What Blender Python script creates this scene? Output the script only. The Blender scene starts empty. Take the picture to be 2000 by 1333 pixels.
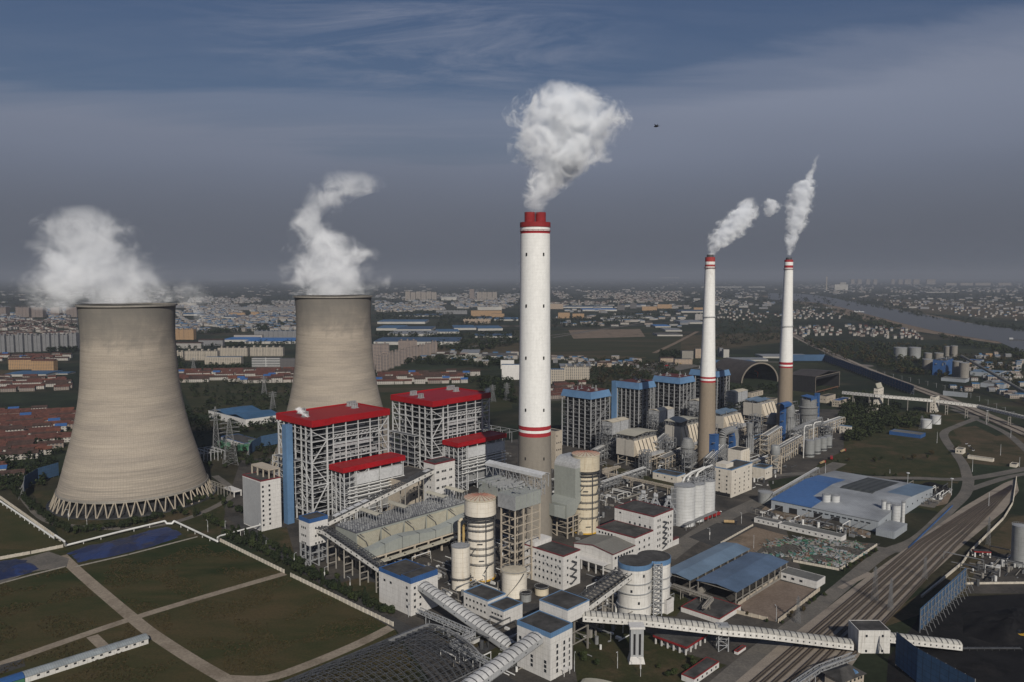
import bpy, bmesh, math, random
from mathutils import Vector, Matrix, noise
random.seed(7)
R=math.radians
sc=bpy.context.scene
# ---------- camera ----------
F=1556.;HC=200.;PT=math.atan(126.5/F)
cam=bpy.data.objects.new('camera',bpy.data.cameras.new('camera'));sc.collection.objects.link(cam)
cam.data.sensor_width=36.;cam.data.lens=F/2000*36
cam.location=(0,0,HC);cam.rotation_euler=(R(90)-PT,0,0)
cam.data.clip_start=1;cam.data.clip_end=120000
sc.camera=cam
# ---------- sky / sun / exposure ----------
SUN_EL=R(32.);SUN_AZ=R(11.5)      # sun behind the camera, a little to its right
w=bpy.data.worlds.new('World');sc.world=w;w.use_nodes=True
nt=w.node_tree;nt.nodes.clear()
def N(nt,t,**k):
    n=nt.nodes.new(t)
    for a,b in k.items():setattr(n,a,b)
    return n
out=N(nt,'ShaderNodeOutputWorld');bg=N(nt,'ShaderNodeBackground');bg.inputs[1].default_value=1.0
sky=N(nt,'ShaderNodeTexSky',sky_type='NISHITA');sky.sun_disc=False
sky.sun_elevation=SUN_EL;sky.sun_rotation=R(180)-SUN_AZ;sky.air_density=1.2;sky.dust_density=3.5
L=nt.links.new
tc=N(nt,'ShaderNodeTexCoord');sep=N(nt,'ShaderNodeSeparateXYZ');L(tc.outputs['Generated'],sep.inputs[0])
def vmath(nt,op,a,b=None):
    n=N(nt,'ShaderNodeVectorMath',operation=op)
    for i,v in enumerate((a,b)):
        if v is None:continue
        if hasattr(v,'is_output'):nt.links.new(v,n.inputs[i])
        else:n.inputs[i].default_value=v
    return n.outputs[0]
def fmath(nt,op,a,b=0.,c=0.,clamp=False):
    n=N(nt,'ShaderNodeMath',operation=op);n.use_clamp=clamp
    for i,v in enumerate((a,b,c)):
        if hasattr(v,'is_output'):nt.links.new(v,n.inputs[i])
        else:n.inputs[i].default_value=v
    return n.outputs[0]
def ramp(nt,fac,pts,interp='LINEAR'):
    n=N(nt,'ShaderNodeValToRGB');n.color_ramp.interpolation=interp
    nt.links.new(fac,n.inputs[0]);e=n.color_ramp.elements
    while len(e)<len(pts):e.new(.5)
    for i,(p,c) in enumerate(pts):
        e[i].position=p;e[i].color=(c[0],c[1],c[2],1) if hasattr(c,'__len__') else (c,c,c,1)
    return n.outputs[0]
def nz(nt,vec,scale,detail=4,rough=.55,dist=0.,dim='3D'):
    n=N(nt,'ShaderNodeTexNoise');n.inputs['Scale'].default_value=scale;n.inputs['Detail'].default_value=detail
    n.inputs['Roughness'].default_value=rough;n.inputs['Distortion'].default_value=dist
    nt.links.new(vec,n.inputs['Vector']);return n
def mixc(nt,f,a,b,mode='MIX'):
    n=N(nt,'ShaderNodeMix',data_type='RGBA',blend_type=mode)
    for s,v in ((n.inputs[0],f),(n.inputs[6],a),(n.inputs[7],b)):
        if hasattr(v,'is_output'):nt.links.new(v,s)
        elif hasattr(v,'__len__'):s.default_value=(v[0],v[1],v[2],1)
        else:s.default_value=v
    return n.outputs[2]
# direction on a flat cloud layer, so the clouds foreshorten towards the horizon as real ones do
el=fmath(nt,'MAXIMUM',sep.outputs[2],0.0)
zz=fmath(nt,'ADD',el,.12)
cx=fmath(nt,'DIVIDE',sep.outputs[0],zz);cy=fmath(nt,'DIVIDE',sep.outputs[1],zz)
cmb=N(nt,'ShaderNodeCombineXYZ');L(cx,cmb.inputs[0]);L(cy,cmb.inputs[1])
mp=N(nt,'ShaderNodeMapping');mp.inputs['Rotation'].default_value=(0,0,R(-28));mp.inputs['Scale'].default_value=(.42,1.5,1);L(cmb.outputs[0],mp.inputs[0])
n1=nz(nt,mp.outputs[0],.75,7,.62,.9);n2=nz(nt,cmb.outputs[0],.33,3,.5,.3)
mp2=N(nt,'ShaderNodeMapping');mp2.inputs['Rotation'].default_value=(0,0,R(20));mp2.inputs['Scale'].default_value=(1.2,3.4,1);mp2.inputs['Location'].default_value=(3.1,1.7,0);L(cmb.outputs[0],mp2.inputs[0])
n3=nz(nt,mp2.outputs[0],1.1,8,.68,1.4)
az=fmath(nt,'MULTIPLY',fmath(nt,'ARCTAN2',sep.outputs[0],sep.outputs[1]),57.3)
eld=fmath(nt,'MULTIPLY',fmath(nt,'ARCSINE',el),57.3)
# a milky veil of high cloud whose upper edge slopes up to the right, wisps of cirrus above it
edge=fmath(nt,'ADD',fmath(nt,'MULTIPLY',fmath(nt,'MAXIMUM',az,0.),.13),12.6)
pert=fmath(nt,'MULTIPLY',fmath(nt,'SUBTRACT',fmath(nt,'ADD',fmath(nt,'MULTIPLY',n1.outputs[0],.6),fmath(nt,'MULTIPLY',n2.outputs[0],.4)),.5),16.)
vl=fmath(nt,'DIVIDE',fmath(nt,'SUBTRACT',fmath(nt,'ADD',edge,pert),eld),4.5)
veil=ramp(nt,vl,[(0,0.),(.45,.5),(1.,.93)],'EASE')
dw=fmath(nt,'DIVIDE',fmath(nt,'ADD',az,6.),17.);dw2=fmath(nt,'DIVIDE',fmath(nt,'SUBTRACT',eld,16.),4.6)
win=fmath(nt,'SUBTRACT',1.,fmath(nt,'ADD',fmath(nt,'MULTIPLY',dw,dw),fmath(nt,'MULTIPLY',dw2,dw2)),clamp=True)
wsp=fmath(nt,'MULTIPLY',ramp(nt,n3.outputs[0],[(.42,0.),(.72,1.)]),fmath(nt,'ADD',fmath(nt,'MULTIPLY',win,.68),.10))
cl=fmath(nt,'MAXIMUM',veil,wsp)
blue=mixc(nt,.6,vmath(nt,'MULTIPLY',sky.outputs[0],(.045,.05,.055)),ramp(nt,el,[(0,(.07,.08,.11)),(.2,(.072,.105,.205)),(.4,(.026,.054,.150))]))
cloudc=ramp(nt,el,[(0,(.110,.120,.147)),(.05,(.132,.144,.178)),(.12,(.162,.184,.242)),(.2,(.212,.240,.315)),(.4,(.23,.26,.35))])
mot=ramp(nt,n2.outputs[0],[(.3,.93),(.7,1.07)])
cloudc=mixc(nt,1.,cloudc,mot,'MULTIPLY')
skyc=mixc(nt,cl,blue,cloudc)
low=ramp(nt,el,[(0,.9),(.05,.5),(.14,0)])
skyc=mixc(nt,low,skyc,(.105,.119,.150))
L(skyc,bg.inputs[0]);L(bg.outputs[0],out.inputs[0])
sd=bpy.data.lights.new('sun','SUN');sd.energy=3.8;sd.angle=R(.5);sd.color=(1,.93,.83)
so=bpy.data.objects.new('sun',sd);sc.collection.objects.link(so)
sunv=Vector((math.sin(SUN_AZ)*math.cos(SUN_EL),-math.cos(SUN_AZ)*math.cos(SUN_EL),math.sin(SUN_EL)))
so.rotation_euler=sunv.to_track_quat('Z','Y').to_euler()
so.location=(300,-800,900)
vs=sc.view_settings;vs.view_transform='Standard';vs.look='None';vs.gamma=1;vs.exposure=0.0;vs.use_curve_mapping=False
cy_=sc.cycles
cy_.use_denoising=True;cy_.max_bounces=10;cy_.diffuse_bounces=2;cy_.glossy_bounces=2;cy_.volume_bounces=8;cy_.transparent_max_bounces=8
cy_.volume_max_steps=256;cy_.caustics_reflective=False;cy_.caustics_refractive=False
# ---------- helpers: photograph geometry -> metres ----------
def G(px,py,z=0.):
    u=(px-1000)/F;v=(666.5-py)/F
    dy=math.cos(PT)+v*math.sin(PT);dz=-math.sin(PT)+v*math.cos(PT)
    t=(z-HC)/dz
    return (u*t,dy*t)
def PXL(x,y,z):
    zc=z-HC;f=y*math.cos(PT)-zc*math.sin(PT);u=y*math.sin(PT)+zc*math.cos(PT)
    return (1000+F*x/f,666.5-F*u/f)
def ZAT(x,y,py):
    v=(666.5-py)/F
    return HC+y*(v*math.cos(PT)-math.sin(PT))/(math.cos(PT)+v*math.sin(PT))
TH=R(46.5);EB=(math.cos(TH),math.sin(TH));EA=(math.sin(TH),-math.cos(TH))   # site grid
def ext(x,y,z,px,d):
    # length to go from x,y along d until the point stands at picture column px
    lo,hi=0.,900.
    s=1 if PXL(x+d[0]*5,y+d[1]*5,z)[0]>PXL(x,y,z)[0] else -1
    for _ in range(50):
        m=(lo+hi)/2;q=PXL(x+d[0]*m,y+d[1]*m,z)[0]
        if (q-px)*s<0:lo=m
        else:hi=m
    return lo
# ---------- helpers: objects ----------
C=sc.collection
def tag(o,label=None,cat=None,group=None,kind=None):
    if label:o['label']=label
    if cat:o['category']=cat
    if group:o['group']=group
    if kind:o['kind']=kind
    return o
def empty(name,loc,rz,label,cat,group=None):
    o=bpy.data.objects.new(name,None);C.objects.link(o);o.location=loc;o.rotation_euler=(0,0,rz);o.empty_display_size=1
    return tag(o,label,cat,group)
def link(name,me,parent=None,loc=(0,0,0),rz=0):
    o=bpy.data.objects.new(name,me);C.objects.link(o);o.location=loc;o.rotation_euler=(0,0,rz)
    if parent:o.parent=parent
    return o
def dup(root,loc,rz,label=None,group=None,scale=None):
    r=root.copy();C.objects.link(r);r.location=loc;r.rotation_euler=(0,0,rz)
    if label:r['label']=label
    if group:r['group']=group
    if scale:r.scale=scale
    for ch in root.children:
        c=ch.copy();C.objects.link(c);c.parent=r
        for g in ch.children:
            d=g.copy();C.objects.link(d);d.parent=c
    return r
class MB:
    def __init__(s):s.v=[];s.f=[];s.sm=False
    def quad(s,a,b,c,d):
        n=len(s.v);s.v+=[a,b,c,d];s.f.append((n,n+1,n+2,n+3));return s
    def poly(s,pts):
        n=len(s.v);s.v+=list(pts);s.f.append(tuple(range(n,n+len(pts))));return s
    def hexa(s,p):          # 8 corners, bottom 4 then top 4
        n=len(s.v);s.v+=list(p)
        s.f+=[tuple(n+i for i in f) for f in ((0,3,2,1),(4,5,6,7),(0,1,5,4),(1,2,6,5),(2,3,7,6),(3,0,4,7))];return s
    def box(s,x0,x1,y0,y1,z0,z1):
        return s.hexa([(x0,y0,z0),(x1,y0,z0),(x1,y1,z0),(x0,y1,z0),(x0,y0,z1),(x1,y0,z1),(x1,y1,z1),(x0,y1,z1)])
    def bar(s,a,b,w,h=None):
        h=h or w;a=Vector(a);b=Vector(b);d=b-a
        if d.length<1e-6:return s
        d.normalize();up=Vector((0,0,1)) if abs(d.z)<.95 else Vector((0,1,0))
        sx=d.cross(up).normalized()*(w/2);sy=sx.cross(d).normalized()*(h/2)
        P=[a-sx-sy,a+sx-sy,b+sx-sy,b-sx-sy,a-sx+sy,a+sx+sy,b+sx+sy,b-sx+sy]
        return s.hexa([tuple(p) for p in P])
    def tube(s,a,b,r,n=10,r2=None,cap=True):
        r2=r if r2 is None else r2
        a=Vector(a);b=Vector(b);d=(b-a).normalized();up=Vector((0,0,1)) if abs(d.z)<.95 else Vector((0,1,0))
        sx=d.cross(up).normalized();sy=sx.cross(d);k=len(s.v)
        for p,rr in ((a,r),(b,r2)):
            for i in range(n):
                t=2*math.pi*i/n;s.v.append(tuple(p+sx*rr*math.cos(t)+sy*rr*math.sin(t)))
        for i in range(n):
            j=(i+1)%n;s.f.append((k+i,k+j,k+n+j,k+n+i))
        if cap:s.f.append(tuple(range(k,k+n))[::-1]);s.f.append(tuple(range(k+n,k+2*n)))
        return s
    def path(s,pts,r,n=8):
        for a,b in zip(pts,pts[1:]):s.tube(a,b,r,n)
        return s
    def lathe(s,prof,cx=0,cy=0,n=32,a0=0,a1=2*math.pi,caps=True):
        k=len(s.v);full=abs(a1-a0-2*math.pi)<1e-6;m=n if full else n+1
        for r,z in prof:
            for i in range(m):
                t=a0+(a1-a0)*i/n;s.v.append((cx+r*math.cos(t),cy+r*math.sin(t),z))
        for j in range(len(prof)-1):
            for i in range(n):
                q=(i+1)%m;s.f.append((k+j*m+i,k+j*m+q,k+(j+1)*m+q,k+(j+1)*m+i))
        if caps and full:
            if prof[0][0]>.01:s.f.append(tuple(range(k,k+m))[::-1])
            if prof[-1][0]>.01:e=k+(len(prof)-1)*m;s.f.append(tuple(range(e,e+m)))
        return s
    def prism(s,poly,z0,z1):
        n=len(poly);k=len(s.v)
        s.v+=[(p[0],p[1],z0) for p in poly]+[(p[0],p[1],z1) for p in poly]
        s.f.append(tuple(range(k,k+n))[::-1]);s.f.append(tuple(range(k+n,k+2*n)))
        for i in range(n):j=(i+1)%n;s.f.append((k+i,k+j,k+n+j,k+n+i))
        return s
    def mesh(s,name,m,smooth=False):
        me=bpy.data.meshes.new(name);me.from_pydata([tuple(v) for v in s.v],[],s.f)
        for x in (m if isinstance(m,(list,tuple)) else [m]):me.materials.append(x)
        if smooth:me.polygons.foreach_set('use_smooth',[True]*len(me.polygons));
        me.update();return me
    def build(s,name,m,parent=None,smooth=False,loc=(0,0,0),rz=0):
        me=s.mesh(name,m,smooth)
        if smooth:
            try:me.set_sharp_from_angle(angle=R(35))
            except Exception:pass
        return link(name,me,parent,loc,rz)
# ---------- materials ----------
M={}
def mat(name,col,var=.18,scale=.25,streak=0.,dirt=(.12,.10,.08),rough=.8,lines=None,metal=0.,big=.15,bigs=.02,bump=0.,seams=None,rust=0.):
    m=bpy.data.materials.new(name);m.use_nodes=True;nt=m.node_tree;b=nt.nodes['Principled BSDF'];L=nt.links.new
    b.inputs['Roughness'].default_value=rough;b.inputs['Metallic'].default_value=metal;b.inputs['Specular IOR Level'].default_value=.3
    tc=N(nt,'ShaderNodeTexCoord');co=tc.outputs['Object']
    f=nz(nt,co,scale,5,.65).outputs[0]
    c=mixc(nt,1.,col,ramp(nt,f,[(.25,1-var*1.6),(.75,1+var)]),'MULTIPLY')
    if big:
        g=nz(nt,co,bigs,3,.5).outputs[0]
        c=mixc(nt,1.,c,ramp(nt,g,[(.3,1-big*1.4),(.7,1+big)]),'MULTIPLY')
    if streak:
        mp=N(nt,'ShaderNodeMapping');mp.inputs['Scale'].default_value=(1.1,1.1,.07);L(co,mp.inputs[0])
        s_=nz(nt,mp.outputs[0],.9,5,.7).outputs[0]
        c=mixc(nt,fmath(nt,'MULTIPLY',ramp(nt,s_,[(.50,0.),(.72,1.)]),streak),c,dirt)
    if rust:
        r_=nz(nt,co,.35,6,.75).outputs[0]
        c=mixc(nt,fmath(nt,'MULTIPLY',ramp(nt,r_,[(.52,0.),(.7,1.)]),rust),c,(.16,.07,.03))
    sp=None
    if lines or seams:
        sp=N(nt,'ShaderNodeSeparateXYZ');L(co,sp.inputs[0])
    if lines:
        ax,per,dark=lines
        v=sp.outputs['XYZ'.index(ax)] if ax in 'XYZ' else fmath(nt,'ADD',sp.outputs[0],sp.outputs[1])
        t=fmath(nt,'FRACT',fmath(nt,'DIVIDE',v,per))
        k=ramp(nt,t,[(0,1-dark),(.25,1.),(.6,1.),(1.,1-dark)])
        c=mixc(nt,1.,c,k,'MULTIPLY')
    if seams:
        for ax,per,wd,dark in seams:
            v=sp.outputs['XYZ'.index(ax)] if ax in 'XYZ' else fmath(nt,'ADD',sp.outputs[0],sp.outputs[1])
            t=fmath(nt,'FRACT',fmath(nt,'ADD',fmath(nt,'DIVIDE',v,per),.137))
            k=fmath(nt,'LESS_THAN',t,wd/per)
            c=mixc(nt,fmath(nt,'MULTIPLY',k,dark),c,(.03,.03,.03))
    L(c,b.inputs['Base Color'])
    if bump:
        bp=N(nt,'ShaderNodeBump');bp.inputs['Strength'].default_value=bump;bp.inputs['Distance'].default_value=.3
        L(nz(nt,co,scale*4,4,.6).outputs[0],bp.inputs['Height']);L(bp.outputs[0],b.inputs['Normal'])
    M[name]=m;return m
mat('white_wall',(.60,.59,.57),.08,.5,.5,(.30,.28,.26),.7,seams=[('Z',3.2,.12,.35),('S',6.,.10,.25)],big=.08)
mat('cream_wall',(.62,.57,.48),.08,.5,.35,(.25,.20,.14),.7,seams=[('Z',3.,.12,.3)],big=.1)
mat('beige_wall',(.42,.37,.30),.12,.5,.35,(.16,.13,.1),.8)
mat('grey_clad',(.36,.37,.38),.08,.4,.2,(.2,.2,.2),.6,lines=('S',1.6,.15))
mat('green_clad',(.29,.31,.29),.08,.4,.2,(.2,.19,.16),.6,lines=('S',1.4,.12))
mat('concrete',(.24,.225,.20),.15,.4,.35,(.1,.09,.08),.9)
mat('brown_concrete',(.27,.215,.155),.1,.4,.1,(.12,.09,.07),.9,seams=[('Z',1.9,.2,.18)])
mat('tar_roof',(.060,.058,.055),.35,.25,0,rough=.9,big=.3,bigs=.1)
mat('grey_roof',(.15,.15,.14),.2,.3,0,rough=.8,lines=('X',1.5,.2),big=.2)
mat('blue_roof',(.13,.19,.26),.08,.3,0,rough=.5,lines=('X',1.2,.14),big=.15,bigs=.05)
mat('bright_blue',(.035,.10,.26),.12,.3,.15,(.03,.05,.1),.5,lines=('S',1.5,.12))
mat('pale_blue',(.11,.21,.36),.08,.3,.15,(.08,.12,.2),.5,lines=('S',1.5,.1))
mat('red_roof',(.27,.007,.010),.12,.3,0,rough=.55,lines=('Y',2.0,.10),big=.10)
mat('red_clad',(.34,.006,.011),.08,.3,.3,(.15,.01,.01),.55,lines=('S',1.,.12))
mat('red_trim',(.14,.025,.03),.15,.3,0)
mat('red_paint',(.22,.016,.018),.15,.3,.2,(.1,.02,.02))
mat('dark_red',(.10,.025,.022),.3,.3,0)
mat('steel_white',(.50,.51,.515),.15,.5,.1,(.3,.25,.2),.6)
mat('steel_grey',(.30,.31,.32),.2,.5,.1,(.15,.12,.1),.6)
mat('steel_dark',(.07,.073,.078),.25,.5,0,rough=.6)
mat('void',(.018,.018,.02),.3,.3,0,rough=.95)
mat('deck',(.10,.105,.12),.3,.6,0,rough=.9)
mat('glass',(.02,.024,.03),.2,.3,0,rough=.25)
mat('tank_white',(.66,.62,.54),.06,.3,.45,(.34,.25,.14),.5,seams=[('Z',3.1,.14,.35)],big=.1)
mat('tank_cream',(.56,.50,.38),.08,.3,.5,(.28,.19,.10),.5,seams=[('Z',4.,.14,.35)],big=.12)
mat('tank_grey',(.25,.26,.26),.1,.3,.4,(.12,.10,.08),.5,seams=[('Z',3.,.14,.35)])
mat('cream_roof',(.50,.45,.35),.1,.4,0,(.2,.1,.05),.7,seams=[('S',4.,.15,.3)],rust=.25)
mat('canopy',(.40,.38,.31),.08,.4,0,rough=.7,lines=('X',1.5,.12))
mat('insul',(.38,.39,.40),.2,.4,.1,(.2,.15,.1),.4,seams=[('S',2.5,.15,.3),('Z',2.5,.15,.3)])
mat('duct_grey',(.22,.225,.225),.15,.3,.3,(.10,.09,.08),.55,seams=[('Z',2.2,.15,.5),('S',2.6,.12,.35)])
mat('hopper',(.60,.53,.42),.12,.3,.3,(.3,.18,.1),.7,rust=.3)
mat('pipe_white',(.62,.62,.60),.1,.3,.15,(.3,.25,.2),.6)
mat('pipe_yellow',(.42,.30,.12),.2,.3,.15,(.2,.12,.05),.6)
mat('blue_net',(.045,.10,.19),.15,.3,.3,(.03,.05,.09),.8,seams=[('Z',3.,.25,.5),('S',3.,.25,.5)])
mat('green_tank',(.05,.16,.09),.15,.3,.2)
mat('orange',(.55,.08,.02),.15,.3,.2)
mat('yellow',(.5,.3,.03),.15,.3,.2)
mat('dark_tarp',(.02,.035,.10),.5,.15,0,rough=.6,big=.5,bigs=.05)
mat('rail_steel',(.045,.032,.027),.2,.3,0,rough=.5)
mat('white_dirty',(.60,.59,.56),.1,.5,.75,(.26,.24,.21),.7,seams=[('Z',3.2,.1,.3)],big=.12)
mat('pale_clad',(.33,.36,.39),.08,.4,.15,(.2,.2,.2),.6,lines=('S',1.4,.12))
mat('pale_roof',(.27,.285,.30),.1,.2,0,rough=.6,lines=('Y',1.6,.12),big=.25,bigs=.03)
mat('blue_bright_roof',(.055,.13,.30),.12,.3,0,rough=.5,lines=('Y',1.6,.12))
mat('skylight',(.07,.075,.07),.3,.4,0,rough=.6,lines=('Y',6.,.5))
mat('blue_roof2',(.085,.13,.20),.1,.3,0,rough=.5,lines=('X',1.2,.14),big=.2,bigs=.05)
mat('grey_roof2',(.19,.185,.165),.1,.4,0,rough=.7,lines=('Y',1.5,.15),big=.1)
mat('silo_white2',(.52,.53,.53),.08,.3,.25,(.2,.18,.15),.5,seams=[('Z',2.5,.14,.5)])
mat('silo_white',(.62,.61,.58),.08,.3,.55,(.26,.23,.20),.6,seams=[('Z',7.,.2,.3)],big=.1)
mat('sleepers',(.14,.118,.095),.3,.8,0,rough=.95)
mat('wall_white',(.50,.46,.39),.15,.6,.5,(.25,.22,.18),.8)
mat('hut_roof',(.27,.30,.31),.2,.3,0,rough=.6,lines=('X',1.1,.2),rust=.2)
mat('rust',(.14,.07,.04),.3,.4);mat('tarp2',(.06,.15,.14),.3,.4)
mat('steel_mid',(.20,.205,.21),.2,.5,.1,(.12,.09,.07),.6)
mat('furnace',(.045,.045,.048),.4,.15,.2,rough=.9)
mat('steel_col',(.36,.365,.37),.15,.5,.2,(.15,.12,.1),.6)
mat('cream_clad',(.44,.415,.37),.08,.3,.25,(.22,.17,.12),.7,lines=('S',1.2,.08))
mat('white_warm',(.60,.56,.49),.08,.4,.45,(.30,.24,.17),.7,seams=[('Z',3.2,.1,.25)],big=.08)
mat('dome_roof',(.055,.048,.045),.25,.1,.1,rough=.8,lines=('Y',4.,.25))
mat('arch_rim',(.20,.175,.145),.15,.3,.2)
def facade(name,col,win=(.05,.055,.065),fx=3.4,fz=3.1,wx=.5,wz=.5,var=.1,band=False):
    m=bpy.data.materials.new(name);m.use_nodes=True;nt=m.node_tree;b=nt.nodes['Principled BSDF'];L=nt.links.new;b.inputs['Roughness'].default_value=.7
    co=N(nt,'ShaderNodeTexCoord').outputs['Object'];sp=N(nt,'ShaderNodeSeparateXYZ');L(co,sp.inputs[0])
    u=fmath(nt,'FRACT',fmath(nt,'DIVIDE',fmath(nt,'ADD',sp.outputs[0],sp.outputs[1]),fx));v=fmath(nt,'FRACT',fmath(nt,'DIVIDE',sp.outputs[2],fz))
    k=fmath(nt,'MULTIPLY',fmath(nt,'LESS_THAN',fmath(nt,'ABSOLUTE',fmath(nt,'SUBTRACT',u,.5)),wx/2),fmath(nt,'LESS_THAN',fmath(nt,'ABSOLUTE',fmath(nt,'SUBTRACT',v,.55)),wz/2))
    geo=N(nt,'ShaderNodeNewGeometry');sn=N(nt,'ShaderNodeSeparateXYZ');L(geo.outputs['Normal'],sn.inputs[0])
    k=fmath(nt,'MULTIPLY',k,fmath(nt,'LESS_THAN',fmath(nt,'ABSOLUTE',sn.outputs[2]),.5))
    c=mixc(nt,1.,col,ramp(nt,nz(nt,co,.15,4,.6).outputs[0],[(.3,1-var),(.7,1+var)]),'MULTIPLY')
    L(mixc(nt,k,c,win),b.inputs['Base Color']);M[name]=m
facade('f_white',(.32,.305,.285));facade('f_grey',(.20,.20,.205),fx=2.6,wx=.55,wz=.6);facade('f_cream',(.36,.32,.26),fx=4.,wx=.55)
facade('f_orange',(.34,.21,.10),fx=3.6);facade('f_brown',(.21,.165,.14),fx=3.,wx=.6,wz=.55);facade('f_tan',(.34,.26,.19),fx=3.2)
facade('f_dark',(.09,.085,.085),fx=3.,win=(.03,.03,.035));facade('f_strip',(.42,.42,.41),fx=60,wx=.97,wz=.55,fz=3.6,win=(.02,.025,.03));facade('f_house',(.34,.32,.29),fx=3.6,wx=.4,wz=.45,fz=3.1,win=(.06,.06,.065))
facade('f_house2',(.20,.165,.14),fx=3.9,wx=.45,wz=.5,fz=3.1)
mat('tile_red',(.098,.040,.030),.25,.3,0,rough=.85,lines=('Y',1.3,.25),big=.35,bigs=.08)
mat('tile_brown',(.06,.036,.029),.3,.3,0,rough=.9,lines=('Y',1.3,.2),big=.35,bigs=.08)
mat('tile_orange',(.12,.045,.028),.2,.3,0,rough=.85,lines=('Y',1.3,.2),big=.3,bigs=.08)
mat('tile_grey',(.09,.088,.085),.3,.3,0,rough=.9,big=.3,bigs=.08)
mat('wh_blue',(.045,.11,.20),.15,.1,0,rough=.5,lines=('X',3.,.12));mat('wh_deep',(.035,.07,.125),.15,.1,0,rough=.5,lines=('X',4.,.15));mat('wh_pale',(.20,.21,.22),.15,.1,0,rough=.6)
mat('wh_wall',(.38,.37,.345),.08,.2,.15);mat('gable_wall',(.33,.30,.27),.12,.3,.2)
mat('bark',(.05,.04,.03),.3,1.);mat('car_white',(.6,.6,.6),.05,rough=.3);mat('car_red',(.3,.02,.02),.1,rough=.4);mat('car_dark',(.03,.03,.035),.1,rough=.3);mat('tyre',(.015,.015,.015),.1)
mat('tanker',(.38,.27,.14),.2,.5,.2)
def leafmat(name,c1,c2):
    m=bpy.data.materials.new(name);m.use_nodes=True;nt=m.node_tree;b=nt.nodes['Principled BSDF'];L=nt.links.new;b.inputs['Roughness'].default_value=.75;b.inputs['Specular IOR Level'].default_value=.1
    co=N(nt,'ShaderNodeTexCoord').outputs['Object'];oi=N(nt,'ShaderNodeObjectInfo')
    f=nz(nt,co,.28,4,.8).outputs[0];f=fmath(nt,'ADD',fmath(nt,'MULTIPLY',f,.8),fmath(nt,'MULTIPLY',oi.outputs['Random'],.25))
    L(mixc(nt,ramp(nt,f,[(.35,0),(.75,1)]),c1,c2),b.inputs['Base Color']);M[name]=m
leafmat('leaf',(.020,.030,.012),(.045,.055,.020));leafmat('leaf_dark',(.013,.020,.010),(.030,.038,.016));leafmat('leaf_brown',(.035,.028,.014),(.065,.05,.022))
facade('f_tan2',(.27,.235,.20),fx=4.,wx=.5,wz=.5);mat('wh_bright',(.04,.15,.38),.12,.1,0,rough=.5,lines=('X',3.,.12))
mat('gallery_roof',(.40,.39,.355),.12,.5,.1,rough=.6,big=.12,bigs=.05)
mat('steel_dk2',(.075,.08,.09),.25,.5,0,rough=.5)
mat('furnace2',(.20,.205,.21),.3,.3,.2,(.08,.07,.06),.6,seams=[('Z',4.,.4,.6),('S',5.,.3,.5)])
mat('pale_sheet',(.46,.46,.45),.1,.5,.1,rough=.6,big=.12,bigs=.05)
mat('steel_dk3',(.12,.122,.125),.25,.5,0,rough=.6)
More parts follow.
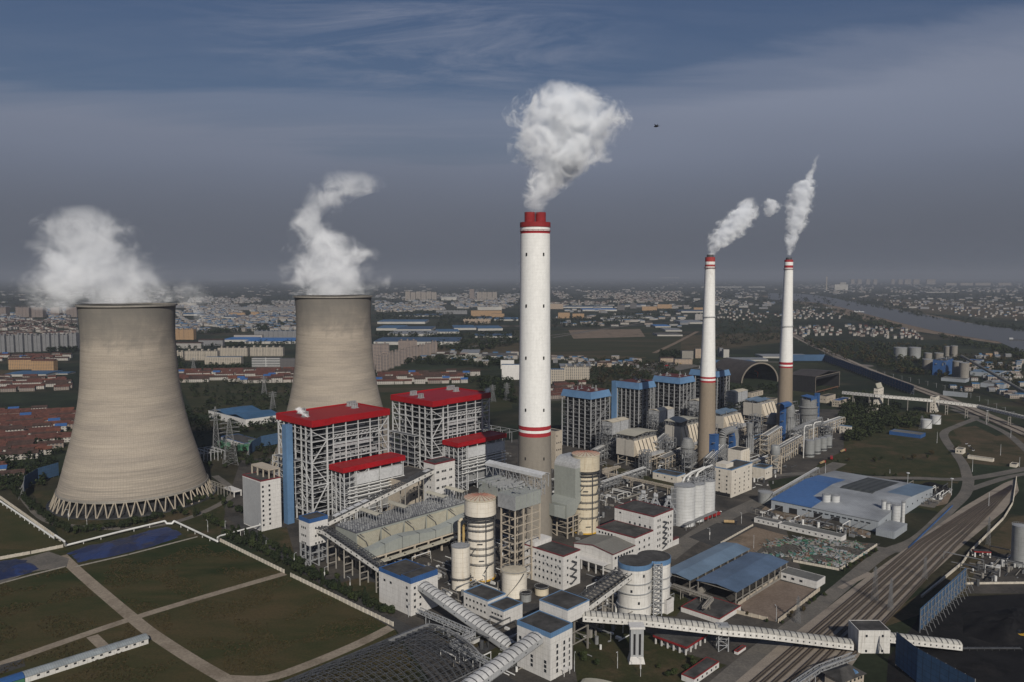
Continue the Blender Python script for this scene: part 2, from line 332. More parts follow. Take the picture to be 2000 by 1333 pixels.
# ---------- cooling towers ----------
def shell_mat():
    m=bpy.data.materials.new('tower_concrete');m.use_nodes=True;nt=m.node_tree;b=nt.nodes['Principled BSDF'];L=nt.links.new
    b.inputs['Roughness'].default_value=.9;b.inputs['Specular IOR Level'].default_value=.15
    tc=N(nt,'ShaderNodeTexCoord');co=tc.outputs['Object'];sp=N(nt,'ShaderNodeSeparateXYZ');L(co,sp.inputs[0])
    ang=fmath(nt,'ARCTAN2',sp.outputs[1],sp.outputs[0])
    cb=N(nt,'ShaderNodeCombineXYZ');L(fmath(nt,'MULTIPLY',ang,40.),cb.inputs[0]);L(sp.outputs[2],cb.inputs[1])
    uv=cb.outputs[0]
    # lift-by-lift bands: each pour its own tone
    mpb=N(nt,'ShaderNodeMapping');mpb.inputs['Scale'].default_value=(.012,.55,1);L(uv,mpb.inputs[0])
    band=nz(nt,mpb.outputs[0],1.,4,.75).outputs[0]
    mpc=N(nt,'ShaderNodeMapping');mpc.inputs['Scale'].default_value=(.02,.1,1);L(uv,mpc.inputs[0])
    band2=nz(nt,mpc.outputs[0],1.,3,.6).outputs[0]
    c=ramp(nt,band2,[(.3,(.28,.248,.212)),(.55,(.345,.303,.250)),(.75,(.385,.338,.278))])
    c=mixc(nt,1.,c,ramp(nt,band,[(.3,.80),(.5,1.),(.7,1.08)]),'MULTIPLY')
    # formwork grid
    lz=fmath(nt,'FRACT',fmath(nt,'DIVIDE',sp.outputs[2],1.55));la=fmath(nt,'FRACT',fmath(nt,'MULTIPLY',ang,26.))
    g=fmath(nt,'MAXIMUM',fmath(nt,'LESS_THAN',lz,.13),fmath(nt,'LESS_THAN',la,.12))
    blk=nz(nt,uv,.55,4,.7).outputs[0]
    c=mixc(nt,fmath(nt,'MULTIPLY',fmath(nt,'MULTIPLY',g,.42),ramp(nt,blk,[(.3,.3),(.6,1)])),c,(.13,.12,.105))
    c=mixc(nt,1.,c,ramp(nt,blk,[(.25,.86),(.7,1.1)]),'MULTIPLY')
    # damp grey staining of the top fifth, running down
    mps=N(nt,'ShaderNodeMapping');mps.inputs['Scale'].default_value=(.05,.03,1);L(uv,mps.inputs[0])
    st=nz(nt,mps.outputs[0],1.,6,.62,.5).outputs[0]
    hz=fmath(nt,'ADD',fmath(nt,'DIVIDE',fmath(nt,'SUBTRACT',sp.outputs[2],132.),46.),fmath(nt,'MULTIPLY',fmath(nt,'SUBTRACT',st,.5),1.5))
    sk=ramp(nt,hz,[(.05,0.),(.35,.6),(.8,.95)])
    c=mixc(nt,fmath(nt,'MULTIPLY',sk,.9),c,(.140,.134,.122))
    # pale wash just under the stain and dark skirt near the bottom
    lo=nz(nt,mpb.outputs[0],1.6,5,.7).outputs[0]
    dk=fmath(nt,'MULTIPLY',ramp(nt,fmath(nt,'DIVIDE',sp.outputs[2],60.),[(.1,1.),(.8,0.)]),ramp(nt,lo,[(.45,0),(.62,.75)]))
    c=mixc(nt,dk,c,(.14,.13,.115))
    L(c,b.inputs['Base Color']);M['shell']=m
shell_mat()
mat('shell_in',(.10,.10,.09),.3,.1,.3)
PROF=[(12,62.2),(15,61.4),(27,58.0),(40,54.5),(52,51.0),(63,48.0),(79,44.6),(95,41.8),(111,40.2),(127,39.4),(140,38.7),(150,38.5),(162,38.9),(170,39.4),(174.4,39.8)]
def rad(z):
    P=PROF
    if z<=P[0][0]:return P[0][1]
    for (z0,r0),(z1,r1) in zip(P,P[1:]):
        if z<=z1:
            t=(z-z0)/(z1-z0);return r0+(r1-r0)*t
    return P[-1][1]
def cooling_tower(loc,label,cat_group,sc_=1.):
    t=empty('cooling_tower',loc,0,label,'cooling tower',cat_group);t.scale=(sc_,)*3
    zs=[12+i*(174.4-12)/56 for i in range(57)]
    sm=[ (sum(rad(z+d) for d in (-6,-3,0,3,6))/5 if 18<z<168 else rad(z)) for z in zs]
    o=MB();o.lathe(list(zip(sm,zs))[::1],n=144,caps=False)
    sh=o.build('shell',M['shell'],t,True)
    i=MB();i.lathe([(r-.6,z) for r,z in zip(sm,zs)][::-1],n=96,caps=False);i.build('inner_wall',M['shell_in'],t,True)
    rm=MB();rm.lathe([(39.9,173.6),(41.3,173.8),(41.3,175.2),(39.0,175.2),(39.0,173.6)],n=120,caps=False);rm.build('rim',M['concrete'],t)
    lb=MB();lb.lathe([(61.5,11.4),(63.0,11.4),(62.8,13.2),(62.2,13.4)],n=120,caps=False);lb.build('ring_beam',M['concrete'],t)
    n=48
    for k in range(n):
        for s in (-1,1):
            a=2*math.pi*k/n;b=a+s*2*math.pi/n*.44
            l=MB();l.tube((67.5*math.cos(a+s*.004),67.5*math.sin(a+s*.004),0),(62.4*math.cos(b),62.4*math.sin(b),12),.55,8)
            l.build('leg',M['leg'],t,True)
    bs=MB();bs.lathe([(70,0),(70,1.2),(69.5,1.2),(69.5,.5),(10,.5)],n=96,caps=False);bs.build('basin',M['basin'],t)
    fl=MB();fl.lathe([(57,.7),(57,11.0),(20,11.2)],n=72,caps=False);fl.build('fill_pack',M['fill'],t)
    return t
mat('basin',(.05,.052,.055),.4,.1,0,rough=.5)
mat('leg',(.33,.29,.23),.12,.3,.1)
mat('fill',(.035,.036,.04),.4,.3,.2,lines=('Z',1.5,.5))
T1=(-343.,711.,0);T2=(-193.,862.,0)
cooling_tower(T1,'nearer cooling tower with grey weathered top, standing behind the grass fields at left','concrete cooling towers')
cooling_tower(T2,'farther cooling tower standing behind the red roofed boiler house','concrete cooling towers',1.022)
# ---------- chimneys ----------
def chimney_mat(name,rows,drip=0.,base=(.255,.235,.20)):
    # painted bands are set by height (metres) on the shaft itself
    m=bpy.data.materials.new(name);m.use_nodes=True;nt=m.node_tree;b=nt.nodes['Principled BSDF'];L=nt.links.new
    b.inputs['Roughness'].default_value=.75;b.inputs['Specular IOR Level'].default_value=.2
    tc=N(nt,'ShaderNodeTexCoord');co=tc.outputs['Object'];sp=N(nt,'ShaderNodeSeparateXYZ');L(co,sp.inputs[0])
    c=None;H=250.
    c=ramp(nt,fmath(nt,'DIVIDE',sp.outputs[2],H),[(z/H,k) for z,k in rows],'CONSTANT')
    ang=fmath(nt,'ARCTAN2',sp.outputs[1],sp.outputs[0])
    cb=N(nt,'ShaderNodeCombineXYZ');L(fmath(nt,'MULTIPLY',ang,11.),cb.inputs[0]);L(fmath(nt,'MULTIPLY',sp.outputs[2],.12),cb.inputs[1])
    st=nz(nt,cb.outputs[0],.6,6,.65).outputs[0]
    c=mixc(nt,1.,c,ramp(nt,st,[(.3,.91),(.6,1.)]),'MULTIPLY')
    bl=nz(nt,co,.35,4,.7).outputs[0];c=mixc(nt,1.,c,ramp(nt,bl,[(.3,.92),(.7,1.04)]),'MULTIPLY')
    lz=fmath(nt,'LESS_THAN',fmath(nt,'FRACT',fmath(nt,'DIVIDE',sp.outputs[2],2.5)),.1)
    c=mixc(nt,fmath(nt,'MULTIPLY',lz,.07),c,(.1,.1,.1))
    if drip:
        d=fmath(nt,'MULTIPLY',ramp(nt,fmath(nt,'DIVIDE',sp.outputs[2],220.),[(.86,0.),(.97,1.)]),ramp(nt,nz(nt,cb.outputs[0],1.3,6,.7).outputs[0],[(.5,0.),(.6,.9)]))
        c=mixc(nt,fmath(nt,'MULTIPLY',d,drip),c,(.22,.15,.09))
    L(c,b.inputs['Base Color']);M[name]=m;return m
W=(.74,.74,.72);RD=(.33,.028,.035)
chimney_mat('stack1',[(0,(.225,.205,.175)),(79.5,RD),(82.2,W),(84.8,RD),(87.5,W),(230.7,RD),(232.8,W),(236.3,RD)])
chimney_mat('stack2',[(0,(.25,.205,.155)),(90,RD),(92,W),(94.2,RD),(96.2,W),(209,RD),(211.5,W),(214.,RD)],.7)
chimney_mat('stack3',[(0,(.25,.205,.155)),(90,RD),(92,W),(94.5,RD),(97,W),(209.5,RD),(212,W),(216.,RD)])
def ring_platform(z,r,w,parent,m,name='platform'):
    b=MB();b.lathe([(r,z),(r+w,z),(r+w,z+.25),(r,z+.25)],n=32,caps=False)
    for k in range(18):
        a=k*math.pi/9;b.bar(((r+w-.1)*math.cos(a),(r+w-.1)*math.sin(a),z),((r+w-.1)*math.cos(a),(r+w-.1)*math.sin(a),z+1.2),.12)
    b.lathe([(r+w-.15,z+1.15),(r+w,z+1.15),(r+w,z+1.3),(r+w-.15,z+1.3)],n=32,caps=False)
    return b.build(name,m,parent)
def chimney1():
    x,y=17.3,598.
    t=empty('chimney',(x,y,0),0,'tallest and nearest chimney, thick white shaft with two red flues at its top','chimney','striped chimneys')
    prof=[(13.8,0),(12.9,40),(12.3,80),(11.9,120),(11.5,160),(11.2,200),(11.0,239.5)]
    MB().lathe(prof,n=64).build('shaft',M['stack1'],t,True)
    ring_platform(233.0,11.0,.5,t,M['red_paint']);
    MB().lathe([(11.4,236.2),(11.4,239.8),(10.6,239.8)],n=48,caps=False).build('rim',M['red_paint'],t)
    for s,xx in ((0,-4.1),(1,4.0)):
        MB().lathe([(3.9,238),(3.9,247.3),(3.5,247.3),(3.5,244)],cx=xx,cy=1.5*s-1,n=28,caps=False).build('flue',M['red_paint'],t,True)
    for k,py in enumerate((497,598,700,802,897,950,985)):
        z=ZAT(x,y-11,py)
        for a in (-.62,.55,2.2,3.9):
            rr=11.25+(239-z)/239*1.7
            an=-math.pi/2+a;w_=MB();w_.box(-.5,.5,-.25,.25,-1.1,1.1)
            o=w_.build('vent_opening',M['void'],t);o.location=(rr*math.cos(an),rr*math.sin(an),z);o.rotation_euler=(0,0,an+math.pi/2)
    for z in (60,110,160,200):pass
chimney1()
def chimney23(x,y,label,m,plat):
    t=empty('chimney',(x,y,0),0,label,'chimney','striped chimneys')
    MB().lathe([(9.6,0),(8.7,50),(8.0,90),(6.9,130),(6.0,165),(5.3,200),(4.9,219.5),(4.2,219.5),(4.2,215)],n=48,caps=False).build('shaft',m,t,True)
    for z,r in plat:ring_platform(z,r,.9,t,M['red_trim'] if z>200 else M['steel_grey'])
    MB().lathe([(3.4,215),(3.4,222),(3.0,222)],n=24,caps=False).build('flue',M['steel_dark'],t,True)
chimney23(385/1556*820,820,'slim white chimney stained brown below its top, in front of the farthest blue capped boiler','x' and M['stack2'],[(208,5.1),(158,6.2)])
chimney23(538/1556*951,951,'farthest slim chimney, standing right of the coal dome, clean white with brown base',M['stack3'],[(208,5.1),(140,6.7)])
# ---------- steam and smoke: real volumes ----------
def plume(name,label,base,pts,dens,depth=1.0,nscale=.05,col=(.95,.972,1.),amp=1.0,steps=1.0,edge=1.3,g=-.45,foot=1.):
    # pts: (height m, dx m, radius m, dy m) along the rising column
    H=pts[-1][0];z0=pts[0][0];Hh=H-z0
    def ev(z,i):
        if z<=pts[0][0]:return pts[0][i]
        for p,q in zip(pts,pts[1:]):
            if z<=q[0]:
                t=(z-p[0])/(q[0]-p[0]);t=t*t*(3-2*t);return p[i]+(q[i]-p[i])*t
        return pts[-1][i]
    mb=MB();n=24;m_=30
    for j in range(m_+1):
        z=z0+Hh*j/m_;r=ev(z,2)*edge
        if j in(0,):r*=.9
        for i in range(n):
            a=2*math.pi*i/n
            k=1+.12*noise.noise(Vector((math.cos(a)*1.5,math.sin(a)*1.5,z/ (Hh+1)*9+len(label)%7)))
            mb.v.append((ev(z,1)+r*k*math.cos(a),ev(z,3)+depth*r*k*math.sin(a),z))
    for j in range(m_):
        for i in range(n):
            q=(i+1)%n;mb.f.append((j*n+i,j*n+q,(j+1)*n+q,(j+1)*n+i))
    mb.f.append(tuple(range(n))[::-1]);mb.f.append(tuple(range(m_*n,m_*n+n)))
    m=bpy.data.materials.new(name);m.use_nodes=True;nt=m.node_tree;nt.nodes.clear();L=nt.links.new
    out=N(nt,'ShaderNodeOutputMaterial');pv=N(nt,'ShaderNodeVolumePrincipled');L(pv.outputs[0],out.inputs['Volume'])
    pv.inputs['Color'].default_value=(*col,1);pv.inputs['Anisotropy'].default_value=g
    tc=N(nt,'ShaderNodeTexCoord');co=tc.outputs['Object']
    big=nz(nt,co,nscale*.45,2,.5);sm=nz(nt,co,nscale*1.5,7,.72,.6)
    dv=vmath(nt,'SUBTRACT',big.outputs['Color'],(.5,.5,.5))
    avr=sum(p[2] for p in pts)/len(pts)
    co2=vmath(nt,'ADD',co,vmath(nt,'MULTIPLY',dv,(avr*1.1*amp,avr*1.1*amp,avr*.6*amp)))
    sp=N(nt,'ShaderNodeSeparateXYZ');L(co2,sp.inputs[0])
    tz=fmath(nt,'DIVIDE',fmath(nt,'SUBTRACT',sp.outputs[2],z0),Hh,clamp=True)
    xm=max(abs(p[1]) for p in pts)+1;ym=max(abs(p[3]) for p in pts)+1;rm=max(p[2] for p in pts)
    def curve(i,sc_,off):
        # piecewise colour ramp holds the centre line / radius
        pp=[(min(1,max(0,(p[0]-z0)/Hh)),(p[i]/sc_)*(.5 if off else 1)+(.5 if off else 0)) for p in pts]
        v=ramp(nt,tz,pp,'EASE')
        return fmath(nt,'MULTIPLY',fmath(nt,'SUBTRACT',v,.5),2*sc_) if off else fmath(nt,'MULTIPLY',v,sc_)
    X=fmath(nt,'SUBTRACT',sp.outputs[0],curve(1,xm,True));Y=fmath(nt,'DIVIDE',fmath(nt,'SUBTRACT',sp.outputs[1],curve(3,ym,True)),depth)
    rr=fmath(nt,'SQRT',fmath(nt,'ADD',fmath(nt,'MULTIPLY',X,X),fmath(nt,'MULTIPLY',Y,Y)))
    sh=fmath(nt,'SUBTRACT',1.,fmath(nt,'DIVIDE',rr,curve(2,rm,False)))
    sh=fmath(nt,'ADD',sh,fmath(nt,'MULTIPLY',fmath(nt,'SUBTRACT',sm.outputs[0],.52),4.0*amp))
    top=ramp(nt,tz,[(0.,foot),(.30,1.),(.80,1.),(1.,.0)])
    d=fmath(nt,'MULTIPLY',fmath(nt,'MULTIPLY',fmath(nt,'POWER',fmath(nt,'MULTIPLY',sh,1.5,clamp=True),1.4),top),dens)
    L(d,pv.inputs['Density'])
    m.cycles.volume_step_rate=steps if hasattr(m.cycles,'volume_step_rate') else 1
    o=mb.build(name,m,None,True,loc=base)
    return tag(o,label,'steam plume','plumes of steam and smoke')
def pxl(X,Y,rows):
    # (column, row, half width in picture pixels) -> metres about the vent
    o=[]
    for r in rows:
        cx,py,rw=r[:3];z=ZAT(X,Y,py);o.append((z,(cx-1000)/F*(Y+16-z*.08)-X,rw*Y/F,r[3] if len(r)>3 else 0))
    return o
plume('steam_plume','bright white smoke cloud billowing from the tallest chimney',(17.3,598,0),
  pxl(17.3,598,[(1044,419,17),(1046,395,24),(1058,370,38),(1085,345,55),(1096,310,76),(1103,275,90),(1106,240,100),(1104,205,88),(1096,180,58),(1092,156,28)]),.26,.8,.05,amp=.95,foot=.12)
plume('steam_plume','broad soft steam cloud pouring over the rim of the nearer cooling tower',T1,
  pxl(T1[0],T1[1],[(243,592,94),(222,575,128),(202,550,126),(194,520,106),(188,490,90),(180,460,82),(166,435,74),(164,412,52),(160,400,25)]),.026,.9,.030,amp=1.0)
plume('steam_plume','curling steam column rising from the farther cooling tower',T2,
  pxl(T2[0],T2[1],[(652,576,76),(650,555,88),(655,530,88),(658,500,78),(640,470,60),(612,445,44),(622,415,38),(640,390,40),(675,368,62),(690,350,62),(672,332,26)]),.036,.9,.030,amp=1.0)
plume('smoke_plume','white smoke leaning right from the brown stained chimney',(385/1556*820,820,0),
  pxl(385/1556*820,820,[(1389,499,7),(1393,487,14),(1404,475,22),(1420,458,30),(1435,438,33),(1448,420,29),(1458,402,18),(1466,385,10)]),.34,1.,.10,amp=.8)
plume('smoke_plume','thin twisting smoke rising from the farthest chimney',(538/1556*951,951,0),
  pxl(538/1556*951,951,[(1540,499,6),(1543,485,9),(1547,460,14),(1553,435,20),(1559,410,24),(1562,385,24),(1568,362,20),(1580,345,10),(1588,325,5),(1597,300,5)]),.30,1.,.10,amp=.8)
plume('smoke_puff','detached smoke puff drifting between the two slim chimneys',(505/1556*860,860,0),
  pxl(505/1556*860,860,[(1500,424,5),(1503,415,14),(1507,404,17),(1503,395,14),(1497,386,6)]),.22,1.,.12,amp=.9)
plume('steam_plume','low steam lobe rolling over the left side of the nearer tower rim',(T1[0],T1[1]-12,0),
  pxl(T1[0],T1[1]-12,[(105,612,16),(104,598,44),(105,575,58),(112,550,60),(122,525,48),(110,500,34),(80,480,28),(62,468,14)]),.034,.8,.034,amp=1.1)
plume('steam_plume','thin transparent steam wisp trailing right of the nearer tower rim',(T1[0],T1[1]+10,0),
  pxl(T1[0],T1[1]+10,[(392,640,6),(390,615,18),(380,590,34),(372,565,38),(365,548,26),(362,535,10)]),.016,.8,.045,amp=1.5)
# ---------- ground, river ----------
def ground_mat():
    m=bpy.data.materials.new('ground');m.use_nodes=True;nt=m.node_tree;b=nt.nodes['Principled BSDF'];L=nt.links.new
    b.inputs['Roughness'].default_value=.95;b.inputs['Specular IOR Level'].default_value=.1
    tc=N(nt,'ShaderNodeTexCoord');co=tc.outputs['Object']
    mp=N(nt,'ShaderNodeMapping');mp.inputs['Rotation'].default_value=(0,0,R(20));mp.inputs['Scale'].default_value=(1,2.3,1);L(co,mp.inputs[0])
    v=N(nt,'ShaderNodeTexVoronoi');v.inputs['Scale'].default_value=.0045;L(mp.outputs[0],v.inputs['Vector'])
    vs_=N(nt,'ShaderNodeSeparateColor');L(v.outputs['Color'],vs_.inputs[0])
    c=ramp(nt,vs_.outputs[0],[(0,(.020,.026,.014)),(.3,(.030,.034,.018)),(.55,(.040,.036,.022)),(.75,(.022,.030,.016)),(1,(.055,.045,.030))],'CONSTANT')
    n=nz(nt,co,.02,6,.7).outputs[0];c=mixc(nt,1.,c,ramp(nt,n,[(.3,.55),(.7,1.5)]),'MULTIPLY')
    n=nz(nt,co,.25,4,.7).outputs[0];c=mixc(nt,1.,c,ramp(nt,n,[(.3,.7),(.7,1.3)]),'MULTIPLY')
    # rows of crops
    sp=N(nt,'ShaderNodeSeparateXYZ');L(mp.outputs[0],sp.inputs[0])
    # woods
    t=nz(nt,co,.0016,5,.65).outputs[0];c=mixc(nt,ramp(nt,t,[(.5,0),(.56,.85)]),c,(.012,.017,.010))
    # faraway settlements: pale speckle
    sx=N(nt,'ShaderNodeTexVoronoi');sx.inputs['Scale'].default_value=.014;L(co,sx.inputs['Vector'])
    s2=N(nt,'ShaderNodeSeparateColor');L(sx.outputs['Color'],s2.inputs[0])
    a=nz(nt,co,.0006,4,.6).outputs[0]
    k=fmath(nt,'MULTIPLY',fmath(nt,'GREATER_THAN',s2.outputs[1],.80),ramp(nt,a,[(.52,0),(.58,1)]))
    k=fmath(nt,'MULTIPLY',k,fmath(nt,'LESS_THAN',sx.outputs['Distance'],.35))
    c=mixc(nt,k,c,(.17,.15,.14))
    L(c,b.inputs['Base Color']);M['ground']=m
ground_mat()
def surf(name,pts,m,z,struct=True,th=.0):
    b=MB();b.poly([(p[0],p[1],0) for p in pts]);o=b.build(name,m,None,loc=(0,0,z))
    me=o.data
    if me.polygons[0].normal.z<0:me.flip_normals()
    if struct:o['kind']='structure'
    return o
g=MB();S=60000
g.quad((-S,-3000,0),(S,-3000,0),(S,S,0),(-S,S,0));o=g.build('ground',M['ground']);o['kind']='structure'
def PP(*pts):return [G(*p) for p in pts]
# haze: one closed box of even air
hb=MB();hb.box(-26000,26000,-1500,40000,-1,385)
hm=bpy.data.materials.new('haze');hm.use_nodes=True;nt=hm.node_tree;nt.nodes.clear()
o_=N(nt,'ShaderNodeOutputMaterial');pv=N(nt,'ShaderNodeVolumePrincipled');nt.links.new(pv.outputs[0],o_.inputs['Volume'])
pv.inputs['Color'].default_value=(.40,.435,.51,1);pv.inputs['Density'].default_value=.000065;pv.inputs['Anisotropy'].default_value=0
o=hb.build('haze',hm);o['kind']='stuff'
# ---------- box-like buildings ----------
def frame_at(nx,top,base=None,H=None,z0=0.):
    # near corner: picture column, row of its top, and either row of its foot or its height
    if base is not None:
        x,y=G(nx,base,z0);H=ZAT(x,y,top)
    else:x,y=G(nx,top,H)
    return x,y,H
def build2(name,a,ma,b,mb_,parent):
    k=len(a.v);me=bpy.data.meshes.new(name);me.from_pydata([tuple(v) for v in a.v+b.v],[],a.f+[tuple(i+k for i in f) for f in b.f])
    me.materials.append(ma);me.materials.append(mb_);me.polygons.foreach_set('material_index',[0]*len(a.f)+[1]*len(b.f));me.update();return link(name,me,parent)
_pane={}
def pane_mesh(w,h,m='glass',fr='steel_grey'):
    k=(w,h,m,fr)
    if k not in _pane:
        b=MB();b.box(-w/2,w/2,-.06,.02,-h/2,h/2);_pane[k]=b.mesh('window',M[m])
    return _pane[k]
def windows(t,face,us,zs,w=1.5,h=1.7,m='glass',off=0.,skip=0.,rnd=None,side=1,name='window'):
    # face R: runs along +x (y=0 side); face L: runs along +y (x=0 side)
    rnd=rnd or random
    for z in zs:
        for u in us:
            if skip and rnd.random()<skip:continue
            o=link(name,pane_mesh(w,h,m),t)
            if face=='R':o.location=(u,off-.04,z)
            else:o.location=(off-.04,u,z);o.rotation_euler=(0,0,-math.pi/2)
def blk(t,x0,x1,y0,y1,z0,z1,wall,roof='tar_roof',trim=None,th=1.,par=.5,name='wall'):
    b=MB();b.box(x0,x1,y0,y1,z0,z1);b.build(name,M[wall],t)
    b=MB();b.box(x0+.35,x1-.35,y0+.35,y1-.35,z1+.003,z1+.12);b.build('roof',M[roof],t)
    tm=M[trim] if trim else M[wall]
    p=MB();e=.06 if trim else 0.03;zl=z1-th
    p.box(x0-e,x1+e,y0-e,y0+.35,zl,z1+par);p.box(x0-e,x1+e,y1-.35,y1+e,zl,z1+par)
    p.box(x0-e,x0+.35,y0+.35,y1-.35,zl,z1+par);p.box(x1-.35,x1+e,y0+.35,y1-.35,zl,z1+par)
    p.build('parapet',tm,t)
def wins(n,a,b):return [a+(b-a)*(i+.5)/n for i in range(n)]
def bld(name,label,cat,nx,top,base,lx,rx,H=None,wall='white_wall',roof='tar_roof',trim=None,th=1.,group=None,z0=0.,par=.5,zb=0.):
    x,y,H=frame_at(nx,top,base,H)
    b=ext(x,y,H,rx,EB);a=ext(x,y,H,lx,(-EA[0],-EA[1]))
    t=empty(name,(x,y,0),TH,label,cat,group)
    H-=par
    if wall:blk(t,0,b,0,a,zb,H,wall,roof,trim,th,par)
    t['dims']=(b,a,H)
    return t,b,a,H
def clean(t):
    if 'dims' in t:del t['dims']
def local(t,x,y,z=0.):
    c,s=math.cos(TH),math.sin(TH)
    return (t.location.x+c*x-s*y,t.location.y+s*x+c*y,z)
def ductwork(mb,x0,x1,y0,y1,z0,z1,step=3.):
    mb.box(x0,x1,y0,y1,z0,z1)
    n=max(1,int((x1-x0)/step))
    for i in range(n+1):
        x=x0+(x1-x0)*i/n;mb.box(x-.08,x+.08,y0-.12,y1+.12,z0-.12,z1+.12)
def lattice(mb,x0,x1,y0,y1,z0,z1,nx,ny,nz,w=.5,bw=.35,brace='RL',rnd=random,inner=False,bp=.5,cols=True):
    X=[x0+(x1-x0)*i/nx for i in range(nx+1)];Y=[y0+(y1-y0)*i/ny for i in range(ny+1)];Z=[z0+(z1-z0)*i/nz for i in range(nz+1)]
    pts=[(x,y) for x in X for y in Y if inner or x in(X[0],X[-1]) or y in (Y[0],Y[-1])]
    if cols:
        for x,y in pts:mb.bar((x,y,z0),(x,y,z1),w)
    for z in Z[1:]:
        for y in (Y if inner else (Y[0],Y[-1])):mb.bar((x0,y,z),(x1,y,z),bw)
        for x in (X if inner else (X[0],X[-1])):mb.bar((x,y0,z),(x,y1,z),bw)
    def br(p,q,r,s):
        k=rnd.random()
        if k<bp*.5:mb.bar(p,s,bw*.8)
        elif k<bp:mb.bar(q,r,bw*.8)
        elif k<bp*1.25:mb.bar(p,s,bw*.7);mb.bar(q,r,bw*.7)
    for k in range(nz):
        for i in range(nx):
            for y in (Y[0],Y[-1]):br((X[i],y,Z[k]),(X[i+1],y,Z[k]),(X[i],y,Z[k+1]),(X[i+1],y,Z[k+1]))
        for i in range(ny):
            for x in (X[0],X[-1]):br((x,Y[i],Z[k]),(x,Y[i+1],Z[k]),(x,Y[i],Z[k+1]),(x,Y[i+1],Z[k+1]))
def clutter(mb,x0,x1,y0,y1,z0,z1,n,rnd,smin=.6,smax=3.,flat=.5):
    for _ in range(n):
        sx,sy,sz=(rnd.uniform(smin,smax) for _ in range(3));sz*=flat
        x=rnd.uniform(x0,x1-sx);y=rnd.uniform(y0,y1-sy);z=rnd.uniform(z0,z1-sz)
        k=rnd.random()
        if k<.5:mb.box(x,x+sx,y,y+sy,z,z+sz)
        elif k<.75:mb.bar((x,y,z),(x+rnd.uniform(2,6)*rnd.choice((0,1)),y+rnd.uniform(-4,4),z+rnd.uniform(-1,1)),.35)
        else:mb.tube((x,y,z),(x,y,z+sz*2.5),sx*.3,7)
